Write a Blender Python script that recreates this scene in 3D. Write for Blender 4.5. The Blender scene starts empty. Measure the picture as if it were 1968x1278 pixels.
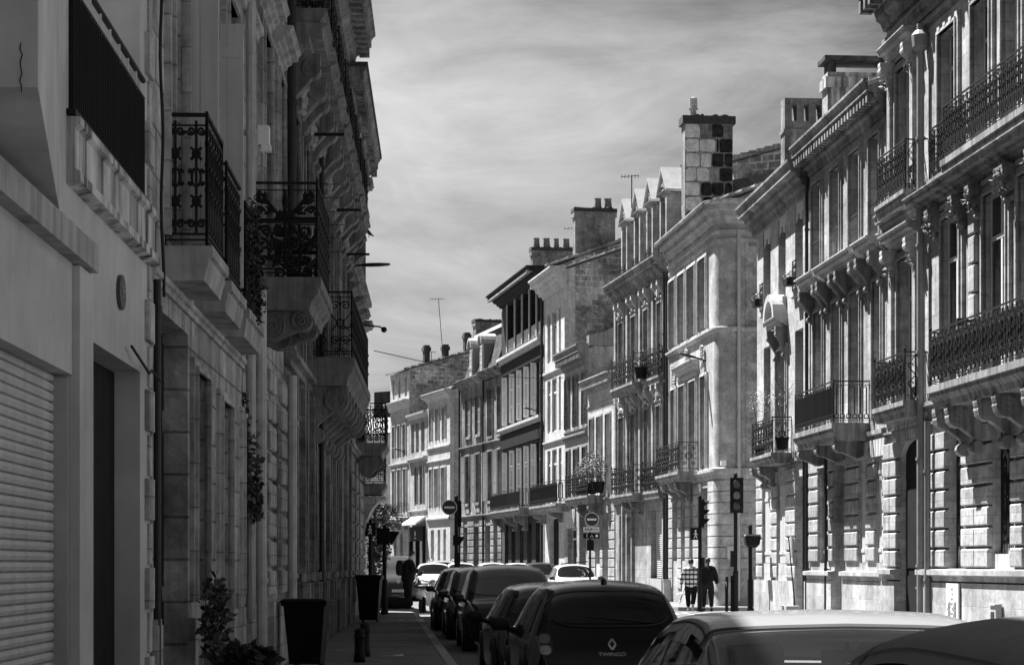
import bpy, math, random
from mathutils import Vector, Matrix
random.seed(7)
R = math.radians
sc = bpy.context.scene
col = sc.collection
# ---------------------------------------------------------------- camera, world, sun, exposure
F, H, CX, HZ = 4000., 1.55, 984., 1085.
cam = bpy.data.objects.new('camera', bpy.data.cameras.new('camera')); col.objects.link(cam)
cam.location = (0, 0, H); cam.rotation_euler = (R(90), 0, 0)
cam.data.sensor_width = 36; cam.data.lens = F/1968*36
cam.data.shift_y = (HZ-639)/1968; cam.data.clip_end = 3000; cam.data.clip_start = .1
sc.camera = cam
SAZ, SEL = 45., 60.
sv = Vector((-math.sin(R(SAZ))*math.cos(R(SEL)), math.cos(R(SAZ))*math.cos(R(SEL)), math.sin(R(SEL))))
sun = bpy.data.objects.new('sun', bpy.data.lights.new('sun', 'SUN')); col.objects.link(sun)
sun.data.energy = 5; sun.data.angle = R(.5); sun.data.color = (1, 1, 1)
sun.rotation_euler = sv.to_track_quat('Z', 'Y').to_euler()
sc.view_settings.view_transform = 'Standard'; sc.view_settings.look = 'None'
sc.view_settings.exposure = 1.87; sc.view_settings.gamma = 1

class NT:
    def __init__(s, tree): s.t = tree; s.t.nodes.clear()
    def n(s, ty, ins=None, **at):
        nd = s.t.nodes.new(ty)
        for k, v in at.items(): setattr(nd, k, v)
        for k, v in (ins or {}).items():
            if isinstance(v, bpy.types.NodeSocket): s.t.links.new(v, nd.inputs[k])
            else: nd.inputs[k].default_value = v
        return nd
    def m(s, op, a, b=0., clamp=False):
        return s.n('ShaderNodeMath', {0: a, 1: b}, operation=op, use_clamp=clamp).outputs[0]
    def rng(s, v, a, b, c, d):
        return s.n('ShaderNodeMapRange', {0: v, 1: a, 2: b, 3: c, 4: d}).outputs[0]
    def noise(s, vec, scale, detail=4., rough=.55, dist=0.):
        return s.n('ShaderNodeTexNoise', {'Vector': vec, 'Scale': scale, 'Detail': detail, 'Roughness': rough, 'Distortion': dist}).outputs[0]
    def map(s, vec, sc=(1, 1, 1), rot=(0, 0, 0), loc=(0, 0, 0)):
        return s.n('ShaderNodeMapping', {'Vector': vec, 'Scale': sc, 'Rotation': rot, 'Location': loc}).outputs[0]

w = bpy.data.worlds.new('World'); sc.world = w; w.use_nodes = True
n = NT(w.node_tree)
sky = n.n('ShaderNodeTexSky', sky_type='NISHITA', sun_disc=False, sun_elevation=R(SEL), sun_rotation=R(-SAZ))
bw = n.n('ShaderNodeRGBToBW', {0: sky.outputs[0]}).outputs[0]
tc = n.n('ShaderNodeTexCoord').outputs['Generated']
c1 = n.noise(n.map(tc, (3.5, 3.5, 10), (0, R(14), 0)), 1.5, 7, .6, .9)
c2 = n.noise(n.map(tc, (9, 9, 30), (0, R(-10), 0), (3, 1, 5)), 1.4, 6, .62, 1.2)
c3 = n.noise(n.map(tc, (2, 2, 3.5), (0, R(-22), 0), (5.4, 2, 1)), 1.3, 3, .5, .3)
s3 = n.n('ShaderNodeSeparateXYZ', {0: tc})
side = n.rng(s3.outputs[0], -.14, .2, .16, -.24)      # the sky thins to deeper blue (dark on this film) on the right
hi = n.rng(s3.outputs[2], .04, .25, .03, -.03)
cl = n.m('ADD', n.m('ADD', n.m('MULTIPLY', n.m('SUBTRACT', c1, .5), 1.1), n.m('MULTIPLY', n.m('SUBTRACT', c2, .5), .42)), n.m('ADD', n.m('ADD', n.m('MULTIPLY', n.m('SUBTRACT', c3, .5), .8), n.m('MULTIPLY', n.m('SUBTRACT', n.noise(tc, 16., 6, .62, .5), .5), .26)), n.m('ADD', side, hi)))
lum = n.m('MAXIMUM', n.m('ADD', cl, .61), .16)
zen = n.n('ShaderNodeMapRange', {0: s3.outputs[2], 1: .28, 2: .8, 3: 1., 4: .50}, interpolation_type='SMOOTHSTEP').outputs[0]      # unseen sky overhead and behind the camera dimmed to lower the ambient light
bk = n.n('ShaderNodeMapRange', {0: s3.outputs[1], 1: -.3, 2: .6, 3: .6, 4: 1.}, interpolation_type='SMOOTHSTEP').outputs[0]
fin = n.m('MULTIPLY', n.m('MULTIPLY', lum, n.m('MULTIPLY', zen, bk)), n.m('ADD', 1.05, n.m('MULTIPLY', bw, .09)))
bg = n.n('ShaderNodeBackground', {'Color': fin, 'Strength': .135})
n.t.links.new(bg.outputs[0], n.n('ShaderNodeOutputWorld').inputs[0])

# ---------------------------------------------------------------- materials (black-and-white film: neutral colours)
M = {}
def mk(name):
    m = bpy.data.materials.new(name); m.use_nodes = True; M[name] = m
    return m, NT(m.node_tree)
def fin_mat(n, colr, rough=.8, bump=None, bs=.3, bd=.02, metal=0., spec=.5, coat=0.):
    b = n.n('ShaderNodeBsdfPrincipled', {'Base Color': colr if isinstance(colr, bpy.types.NodeSocket) else (colr, colr, colr, 1), 'Roughness': rough, 'Metallic': metal, 'Specular IOR Level': spec, 'Coat Weight': coat})
    if bump is not None:
        bb = n.n('ShaderNodeBump', {'Height': bump, 'Strength': bs, 'Distance': bd}); n.t.links.new(bb.outputs[0], b.inputs['Normal'])
    n.t.links.new(b.outputs[0], n.n('ShaderNodeOutputMaterial').inputs[0])
def stone(name, c=.5, var=.1, mort=.75, bw=.75, bh=.34, stain=.35, streak=.25, joint=.01, bs=.5, rough=.85, patch=0., off=0.):
    m, n = mk(name)
    o = n.n('ShaderNodeTexCoord').outputs['Object']
    s = n.n('ShaderNodeSeparateXYZ', {0: o})
    v = n.n('ShaderNodeCombineXYZ', {0: n.m('ADD', s.outputs[0], s.outputs[1]), 1: n.m('ADD', s.outputs[2], off), 2: 0.}).outputs[0]
    wob = n.noise(o, 2.5, 3); vw = n.n('ShaderNodeVectorMath', {0: v, 1: n.n('ShaderNodeCombineXYZ', {0: n.m('MULTIPLY', n.m('SUBTRACT', wob, .5), .03), 1: n.m('MULTIPLY', n.m('SUBTRACT', wob, .5), .03)}).outputs[0]}, operation='ADD').outputs[0]
    br = n.n('ShaderNodeTexBrick', {'Vector': vw, 'Color1': (1-var,)*3+(1,), 'Color2': (1+var,)*3+(1,), 'Mortar': (mort,)*3+(1,), 'Scale': 1., 'Mortar Size': joint, 'Mortar Smooth': .3, 'Bias': 0., 'Brick Width': bw, 'Row Height': bh})
    bl = n.n('ShaderNodeRGBToBW', {0: br.outputs[0]}).outputs[0]
    big = n.rng(n.noise(o, .55, 8, .7, .8), .36, .64, 1-stain*1.25, 1+stain*.3)
    stv = n.map(o, (2.2, 2.2, .22)); st = n.rng(n.noise(stv, 1.4, 6, .68, .3), .46, .66, 1., 1-streak*1.5)
    fine = n.m('MULTIPLY', n.rng(n.noise(o, 9., 6, .7), .3, .7, .78, 1.15), n.rng(n.noise(o, 2.6, 6, .7, .8), .36, .62, .72, 1.1))
    val = n.m('MULTIPLY', n.m('MULTIPLY', bl, big), n.m('MULTIPLY', st, fine))
    if patch:
        pv = n.rng(n.noise(n.n('ShaderNodeVectorMath', {0: br.outputs[0], 1: o}, operation='ADD').outputs[0], .9, 5, .7, .5), .48, .56, 1., 1-patch)
        val = n.m('MULTIPLY', val, pv)
    val = n.m('MULTIPLY', val, c)
    hgt = n.m('ADD', n.m('MULTIPLY', br.outputs[1], -.6), n.m('MULTIPLY', n.noise(o, 14., 5, .7), .8))
    fin_mat(n, val, rough, hgt, bs, .02, spec=.25)
def plain(name, c, rough=.7, var=.15, sc=3., metal=0., spec=.5, bs=.15, coat=0., streak=0.):
    m, n = mk(name)
    o = n.n('ShaderNodeTexCoord').outputs['Object']
    v = n.m('MULTIPLY', n.rng(n.noise(o, sc, 6, .62), .3, .7, 1-var, 1+var), c)
    if streak: v = n.m('MULTIPLY', v, n.rng(n.noise(n.map(o, (5, 5, .3)), 1.2, 5, .6), .42, .66, 1., 1-streak))
    fin_mat(n, v, rough, n.noise(o, sc*6, 4), bs, .01, metal, spec, coat)
stone('stone_a', 0.454, .11, .70, .8, .36, .30, .18)
stone('stone_b', 0.420, .13, .70, .7, .33, .38, .22)
stone('stone_c', 0.462, .11, .72, .62, .32, .25, .15)
stone('stone_d', 0.437, .10, .80, .8, .36, .28, .12, joint=.007)
stone('stone_e', 0.378, .12, .66, .7, .34, .35, .22)
stone('stone_cornice', .30, .06, .8, .9, .5, .5, .45)
plain('slab', .26, .9, .3, 2.5, bs=.6, streak=.6, spec=.2)
stone('stone_white', 0.554, .03, .9, .9, .4, .14, .12, joint=.006)
stone('stone_f', 0.437, .08, .7, .6, .3, .3, .2)
stone('stone_near_black', .035, .2, .7, .6, .3, .5, .45)  # near-black stone for the top gallery and two far walls
stone('stone_j', .29, .16, .75, .6, .32, .45, .35)
stone('stone_i', .07, .14, .75, .6, .32, .4, .4)
stone('rubble', .40, .34, 1.55, .55, .3, .5, .15, joint=.04, bs=.9, patch=.45)
stone('rubble_side', .46, .2, 1.15, .8, .36, .35, .12, joint=.02, bs=.6, patch=.32)
stone('chimney_stone', .27, .12, 1.1, .55, .34, .3, .3, joint=.02, bs=.6, patch=.4)
plain('black_stone', .02, .95, .95, 3.5, bs=1., spec=.1)
stone('chimney_black', .5, .1, 1.0, .6, .36, .2, .2, joint=.03, bs=.6, patch=.95)
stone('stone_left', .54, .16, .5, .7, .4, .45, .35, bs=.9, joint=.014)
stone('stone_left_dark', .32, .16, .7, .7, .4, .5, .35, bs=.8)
stone('stone_left_light', .54, .12, .6, .8, .42, .3, .25, bs=.6)
plain('stucco', .50, .9, .22, 1.0, bs=.5, streak=.08, spec=.2)
plain('stucco_dark', .34, .9, .25, 1.2, bs=.35, streak=.15, spec=.2)
plain('stained_concrete', .55, .9, .35, 2.2, bs=.5, streak=.95, spec=.2)
plain('trim', .44, .85, .16, 2.5, bs=.5, streak=.25, spec=.25)
plain('trim_dark', .2, .85, .25, 2.5, bs=.5, streak=.45, spec=.25)
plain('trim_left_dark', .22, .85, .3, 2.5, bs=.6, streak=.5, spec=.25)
plain('trim_left', .38, .85, .25, 2.5, bs=.6, streak=.4, spec=.25)
plain('trim_soot', .05, .9, .9, 2.5, bs=.6, spec=.25)
plain('iron', .008, .45, .2, 20, spec=.35)
plain('iron_left', .006, .6, .2, 20, spec=.3)
plain('paint_light', .60, .6, .06, 2, bs=.1, streak=.12)
plain('paint_mid', .36, .6, .08, 2, bs=.1, streak=.12)
plain('paint_grey', .2, .55, .1, 2, bs=.1, streak=.1)
plain('paint_left', .52, .6, .08, 2, bs=.15, streak=.2)
plain('paint_black', .01, .35, .1, 3)
plain('frame_light', .6, .5, .05, 4, bs=.05)
plain('frame_dark', .06, .5, .1, 4, bs=.05)
plain('wood_dark', .014, .8, .3, 4, bs=.2, streak=.3, spec=.12)
plain('zinc', .42, .45, .15, 3, metal=.3, bs=.1)
plain('pipe_dark', .015, .6, .3, 5, bs=.1)
plain('pipe_light', .45, .55, .2, 4, bs=.1, streak=.3)
plain('pipe_mid', .22, .55, .2, 4, bs=.1, streak=.3)
plain('slat_grey', .44, .5, .06, 2, bs=.08)
plain('corrugated', .010, .8, .2, 2, bs=.05, spec=.08)
plain('terracotta', .14, .9, .3, 6, bs=.4)
plain('moss', .035, 1., .5, 8, bs=1.)
plain('concrete', .36, .9, .3, 3, bs=.4, streak=.85)
plain('shutter_white', .8, .5, .05, 2, bs=.05)
plain('rubber', .012, .8, .1, 8)
plain('chrome', .6, .2, .05, 5, metal=1., bs=0)
plain('plate', .62, .5, .03, 5, bs=0)
plain('ink', .01, .7, .1, 5, bs=0)
plain('sign_white', .8, .4, .03, 5, bs=0)
plain('sign_red', .035, .4, .05, 5, bs=0)
plain('sign_grey', .3, .5, .05, 5, bs=0)
plain('bin_plastic', .006, .6, .15, 4, bs=.1, spec=.2)
plain('hood_black', .006, .6, .1, 6, bs=.05, spec=.2)
plain('lens_dark', .02, .25, .1, 6, bs=0)
plain('lens_mid', .12, .25, .1, 6, bs=0)
plain('skin', .3, .6, .05, 12, bs=.05)
plain('hair', .008, .6, .3, 30, bs=.3)
plain('cloth_black', .008, .9, .2, 12, bs=.3, spec=.15)
plain('cloth_dark', .014, .9, .2, 12, bs=.3, spec=.15)
plain('shoe_light', .45, .7, .1, 12, bs=.1)
plain('pigeon', .05, .8, .3, 30, bs=.1)
plain('cardboard', .3, .8, .1, 3, bs=.1)
plain('leaf', .08, .6, .5, 3, bs=.1)
plain('leaf_dark', .014, .6, .5, 3, bs=.1)
plain('blossom', .4, .7, .3, 6, bs=.1)
plain('bark', .05, .9, .3, 6, bs=.5)
plain('soil', .04, 1., .3, 9, bs=1.)
for nm, c in (('car_black', .006), ('car_dark', .012), ('car_grey', .05), ('car_white', .62), ('car_silver', .3)):
    plain(nm, c, .12, .03, 2, spec=.4, bs=0, coat=.5 if c > .2 else 0)
plain('softtop', .15, .85, .12, 6, bs=.25, spec=.3)
plain('car_pale', .24, .25, .03, 2, spec=.5, bs=0, coat=.5)
plain('headlining', .35, .9, .05, 3)
plain('seat_cloth', .05, .9, .2, 6, bs=.2)
plain('car_plastic', .012, .6, .1, 6, bs=.1)
# glass: old panes mirror the sky and street unevenly
def glassy(name, c, rough=.06, bs=.04):
    m, n = mk(name); o = n.n('ShaderNodeTexCoord').outputs['Object']
    fin_mat(n, c, rough, n.noise(o, 1.6, 2), bs, .02, spec=.6)
glassy('glass_grey', .06, .12, .0); glassy('glass', .012); glassy('glass_car', .006, .03, .0); glassy('headlight', .25, .1, 0)
m, n = mk('glass_clear')      # windscreen one looks through
g = n.n('ShaderNodeBsdfGlossy', {'Color': (.9, .9, .9, 1), 'Roughness': .03}); t = n.n('ShaderNodeBsdfTransparent', {'Color': (.8, .8, .8, 1)})
fr = n.n('ShaderNodeFresnel', {'IOR': 1.5}).outputs[0]
mx = n.n('ShaderNodeMixShader', {0: n.m('ADD', n.m('MULTIPLY', fr, 1.2), .03, True), 1: t.outputs[0], 2: g.outputs[0]})
df = n.n('ShaderNodeBsdfDiffuse', {'Color': (.5, .5, .5, 1)}).outputs[0]; m2 = n.n('ShaderNodeMixShader', {0: .02, 1: mx.outputs[0], 2: df})   # faint grey diffuse mixed over the glass
n.t.links.new(m2.outputs[0], n.n('ShaderNodeOutputMaterial').inputs[0])
# slate courses, roof tiles
def courses(name, c, row, wid, sx=0):
    m, n = mk(name); o = n.n('ShaderNodeTexCoord').outputs['Object']; s = n.n('ShaderNodeSeparateXYZ', {0: o})
    v = n.n('ShaderNodeCombineXYZ', {0: s.outputs[0], 1: n.m('ADD', s.outputs[2], n.m('MULTIPLY', s.outputs[1], .9))}).outputs[0]
    br = n.n('ShaderNodeTexBrick', {'Vector': v, 'Color1': (.7, .7, .7, 1), 'Color2': (1.25, 1.25, 1.25, 1), 'Mortar': (.4, .4, .4, 1), 'Scale': 1., 'Mortar Size': .012, 'Brick Width': wid, 'Row Height': row})
    val = n.m('MULTIPLY', n.m('MULTIPLY', n.n('ShaderNodeRGBToBW', {0: br.outputs[0]}).outputs[0], n.rng(n.noise(o, 1.5, 6, .6), .3, .7, .7, 1.25)), c)
    fin_mat(n, val, .75, n.m('MULTIPLY', br.outputs[1], -1.), .8, .03, spec=.15)
courses('slate', .07, .2, .3); courses('tile', .26, .35, .2)
# road, pavement, zebra paint
def ground(name, c, gr=60., bs=.4, slab=None):
    m, n = mk(name); o = n.n('ShaderNodeTexCoord').outputs['Object']
    v = n.m('MULTIPLY', n.rng(n.noise(o, .35, 6, .6, .4), .3, .7, .8, 1.2), n.rng(n.noise(o, gr, 3, .7), .3, .7, .8, 1.25))
    h = n.noise(o, gr, 3, .7)
    if slab:
        br = n.n('ShaderNodeTexBrick', {'Vector': o, 'Color1': (.85,)*3+(1,), 'Color2': (1.12,)*3+(1,), 'Mortar': (.55,)*3+(1,), 'Scale': 1., 'Mortar Size': .012, 'Brick Width': slab[0], 'Row Height': slab[1]})
        v = n.m('MULTIPLY', v, n.n('ShaderNodeRGBToBW', {0: br.outputs[0]}).outputs[0]); h = n.m('SUBTRACT', h, br.outputs[1])
    fin_mat(n, n.m('MULTIPLY', v, c), .85, h, bs, .01, spec=.3)
ground('asphalt', .10); ground('pavement', .15, 40, .3, (1.0, .6)); ground('kerb_stone', .3, 30, .3, (.9, 5.)); ground('zebra', .62, 30, .2)
# black and white plaid
m, n = mk('plaid'); o = n.n('ShaderNodeTexCoord').outputs['Object']; s = n.n('ShaderNodeSeparateXYZ', {0: o})
def stripe(k, per, duty): return n.m('LESS_THAN', n.m('FRACT', n.m('MULTIPLY', n.m('ADD', s.outputs[k], 5.), 1/per)), duty)
hz = stripe(2, .155, .36); vt = stripe(0, .13, .34)
val = n.m('MULTIPLY', n.m('SUBTRACT', 1., n.m('MULTIPLY', hz, .96)), n.m('SUBTRACT', 1., n.m('MULTIPLY', vt, .72)))
fin_mat(n, n.m('MULTIPLY', val, .6), .9, n.noise(o, 40, 3), .2, .01, spec=.1)

# ---------------------------------------------------------------- mesh builder
class MB:
    def __init__(s): s.v = []; s.f = []
    def face(s, pts):
        i = len(s.v); s.v += [tuple(p) for p in pts]; s.f.append(tuple(range(i, i+len(pts)))); return s
    def box(s, x0, x1, y0, y1, z0, z1):
        if x0 > x1: x0, x1 = x1, x0
        if y0 > y1: y0, y1 = y1, y0
        if z0 > z1: z0, z1 = z1, z0
        i = len(s.v)
        s.v += [(x0, y0, z0), (x1, y0, z0), (x1, y1, z0), (x0, y1, z0), (x0, y0, z1), (x1, y0, z1), (x1, y1, z1), (x0, y1, z1)]
        s.f += [tuple(i+k for k in q) for q in ((0, 3, 2, 1), (4, 5, 6, 7), (0, 1, 5, 4), (1, 2, 6, 5), (2, 3, 7, 6), (3, 0, 4, 7))]
        return s
    def obox(s, c, hx, hy, hz, rot=None):
        i = len(s.v); c = Vector(c); rot = rot or Matrix.Identity(3)
        for z in (-hz, hz):
            for x, y in ((-hx, -hy), (hx, -hy), (hx, hy), (-hx, hy)): s.v.append(tuple(c+rot@Vector((x, y, z))))
        s.f += [tuple(i+k for k in q) for q in ((0, 3, 2, 1), (4, 5, 6, 7), (0, 1, 5, 4), (1, 2, 6, 5), (2, 3, 7, 6), (3, 0, 4, 7))]
        return s
    def loft(s, rings, cap=True, closed=True):
        i = len(s.v); k = len(rings[0])
        for r in rings: s.v += [tuple(p) for p in r]
        for a in range(len(rings)-1):
            for b in range(k if closed else k-1):
                c = (b+1) % k; s.f.append((i+a*k+b, i+a*k+c, i+(a+1)*k+c, i+(a+1)*k+b))
        if cap:
            s.f.append(tuple(i+b for b in reversed(range(k)))); s.f.append(tuple(i+(len(rings)-1)*k+b for b in range(k)))
        return s
    def prism(s, poly, axis, a, b):      # poly in the other two axes, extruded from a to b
        if axis == 0: g = lambda p, t: (t, p[0], p[1])
        elif axis == 1: g = lambda p, t: (p[0], t, p[1])
        else: g = lambda p, t: (p[0], p[1], t)
        return s.loft([[g(p, a) for p in poly], [g(p, b) for p in poly]])
    def tube(s, pts, r, k=4, ref=None, cap=True):
        pts = [Vector(p) for p in pts]; rings = []
        n_ = len(pts); rr = r if isinstance(r, (list, tuple)) else [r]*n_
        for i, p in enumerate(pts):
            t = (pts[min(i+1, n_-1)]-pts[max(i-1, 0)])
            if t.length < 1e-9: t = Vector((0, 0, 1))
            t.normalize()
            rf = Vector(ref) if ref else (Vector((0, 0, 1)) if abs(t.z) < .9 else Vector((0, 1, 0)))
            a = t.cross(rf)
            if a.length < 1e-6: a = t.cross(Vector((1, .01, .1)))
            a.normalize(); b = t.cross(a).normalized()
            rings.append([p+(a*math.cos(2*math.pi*(j+.5)/k)+b*math.sin(2*math.pi*(j+.5)/k))*rr[i] for j in range(k)])
        return s.loft(rings, cap)
    def lathe(s, c, prof, k=12):         # prof (r, z)
        return s.loft([[(c[0]+r*math.cos(2*math.pi*j/k), c[1]+r*math.sin(2*math.pi*j/k), c[2]+z) for j in range(k)] for r, z in prof])
    def disc(s, c, r, axis, a, b, k=20):
        return s.prism([(c[0]+r*math.cos(2*math.pi*j/k), c[1]+r*math.sin(2*math.pi*j/k)) for j in range(k)], axis, a, b)
    def ball(s, c, r, k=8, sq=(1, 1, 1)):
        m_ = max(3, k//2)
        return s.loft([[(c[0]+sq[0]*r*max(.02, math.sin(math.pi*i/m_))*math.cos(2*math.pi*j/k), c[1]+sq[1]*r*max(.02, math.sin(math.pi*i/m_))*math.sin(2*math.pi*j/k), c[2]-sq[2]*r*math.cos(math.pi*i/m_)) for j in range(k)] for i in range(m_+1)])
    def xf(s, fn): s.v = [tuple(fn(p)) for p in s.v]; return s
    def add(s, o, fn=None):
        i = len(s.v); s.v += [tuple(fn(p)) if fn else p for p in o.v]; s.f += [tuple(i+k for k in q) for q in o.f]; return s
    def build(s, name, mat, parent=None, smooth=False, label=None, weld=False):
        me = bpy.data.meshes.new(name); me.from_pydata(s.v, [], s.f)
        me.materials.append(M[mat] if isinstance(mat, str) else mat)
        if smooth: me.polygons.foreach_set('use_smooth', [True]*len(me.polygons))
        me.update()
        import bmesh
        bm = bmesh.new(); bm.from_mesh(me)
        if weld: bmesh.ops.remove_doubles(bm, verts=bm.verts, dist=1e-5)
        bmesh.ops.recalc_face_normals(bm, faces=bm.faces); bm.to_mesh(me); bm.free()
        o = bpy.data.objects.new(name, me); col.objects.link(o)
        if parent: o.parent = parent
        if label: o['label'] = label
        return o
def tag(o, label, cat, group=None, kind=None):
    o['label'] = label; o['category'] = cat
    if group: o['group'] = group
    if kind: o['kind'] = kind
    return o
def thing(name, label, cat, loc=(0, 0, 0), rz=0, group=None):
    o = bpy.data.objects.new(name, None); col.objects.link(o); o.location = loc; o.rotation_euler = (0, 0, rz); o.empty_display_size = .2
    return tag(o, label, cat, group)
def struct(name, mb, mat):
    o = mb.build(name, mat); o['kind'] = 'structure'; return o
def copy_tree(o, parent=None):
    c = o.copy(); col.objects.link(c)
    if parent: c.parent = parent
    for ch in [x for x in bpy.data.objects if x.parent == o]: copy_tree(ch, c)
    return c
def PX(px, Y): return (px-CX)*Y/F
def PZ(py, Y): return H+(HZ-py)*Y/F
def text_mb(s, size, depth=.01, bold=False):
    cu = bpy.data.curves.new('t', 'FONT'); cu.body = s; cu.size = size; cu.extrude = depth/2; cu.align_x = 'CENTER'; cu.align_y = 'CENTER'
    if bold: cu.offset = size*.02
    ob = bpy.data.objects.new('t', cu); col.objects.link(ob)
    dg = bpy.context.evaluated_depsgraph_get(); dg.update()
    me = ob.evaluated_get(dg).to_mesh(); b = MB()
    b.v = [(v.co.x, -v.co.z, v.co.y) for v in me.vertices]; b.f = [tuple(p.vertices) for p in me.polygons]
    bpy.data.objects.remove(ob); bpy.data.curves.remove(cu)
    return b                             # stands in x-z, facing -y, centred at the origin
# ---------------------------------------------------------------- walls measured from the photograph, buildings, openings
class Wall:
    def __init__(s, pa, Ya, pb, Yb):
        s.A = Vector((PX(pa, Ya), Ya)); s.B = Vector((PX(pb, Yb), Yb)); d = s.B-s.A; s.L = d.length; s.d = d.normalized()
        s.n = Vector((s.d.y, -s.d.x)); s.ang = math.atan2(s.d.y, s.d.x)
    def u(s, px, p=0.):
        t = (px-CX)/F; A = s.A+s.n*p; return (t*A.y-A.x)/(s.d.x-t*s.d.y)
    def Y(s, px, p=0.): return (s.A+s.n*p+s.d*s.u(px, p)).y
    def z(s, px, py, p=0.): return PZ(py, s.Y(px, p))
    def w(s, u, y, z): q = s.A+s.d*u-s.n*y; return (q.x, q.y, z)
SPLIT = {'rusticated_stonework', 'cornice', 'surround', 'mouldings', 'voussoirs', 'plinth', 'window_grille', 'window_rail', 'sill', 'pilaster', 'gallery_post', 'fascia', 'balcony_board', 'window_hood', 'shopfront_pier', 'string_course', 'parapet', 'pale_blocks', 'blackened_blocks', 'rail_post'}
def pieces(mb, tol=.045):
    par = list(range(len(mb.v)))
    def fd(i):
        while par[i] != i: par[i] = par[par[i]]; i = par[i]
        return i
    for f in mb.f:
        for k in f[1:]:
            a, b = fd(f[0]), fd(k)
            if a != b: par[b] = a
    isl = {}
    for f in mb.f: isl.setdefault(fd(f[0]), []).append(f)
    it = []
    for fs in isl.values():
        vs = [mb.v[k] for f in fs for k in f]; it.append([[min(v[i] for v in vs)-tol for i in range(3)], [max(v[i] for v in vs)+tol for i in range(3)], fs])
    grp = list(range(len(it)))
    def fg(i):
        while grp[i] != i: grp[i] = grp[grp[i]]; i = grp[i]
        return i
    for i in range(len(it)):
        for j in range(i):
            if fg(i) != fg(j) and all(it[i][0][k] <= it[j][1][k] and it[j][0][k] <= it[i][1][k] for k in range(3)): grp[fg(i)] = fg(j)
    out = {}
    for i in range(len(it)): out.setdefault(fg(i), []).extend(it[i][2])
    res = []
    for fs in out.values():
        q = MB(); m_ = {}
        for f in fs:
            for k in f:
                if k not in m_: m_[k] = len(q.v); q.v.append(mb.v[k])
            q.f.append(tuple(m_[k] for k in f))
        res.append(q)
    return res
class Bld:
    def __init__(s, name, label, W, cat='building', group=None):
        s.W = W; s.root = thing(name, label, cat, (W.A.x, W.A.y, 0), W.ang, group)
    def part(s, name, mb, mat, parent=None, label=None, smooth=False):
        if not mb.f: return None
        if name in SPLIT:
            for q in pieces(mb): o = q.build(name, mat, parent or s.root, smooth, label)
            return o
        return mb.build(name, mat, parent or s.root, smooth, label)

def op(u0, u1, z0, z1, kind='void', d=.32, **k):
    return dict(u0=min(u0, u1), u1=max(u0, u1), z0=z0, z1=z1, kind=kind, d=d, **k)
def facade(mb, L, z0, z1, ops, u0=0., y=0.):
    us = sorted({u0, L}|{round(q, 4) for o in ops for q in (o['u0'], o['u1']) if u0 < q < L}); zs = sorted({z0, z1}|{round(q, 4) for o in ops for q in (o['z0'], o['z1']) if z0 < q < z1})
    for i in range(len(us)-1):
        for j in range(len(zs)-1):
            cu, cz = (us[i]+us[i+1])/2, (zs[j]+zs[j+1])/2
            if any(o['u0'] < cu < o['u1'] and o['z0'] < cz < o['z1'] for o in ops): continue
            mb.face([(us[i], y, zs[j]), (us[i+1], y, zs[j]), (us[i+1], y, zs[j+1]), (us[i], y, zs[j+1])])
    for o in ops:
        a, b, c, e, d = max(o['u0'], u0), min(o['u1'], L), max(o['z0'], z0), min(o['z1'], z1), o['d']
        if a >= b or c >= e: continue
        mb.face([(a, y, c), (a, y+d, c), (a, y+d, e), (a, y, e)]); mb.face([(b, y, c), (b, y, e), (b, y+d, e), (b, y+d, c)])
        mb.face([(a, y, e), (a, y+d, e), (b, y+d, e), (b, y, e)]); mb.face([(a, y, c), (b, y, c), (b, y+d, c), (a, y+d, c)])
        if o.get('arch'):
            h = o['arch']; m_ = (a+b)/2; hw = (b-a)/2; K = 10
            for sgn in (-1, 1):
                pts = [(m_+sgn*hw, e)]+[(m_+sgn*hw*math.cos(math.pi/2*k/K), e-h+h*math.sin(math.pi/2*k/K)) for k in range(K+1)]
                mb.prism(pts[:-1]+[(m_, e-.001)]+[(m_, e)], 1, y+.002, y+d-.01)
def shell(mb, W, zt, D, ops, slope=.36, gable=(True, True), inset=.006, zb=0., lift=0.):
    L = W.L-inset; a = inset
    facade(mb, L, zb, zt, ops, a)
    hy = D/2; zr = zt+hy*slope
    for u in (a, L): mb.face([(u, 0, zb), (u, 0, zt+lift), (u, hy, zr+lift), (u, D, zt+lift), (u, D, zb)])
    mb.face([(a, D, zb), (L, D, zb), (L, D, zt), (a, D, zt)])
    return zr
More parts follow.
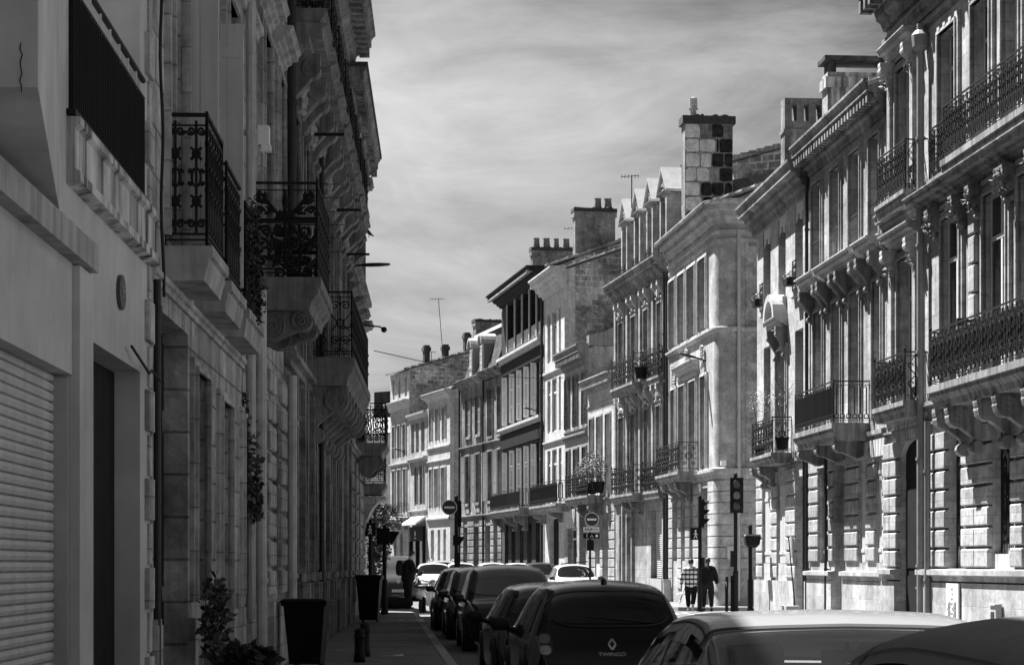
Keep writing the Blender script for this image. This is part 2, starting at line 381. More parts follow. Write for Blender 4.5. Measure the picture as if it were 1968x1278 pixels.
def roof_mb(W, zt, D, slope=.36, over=.35, th=.1, ov=.04, barrel=False):
    mb = MB(); hy = D/2; L = W.L
    zr = zt+hy*slope
    mb.prism([(-over, zt-over*slope+.06), (hy, zr+.06), (D+.2, zt-.2*slope+.06), (D+.2, zt-.2*slope+.06+th), (hy, zr+.06+th), (-over, zt-over*slope+.06+th)], 0, -ov, L+ov)
    # verge tiles step along both gables, a row of round tile ends along the eave
    nn = int(hy/.42)
    for u in (0, L):
        for k in range(nn):
            y0 = -over+.02+k*(hy+over)/nn; y1 = y0+(hy+over)/nn*1.0; z_ = zt+.06+th
            mb.loft([[(u-.1, y0, z_+y0*slope-.02), (u+.1, y0, z_+y0*slope-.02), (u+.06, y0, z_+y0*slope+.07), (u-.06, y0, z_+y0*slope+.07)], [(u-.1, y1, z_+y1*slope-.02), (u+.1, y1, z_+y1*slope-.02), (u+.06, y1, z_+y1*slope+.025), (u-.06, y1, z_+y1*slope+.025)]])
    if barrel:
        u = 0.
        while u < L:
            z_ = zt-over*slope+.06+th
            mb.loft([[(u+.09+.085*math.cos(t), -over-.03, z_-.03+.085*math.sin(t)) for t in (0, .8, 1.57, 2.35, 3.14)], [(u+.09+.085*math.cos(t), hy, zr+.06+th-.03+.085*math.sin(t)) for t in (0, .8, 1.57, 2.35, 3.14)]])
            u += .2
    return mb
def cornice(mb, u0, u1, zt, h, p, dent=0., dsz=.12, y=0.):
    prof = [(y+.02, zt-h), (y-p*.12, zt-h), (y-p*.16, zt-h*.86), (y-p*.30, zt-h*.80), (y-p*.34, zt-h*.66), (y-p*.52, zt-h*.58), (y-p*.56, zt-h*.44), (y-p*.86, zt-h*.40), (y-p*.86, zt-h*.2), (y-p*.93, zt-h*.12), (y-p, zt-h*.08), (y-p, zt), (y+.02, zt+.02)]
    mb.prism(prof, 0, u0, u1)
    if dent:
        nn = max(1, int((u1-u0)/dent))
        for k in range(nn):
            c = u0+(k+.5)*(u1-u0)/nn
            mb.box(c-dsz/2, c+dsz/2, y-p*.8, y-p*.45, zt-h*.72, zt-h*.405)
def band(mb, u0, u1, z, h=.14, p=.08, y=0.):
    mb.prism([(y+.01, z-h*.5), (y-p*.5, z-h*.5), (y-p*.55, z-h*.1), (y-p, z), (y-p, z+h*.4), (y+.01, z+h*.5)], 0, u0, u1)
def surround(mb, o, w=.14, p=.05, top=True, ears=0., y=0.):
    a, b, c, e = o['u0'], o['u1'], o['z0'], o['z1']
    for k, (ww, pp) in enumerate(((w, p), (w*.35, p+.035))):
        mb.box(a-ww, a-.002, y-pp, y+.01, c, e+(ww if top else 0)); mb.box(b+.002, b+ww, y-pp, y+.01, c, e+(ww if top else 0))
        if top: mb.box(a-ww-ears+.001, b+ww+ears-.001, y-pp-.003, y+.012, e+.002, e+ww+.003)
def sill(mb, o, p=.1, h=.12, e=.1, y=0.): mb.box(o['u0']-e, o['u1']+e, y-p, y+.05, o['z0']-h, o['z0']+.01)
def spiral(cx, cy, r, a0, turns=1.2, sg=1, nn=12, r1=.12):
    return [(cx+r*(1-(1-r1)*k/nn)*math.cos(a0+sg*2*math.pi*turns*k/nn), cy+r*(1-(1-r1)*k/nn)*math.sin(a0+sg*2*math.pi*turns*k/nn)) for k in range(nn+1)]
def console(mb, u0, u1, zt, h, p, y=0., scroll=True):
    # S-shaped bracket: big volute high and outward, small one low at the wall
    N_ = 12; out = []
    for k in range(N_+1):
        t = k/N_; out.append((y-p*(.12+.88*(.5+.5*math.cos(math.pi*min(1, t*1.08)))**.8)-.05*p*math.sin(2*math.pi*t), zt-h*t))
    poly = [(y+.02, zt)]+[(a, b) for a, b in out]+[(y+.02, zt-h)]
    mb.prism(poly, 0, u0, u1)
    mb.disc((y-p*.72, zt-h*.24), min(p*.3, h*.22), 0, u0-.025, u1+.025, 12); mb.disc((y-p*.24, zt-h*.86), min(p*.2, h*.14), 0, u0-.02, u1+.02, 10)
    if scroll:
        for uu in (u0-.03, u1+.03):
            mb.tube([(uu, a, b) for a, b in spiral(y-p*.72, zt-h*.24, min(p*.26, h*.2), 0, 2, 1, 16)], .012, 4, (1, 0, 0))
def hconsole(mb, u0, u1, zt, h, p, y=0., near=-1, k=.03):
    # long horizontal scroll console under a balcony: large volute at one end, small at the other, with carved spirals
    R1, R2 = h*.5, h*.36
    c1 = (y-.05-R1, zt-R1*1.15); c2 = (y-p+R2, zt-R2)
    up = []; N_ = 10
    for i in range(N_+1):
        t = i/N_; s_ = t*t*(3-2*t); up.append((c1[0]+(c2[0]-c1[0])*t, (c1[1]-R1)*(1-s_)+(c2[1]-R2)*s_))
    mb.prism([(y+.02, zt), (y+.02, c1[1]-R1*.6)]+[(a, b) for a, b in up]+[(c2[0]-R2*.9, zt)], 0, u0, u1)
    mb.disc(c1, R1, 0, u0-.02, u1+.02, 18); mb.disc(c2, R2, 0, u0-.02, u1+.02, 16)
    for uu in (u0-.035, u1+.035):
        for c, r, sg in ((c1, R1, 1), (c2, R2, -1)):
            mb.tube([(uu, a, b) for a, b in spiral(c[0], c[1], r*.9, .5, 2.2, sg, 30, .06)], k*.4, 4, (1, 0, 0))
            mb.tube([(uu, c[0]+r*math.cos(t*.35), c[1]+r*math.sin(t*.35)) for t in range(19)], k*.5, 4, (1, 0, 0))
def louver(mb, u0, u1, y, z0, z1, th=.035, pitch=.07, rails=3, slat=None):
    w = .06
    mb.box(u0, u0+w, y, y+th, z0, z1); mb.box(u1-w, u1, y, y+th, z0, z1)
    hs = [z0+(z1-z0)*k/rails for k in range(rails+1)]
    for k, h in enumerate(hs): mb.box(u0+w, u1-w, y+.001, y+th-.001, min(max(h-.05, z0), z1-.1), max(min(h+.05, z1), z0+.1))
    z = z0+.1
    while z < z1-.1:
        mb.loft([[(u0+w, y+.005, z), (u0+w, y+.03, z+pitch*.55), (u0+w, y+.036, z+pitch*.5), (u0+w, y+.011, z-.006)], [(u1-w, y+.005, z), (u1-w, y+.03, z+pitch*.55), (u1-w, y+.036, z+pitch*.5), (u1-w, y+.011, z-.006)]]); z += pitch
def casement(u0, u1, y, z0, z1, transom=None, mull=True, w=.055):
    mb = MB()
    mb.box(u0, u0+w, y-.05, y, z0, z1); mb.box(u1-w, u1, y-.05, y, z0, z1); mb.box(u0+w, u1-w, y-.048, y, z0, z0+w*1.6); mb.box(u0+w, u1-w, y-.048, y, z1-w, z1)
    if mull: mb.box((u0+u1)/2-w*.8, (u0+u1)/2+w*.8, y-.055, y-.001, z0+w, z1-w)
    if transom: mb.box(u0+w, u1-w, y-.06, y-.002, transom-w*.8, transom+w*.8)
    return mb
def fill(b, o, lm='paint_mid', fm='frame_light'):
    a, e, c, t, d, k = o['u0'], o['u1'], o['z0'], o['z1'], o['d'], o['kind']
    lm = o.get('lm', lm); fm = o.get('fm', fm); m_ = (a+e)/2
    if k in ('glass', 'open', 'half'):
        w_ = b.part('window', casement(a+.002, e-.002, d, c+.002, t-.002, o.get('tr', c+(t-c)*.74)), fm)
        b.part('pane', MB().box(a+.03, e-.03, d-.03, d-.02, c+.03, t-.03), 'glass', w_)
        if o.get('curtain'):
            b.part('curtain', MB().box(a+.08, m_-.08, d-.019, d-.01, c+.05, t-.05).box(m_+.08, e-.08, d-.019, d-.01, c+.05, t-.05), 'paint_light', w_)
    elif k == 'void':
        w_ = b.part('window', casement(a+.004, e-.004, d-.002, c+.004, t-.004, c+(t-c)*.76, w=.05), 'frame_light' if int(a*97) % 3 else 'frame_dark')
        b.part('pane', MB().box(a+.01, e-.01, d-.03, d-.02, c+.01, t-.01), 'glass', w_)
        if int(a*53+c*7) % 5 < 2: q_ = (.2, .45, .9)[int(a*31) % 3]; b.part('blind', MB().box(a+.06, e-.06, d-.034, d-.031, t-(t-c)*q_, t-.06), 'paint_light', w_)
    if k == 'open':                       # leaves folded back against the wall
        W2 = (e-a)/2
        for u0, u1 in ((a-W2-.02, a-.03), (e+.03, e+W2+.02)):
            s_ = MB(); louver(s_, u0, u1, -.1, c+.02, t-.02, pitch=o.get('pitch', .07)); b.part('shutter', s_, lm)
    elif k == 'half':                     # leaves half open, standing out from the wall
        W2 = o.get('lw', .3)
        for side, u in ((-1, a), (1, e))[:1 if o.get('one') else 2]:
            s_ = MB(); louver(s_, 0, W2, 0, c+.02, t-.02, pitch=o.get('pitch', .07))
            an = R(o.get('an', 105)); cs, sn = math.cos(an), math.sin(an)
            s_.xf(lambda p: (u-side*(p[0]*cs), -p[0]*sn-.03-p[1], p[2])) if side == 1 else s_.xf(lambda p: (u+p[0]*cs, -p[0]*sn-.03-p[1], p[2]))
            b.part('shutter', s_, lm)
    elif k == 'louver':
        y = o.get('sy', .06)
        for u0, u1 in ((a+.01, m_-.005), (m_+.005, e-.01)):
            s_ = MB(); louver(s_, u0, u1, y, c+.02, t-.02, pitch=o.get('pitch', .07)); b.part('shutter', s_, lm)
            b.part('back_board', MB().box(u0+.01, u1-.01, y+.037, y+.045, c+.03, t-.03), lm)
    elif k == 'board':
        y = o.get('sy', .08)
        for u0, u1 in ((a+.006, m_-.006), (m_+.006, e-.006)):
            s_ = MB(); nn = 3
            for q in range(nn): s_.box(u0+(u1-u0)*q/nn+.004, u0+(u1-u0)*(q+1)/nn-.004, y, y+.03, c+.01, t-.01)
            s_.box(u0+.02, u1-.02, y-.02, y-.001, c+.25, c+.34); s_.box(u0+.02, u1-.02, y-.02, y-.001, t-.4, t-.31)
            b.part('shutter', s_, lm)
        b.part('backing', MB().box(a+.003, e-.003, y+.035, y+.05, c+.003, t-.003), 'paint_black')
    elif k == 'roller':
        s_ = MB(); z = c; ph = o.get('pitch', .08); y = d-.05
        while z < t-.001:
            z2 = min(z+ph, t); s_.prism([(y+.03, z), (y+.004, z+.008), (y-.006, (z+z2)/2), (y+.004, z2-.008), (y+.03, z2)], 0, a+.01, e-.01); z = z2
        b.part('roller_shutter', s_, lm)
    elif k == 'door':
        s_ = MB().box(a+.004, e-.004, d-.06, d-.01, c+.004, t-.004)
        for u0, u1 in ((a+.08, m_-.04), (m_+.04, e-.08)):
            for z0, z1 in ((c+.15, c+(t-c)*.3), (c+(t-c)*.34, c+(t-c)*.74), (c+(t-c)*.8, t-.1)): s_.box(u0, u1, d-.085, d-.061, z0, z1)
        dd = b.part('door', s_, o.get('lm', 'wood_dark')); b.part('handle', MB().ball((m_+.07, d-.13, c+1.05), .035), 'chrome', dd)
def rustic(mb, segs, z0, z1, row=.42, gap=.035, p=.05, y=0., bevel=True):
    nn = max(1, round((z1-z0)/row)); h = (z1-z0)/nn
    for a, e in segs:
        for k in range(nn):
            za, zb_ = z0+k*h+gap/2, z0+(k+1)*h-gap/2
            if e-a < .05: continue
            mb.loft([[(a+.004, y+.005, za), (e-.004, y+.005, za), (e-.004, y+.005, zb_), (a+.004, y+.005, zb_)], [(a+.004, y-p*.7, za), (e-.004, y-p*.7, za), (e-.004, y-p*.7, zb_), (a+.004, y-p*.7, zb_)], [(a+.03, y-p, za+.025), (e-.03, y-p, za+.025), (e-.03, y-p, zb_-.025), (a+.03, y-p, zb_-.025)]])
def gaps(L, ops, z, u0=0.):
    o2 = sorted([(o['u0'], o['u1']) for o in ops if o['z0'] < z < o['z1']]); r = []; c = u0
    for a, e in o2: r.append((c, a)); c = e
    r.append((c, L)); return r
# ---------------------------------------------------------------- wrought iron
def cell(style, w, h):
    """polylines (points, radius factor) in a cell w wide and h high"""
    P = []; c = w/2
    A = P.append
    if style == 'bars':
        for k in range(2): A(([(w*(k+.5)/2, .14*h), (w*(k+.5)/2, h*.9)], 1))
        A((spiral(w*.25, .07*h, w*.2, 0, 1, 1, 8, .9), .8)); A((spiral(w*.75, .07*h, w*.2, 0, 1, -1, 8, .9), .8))
        A((spiral(w*.5, .95*h, w*.2, 3.1, .5, 1, 6, .9), .8))
    elif style == 'scroll':
        for z0, z1 in ((.04, .34), (.66, .96)):
            m_ = (z0+z1)/2*h; r = min(w*.24, (z1-z0)*h*.3)
            A((spiral(w*.27, m_, r, 0, 1.4, 1, 12), 1)); A((spiral(w*.73, m_, r, math.pi, 1.4, -1, 12), 1))
        A(([(c, 0), (c, h)], 1))
        A(([(w*.1, .36*h), (w*.42, .5*h), (w*.1, .64*h)], 1)); A(([(w*.9, .36*h), (w*.58, .5*h), (w*.9, .64*h)], 1))
        A((spiral(c, .5*h, w*.17, 0, 1, 1, 8, .95), 1.3))
    elif style == 'dense':
        A(([(0, 0), (0, h)], 1)); A(([(w*.5, .0), (w*.5, h)], .9)); A(([(w*.2, .12*h), (w*.2, .9*h)], .8)); A(([(w*.8, .12*h), (w*.8, .9*h)], .8))
        A(([(w*.5+w*.36*math.cos(t*.52), h*.5+h*.3*math.sin(t*.52)) for t in range(13)], 1.3))
        A(([(w*.5+w*.2*math.cos(t*.52), h*.5+h*.2*math.sin(t*.52)) for t in range(13)], 1.1))
        A((spiral(w*.26, .17*h, w*.2, 1.57, 1.3, 1, 10), 1.2)); A((spiral(w*.74, .17*h, w*.2, 1.57, 1.3, -1, 10), 1.2))
        A((spiral(w*.26, .84*h, w*.2, -1.57, 1.3, -1, 10), 1.2)); A((spiral(w*.74, .84*h, w*.2, -1.57, 1.3, 1, 10), 1.2))
        for z in (.3, .5, .7): A(([(w*.5, z*h-.02), (w*.5, z*h+.02)], 3.2))
        A(([(w*.2, .44*h), (w*.2, .48*h)], 2.6)); A(([(w*.8, .54*h), (w*.8, .58*h)], 2.6))
    elif style == 'oval':
        for k in range(2): A(([(w*(k+.5)/2, 0), (w*(k+.5)/2, h*.86)], .9))
        A(([(w*.5+w*.42*math.cos(t*.52), h*.2+h*.16*math.sin(t*.52)) for t in range(13)], 1))
        A(([(w*.0+w*.42*math.cos(t*.52), h*.2+h*.12*math.sin(t*.52)) for t in range(-3, 4)], .9))
        A((spiral(w*.5, .93*h, w*.24, 0, 1, 1, 10, .9), .9))
        for z in (.4, .62, .8): A(([(w*.25, z*h-.02), (w*.25, z*h+.02)], 2.4)); A(([(w*.75, z*h-.05), (w*.75, z*h-.01)], 2.4))
    elif style == 'diamond':
        A(([(w*.5, 0), (w*.15, h*.28), (w*.5, h*.5), (w*.85, h*.72), (w*.5, h)], .8)); A(([(w*.5, 0), (w*.85, h*.28), (w*.5, h*.5), (w*.15, h*.72), (w*.5, h)], .8))
        A(([(c, 0), (c, h)], .9))
        for z in (.28, .72): A((spiral(w*.25, z*h, w*.16, 0, 1.2, 1, 8), .8)); A((spiral(w*.75, z*h, w*.16, 3.1, 1.2, -1, 8), .8))
    elif style == 'moon':
        A(([(c, 0), (c, h)], 1.3))
        for z in (.09, .91):
            A((spiral(w*.25, z*h, w*.22, 3.1, 1.5, 1 if z > .5 else -1, 16), 1.1)); A((spiral(w*.75, z*h, w*.22, 0, 1.5, -1 if z > .5 else 1, 16), 1.1))
        for z in (.29, .71):
            for s_ in (-1, 1):
                A(([(c+s_*w*(.06+.2*abs(t)**1.5), z*h+t*h*.055) for t in (-1, -.6, -.25, 0, .25, .6, 1)], 1.3))
            A(([(c-w*.22, z*h), (c+w*.22, z*h)], 1.6)); A(([(c, z*h-.04), (c, z*h+.04)], 3.2))
        for s_ in (-1, 1):
            A(([(c+s_*w*.05+s_*w*.16*math.sin(t), .5*h+.075*h*-math.cos(t)*1.0) for t in [k*.26 for k in range(13)]], 1.2))
            for q in (-1, 1): A((spiral(c+s_*w*.32, (.5+.055*q)*h, w*.11, 1.57*q, 1.3, s_*q, 10), 1))
    elif style == 'leafy':
        def leaf(x, z, an, l, f=3.2):
            f *= .5; l *= 1.15
            return ([(x+l*k/4*math.cos(an), z+l*k/4*math.sin(an)) for k in range(5)], [.5, f, f*1.25, f*.8, .2])
        A(([(c, .62*h), (c, .97*h)], [1.5, 5, 5, 1.2] if 0 else 1.6)); P.append(leaf(c, .72*h, 1.57, .2*h, 5))
        for s_ in (-1, 1):
            A(([(c, .6*h), (c+s_*w*.12, .68*h), (c+s_*w*.26, .8*h), (c+s_*w*.36, .9*h)], 1.5))
            A((spiral(c+s_*w*.38, .88*h, w*.085, 1.57, 1.5, -s_, 14), 1.5)); A((spiral(c+s_*w*.42, .72*h, w*.06, 3, 1.4, s_, 12), 1.3)); A((spiral(c+s_*w*.1, .66*h, w*.06, 1.57, 1.3, s_, 12), 1.4))
            for x, z, an, l in ((.12, .68, .5, .2), (.2, .74, .9, .2), (.26, .8, .2, .2), (.06, .64, 2.2, .13), (.3, .84, 1.4, .13), (.16, .7, -.2, .17), (.3, .7, .6, .15)):
                P.append(leaf(c+s_*w*x, z*h, an if s_ > 0 else math.pi-an, l*w))
            A((spiral(c+s_*w*.12, .3*h, w*.11, 1.2, 1.7, -s_, 18), 1.6)); A((spiral(c+s_*w*.34, .3*h, w*.12, -1.5, 1.7, s_, 18), 1.5)); A((spiral(c+s_*w*.14, .1*h, w*.1, 0, 1.5, s_, 14), 1.5)); A((spiral(c+s_*w*.37, .1*h, w*.09, 3, 1.5, -s_, 14), 1.4))
            A((spiral(c+s_*w*.3, .46*h, w*.1, 0, 1.5, s_, 14), 1.4)); A((spiral(c+s_*w*.1, .47*h, w*.08, 1, 1.5, -s_, 14), 1.4)); A(([(c+s_*w*.2, .02*h), (c+s_*w*.06, .2*h), (c+s_*w*.22, .4*h), (c+s_*w*.08, .54*h)], 1.6))
            for x, z, an in ((.2, .2, .7), (.06, .4, 1.2), (.3, .38, 2), (.24, .1, 1.4), (.4, .4, 1.7), (.1, .22, 2.4)): P.append(leaf(c+s_*w*x, z*h, an if s_ > 0 else math.pi-an, .14*w, 2.8))
        A(([(0, .585*h), (w, .585*h)], 2.2)); A(([(c, 0), (c, .6*h)], 1.6)); P.append(leaf(c, .36*h, 1.57, .17*h, 5)); P.append(leaf(c, .08*h, 1.57, .14*h, 4))
    return P
def ironrun(mb, f, Lr, h, style, cw, r=.008, k=4, nr=None):
    """f(s, z) -> local point ; frame rails plus cells"""
    nn = max(1, round(Lr/cw)); w = Lr/nn; nrm = nr
    for q in range(nn):
        for pts, rf in cell(style, w, h-.1):
            rad = [x*r for x in rf] if isinstance(rf, list) else rf*r
            if not isinstance(rad, list) and len(pts) == 2: mb.tube([f(q*w+pts[0][0], .05+pts[0][1]), f(q*w+pts[1][0], .05+pts[1][1])], rad, k, nrm)
            else: mb.tube([f(q*w+x, .05+z) for x, z in pts], rad, k, nrm)
    mb.tube([f(-.01, h), f(Lr+.01, h)], .022, 4, nrm); mb.tube([f(0, h-.09), f(Lr, h-.09)], .01, 4, nrm)
    mb.tube([f(0, .05), f(Lr, .05)], .013, 4, nrm); mb.tube([f(0, 0), f(Lr, 0)], .010, 4, nrm)
    for q in (0, Lr): mb.tube([f(q, -.06), f(q, h+.03)], .018, 4, nrm)
def balcony(b, u0, u1, zf, p, h=1.02, style='dense', cw=.45, slab=.26, rr=.008, k=4, sides=(1, 1), sstyle=None, scw=None, mat='iron', smat='slab', cons=(), name='balcony', slope=True, lw=.18, ch=.55, hc=False, front=True, y=0., finial=False):
    mb = MB()
    mb.prism([(y+.02, zf), (y-p, zf), (y-p, zf-slab*.3), (y-p+.035, zf-slab*.34), (y-p+.035, zf-slab*.5), (y-p*.86, zf-slab*.72), (y-p*.82, zf-slab), (y+.02, zf-slab)], 0, u0, u1)
    S = b.part(name, mb, smat)
    rr *= 1.8 if mat == 'iron' else 1.15
    r_ = MB(); i = .06
    if front: ironrun(r_, lambda s, z: (u0+i+s, y-p+i, zf+.06+z), u1-u0-2*i, h-.06, style, cw, rr, k, (0, 1, 0))
    for on, u in ((sides[0], u0+i), (sides[1], u1-i)):
        if on: ironrun(r_, lambda s, z: (u, y-p+i+s, zf+.06+z), p-i, h-.06, sstyle or style, scw or cw, rr, k, (1, 0, 0))
    if finial:
        for u in (u0+i, u1-i): r_.lathe((u, y-p+i, zf+h), [(.01, 0), (.03, .03), (.035, .07), (.005, .14)], 8)
    b.part('railing', r_, mat, S)
    for cu in cons:
        c = MB()
        (hconsole if hc else console)(c, cu-lw/2, cu+lw/2, zf-slab+.005, ch, p*.85, y)
        b.part('corbel', c, smat, S)
    return S
def pipe(b, u, z0, z1, r=.05, mat='pipe_mid', y=-.09, hopper=False):
    mb = MB().tube([(u, y, z0), (u, y, z1)], r, 10)
    z = z0+1.2
    while z < z1: mb.tube([(u, y, z), (u, y, z+.06)], r*1.3, 10); mb.box(u-.015, u+.015, y, .0, z+.01, z+.05); z += 2.3
    if hopper: mb.box(u-.13, u+.13, y-.1, y+.08, z1-.05, z1+.28)
    return b.part('drainpipe', mb, mat, smooth=False)
def chimney(b, u0, u1, y0, y1, z0, z1, mat='chimney_stone', pots=0, cap='moss', ph=.5, pr=.13, slab=False, holes=0, band_=True):
    mb = MB()
    if holes:
        mb.box(u0, u1, y0, y1, z0, z1-.7); mb.box(u0-.04, u1+.04, y0-.04, y1+.04, z1-1.05, z1-.95)
        n_ = holes+1; w = (y1-y0)/n_
        for k in range(n_+0):
            mb.box(u0, u1, y0+k*(y1-y0-.22)/(n_-1 if n_ > 1 else 1), y0+.22+k*(y1-y0-.22)/(n_-1 if n_ > 1 else 1), z1-.7, z1-.2)
        mb.box(u0, u1, y0, y1, z1-.2, z1)
    else:
        mb.box(u0, u1, y0, y1, z0, z1)
        if band_: mb.box(u0-.07, u1+.07, y0-.07, y1+.07, z1-.42, z1-.14)
    c = b.part('chimney', mb, mat)
    if cap == 'moss':
        m2 = MB(); rn = random.Random(int(z1*100))
        n_ = int((y1-y0)/.14)
        m2.box(u0-.09, u1+.09, y0-.09, y1+.09, z1-.14, z1+.05)
        for k in range(n_*3): m2.ball((rn.uniform(u0, u1), rn.uniform(y0-.03, y1+.03), z1+.03), rn.uniform(.06, .13), 6)
        b.part('cap', m2, 'moss', c)
    if slab:
        s_ = MB().box(u0-.12, u1+.12, y0-.1, y1+.2, z1+.30, z1+.42)
        for yy in (y0+.04, y1-.3): s_.box(u0+.05, u1-.05, yy, yy+.2, z1, z1+.3)
        b.part('cap', s_, 'trim_soot', c)
    for k in range(pots):
        yy = y0+(k+.5)*(y1-y0)/pots if pots > 2 else y0+(y1-y0)*(.6+.25*k)
        q = pr*(1+.15*math.sin(k*2.3)); b.part('chimney_pot', MB().lathe(((u0+u1)/2, yy, z1), [(q, 0), (q*1.05, .05), (q*.82, ph*.9), (q*.95, ph), (q*.7, ph)], 12), 'terracotta', c)
    return c
def leaves(mb, c, rad, n_, s, rnd=None, flat=.0):
    rn = rnd or random
    for k in range(n_):
        while True:
            p = Vector((rn.uniform(-1, 1), rn.uniform(-1, 1), rn.uniform(-1, 1)))
            if p.length < 1: break
        q = Vector((c[0]+p.x*rad[0], c[1]+p.y*rad[1], c[2]+p.z*rad[2]))
        a = Vector((rn.uniform(-1, 1), rn.uniform(-1, 1), rn.uniform(-.7, .7))).normalized(); b_ = a.orthogonal().normalized(); b_ = Matrix.Rotation(rn.uniform(0, 6.3), 3, a)@b_
        l = s*rn.uniform(.6, 1.3)
        mb.face([q, q+a*l*.5+b_*l*.28, q+a*l, q+a*l*.5-b_*l*.28])
# ---------------------------------------------------------------- ground
OFFK = lambda Y: -.77-.063*(Y-29.6)        # left kerb line X(Y)
WL = lambda Y: -2.4-.0335*Y                # left house line X(Y)
WR = lambda Y: 12.36-.076*Y if Y < 60 else 7.5-.076*(Y-64)
def sheet(pts, z0, z1):
    return MB().prism(pts, 2, z0, z1)
struct('ground', MB().face([(-600, -200, -.03), (600, -200, -.03), (600, 1600, -.03), (-600, 1600, -.03)]), 'asphalt')
g = MB(); xs = [-60+4*i for i in range(40)]; ys = [-20+5*i for i in range(52)]
for i in range(len(xs)-1):
    for j in range(len(ys)-1): g.face([(xs[i], ys[j], 0), (xs[i+1], ys[j], 0), (xs[i+1], ys[j+1], 0), (xs[i], ys[j+1], 0)])
struct('road', g, 'asphalt')
kl = [(OFFK(-10)-.15, -10), (OFFK(62)-.15, 62), (OFFK(63)-.35, 63.2), (OFFK(64)-1.2, 64.3), (-12, 64.6)]
struct('pavement', sheet([(-16, -10)]+kl+[(-16, 64.6)], -.02, .12), 'pavement')
g = MB()
def kerbrun(pts, wdt=.15):
    for (x0, y0), (x1, y1) in zip(pts, pts[1:]):
        d = Vector((x1-x0, y1-y0)).normalized(); nn_ = Vector((d.y, -d.x))*wdt
        g.prism([(x0, y0), (x0+nn_.x, y0+nn_.y), (x1+nn_.x, y1+nn_.y), (x1, y1)], 2, -.02, .125)
kerbrun(kl)
struct('kerb', g, 'kerb_stone')
rk = [(10.7, -10), (6.0, 52), (5.3, 62), (5.9, 63.6), (20, 64.4)]
struct('pavement', sheet([(20, -10)]+rk[:0]+[(10.7, -10), (6.0, 52), (5.3, 62), (5.9, 63.6), (7.0, 63.9), (20, 63.9)][::1], -.02, .12), 'pavement')
g = MB(); kerbrun([(x-.15, y) for x, y in [(5.9, 63.6), (5.3, 62), (6.0, 52), (10.7, -10)]]); struct('kerb', g, 'kerb_stone')
struct('pavement', sheet([(5.7, 70.3), (30, 70.3), (30, 76), (7, 76), (3.6, 96), (-4.0, 135), (-12, 160), (-14, 160), (-6.0, 132), (1.6, 93), (4.6, 73)], -.02, .12), 'pavement')
g = MB(); kerbrun([(-12.15, 160), (-6.15, 132), (1.45, 93), (4.45, 73), (5.6, 70.15), (30, 70.15)][::-1]); struct('kerb', g, 'kerb_stone')
struct('pavement', sheet([(-40, 69.5), (-6.6, 69.5), (-5.9, 70.2), (-8.5, 95), (-12, 115), (-18, 150), (-40, 150)], -.02, .12), 'pavement')
g = MB()
for k in range(8): g.box(5.0-k*1.0-.25, 5.0-k*1.0+.25, 65.2, 68.4, .0, .004)
for k in range(5): g.box(6.6, 9.2, 64.6+k*1.1, 65.1+k*1.1, .0, .004)
struct('zebra_crossing', g, 'zebra')

# ---------------------------------------------------------------- right side
def wops(W, prs, z0, z1, kind='void', **k): return [op(W.u(a), W.u(b), z0, z1, kind, **k) for a, b in prs]
def scale_mb(b, name, ops, fn, mat):
    mb = MB()
    for o in ops: fn(mb, o)
    return b.part(name, mb, mat)

# ---- house A: tall ornate house filling the right edge
WA = Wall(1704, 48.3, 2160, 33.6)
A = Bld('corner_house', 'tallest ornate stone house at the right edge, with long ironwork balconies on two storeys', WA)
hA = 15.2
a2 = wops(WA, [(1727, 1758), (1809, 1842), (1873, 1908), (1932, 1965), (2010, 2045), (2075, 2115)], 9.85, 12.7, 'glass', d=.23, fm='frame_light')
a1 = wops(WA, [(1730, 1763)], 5.15, 8.4, 'glass', d=.24)+wops(WA, [(1814, 1850), (1895, 1940), (1962, 2000), (2035, 2075)], 5.15, 8.75, 'glass', d=.14, curtain=True, tr=7.9)
a0 = wops(WA, [(1824, 1854), (1908, 1949), (1975, 2010), (2060, 2100)], 1.45, 4.35, 'void', d=.24)
ad = wops(WA, [(1730, 1779)], .0, 4.35, 'door', d=.2, arch=.5)
mb = MB(); zr = shell(mb, WA, hA, 11, a2+a1+a0+ad, lift=.5); A.part('wall', mb, 'stone_a')
A.part('roof', roof_mb(WA, hA+.5, 11, over=.5), 'tile')
for o in a2+a1+a0+ad: fill(A, o)
L = WA.L; uj = WA.u(1787)
mb = MB()
cornice(mb, -.05, L, 15.2, 1.3, .85, .42, .16); band(mb, 0, L, 13.55, .34, .12); band(mb, 0, L, 13.15, .1, .06)
cornice(mb, -.03, uj-.5, 9.62, .5, .32); cornice(mb, -.03, uj-.5, 9.1, .25, .16); cornice(mb, uj-.45, L, 9.45, .35, .5); band(mb, -.02, L, 8.95, .12, .08)
band(mb, -.02, L, 4.95, .22, .14); band(mb, -.02, L, 4.55, .12, .08)
A.part('cornice', mb, 'stone_cornice')
mb = MB()
for o in a2+a1: surround(mb, o, .17, .07)
for o in a2[:1]+a1[:1]:      # columned surrounds of the left bay
    for u in (o['u0']-.28, o['u1']+.28):
        mb.box(u-.12, u+.12, -.17, .01, o['z0']+.05, o['z1']+.12)
    cornice(mb, o['u0']-.5, o['u1']+.5, o['z1']+.62, .36, .4)
for a, e in zip(a2, a2[1:]): pass
for o in a1[1:]:
    mb.box(o['u0']-.05, o['u1']+.05, -.09, .0, o['z1']+.22, o['z1']+.32)
A.part('surround', mb, 'stone_a')
for o in a2[:1]+a1[:1]:
    for u in (o['u0']-.28, o['u1']+.28):
        c = MB(); console(c, u-.1, u+.1, o['z1']+.28, .75, .38, scroll=False); leaves(c, (u, -.2, o['z1']-.1), (.16, .12, .3), 60, .1); A.part('capital', c, 'trim')
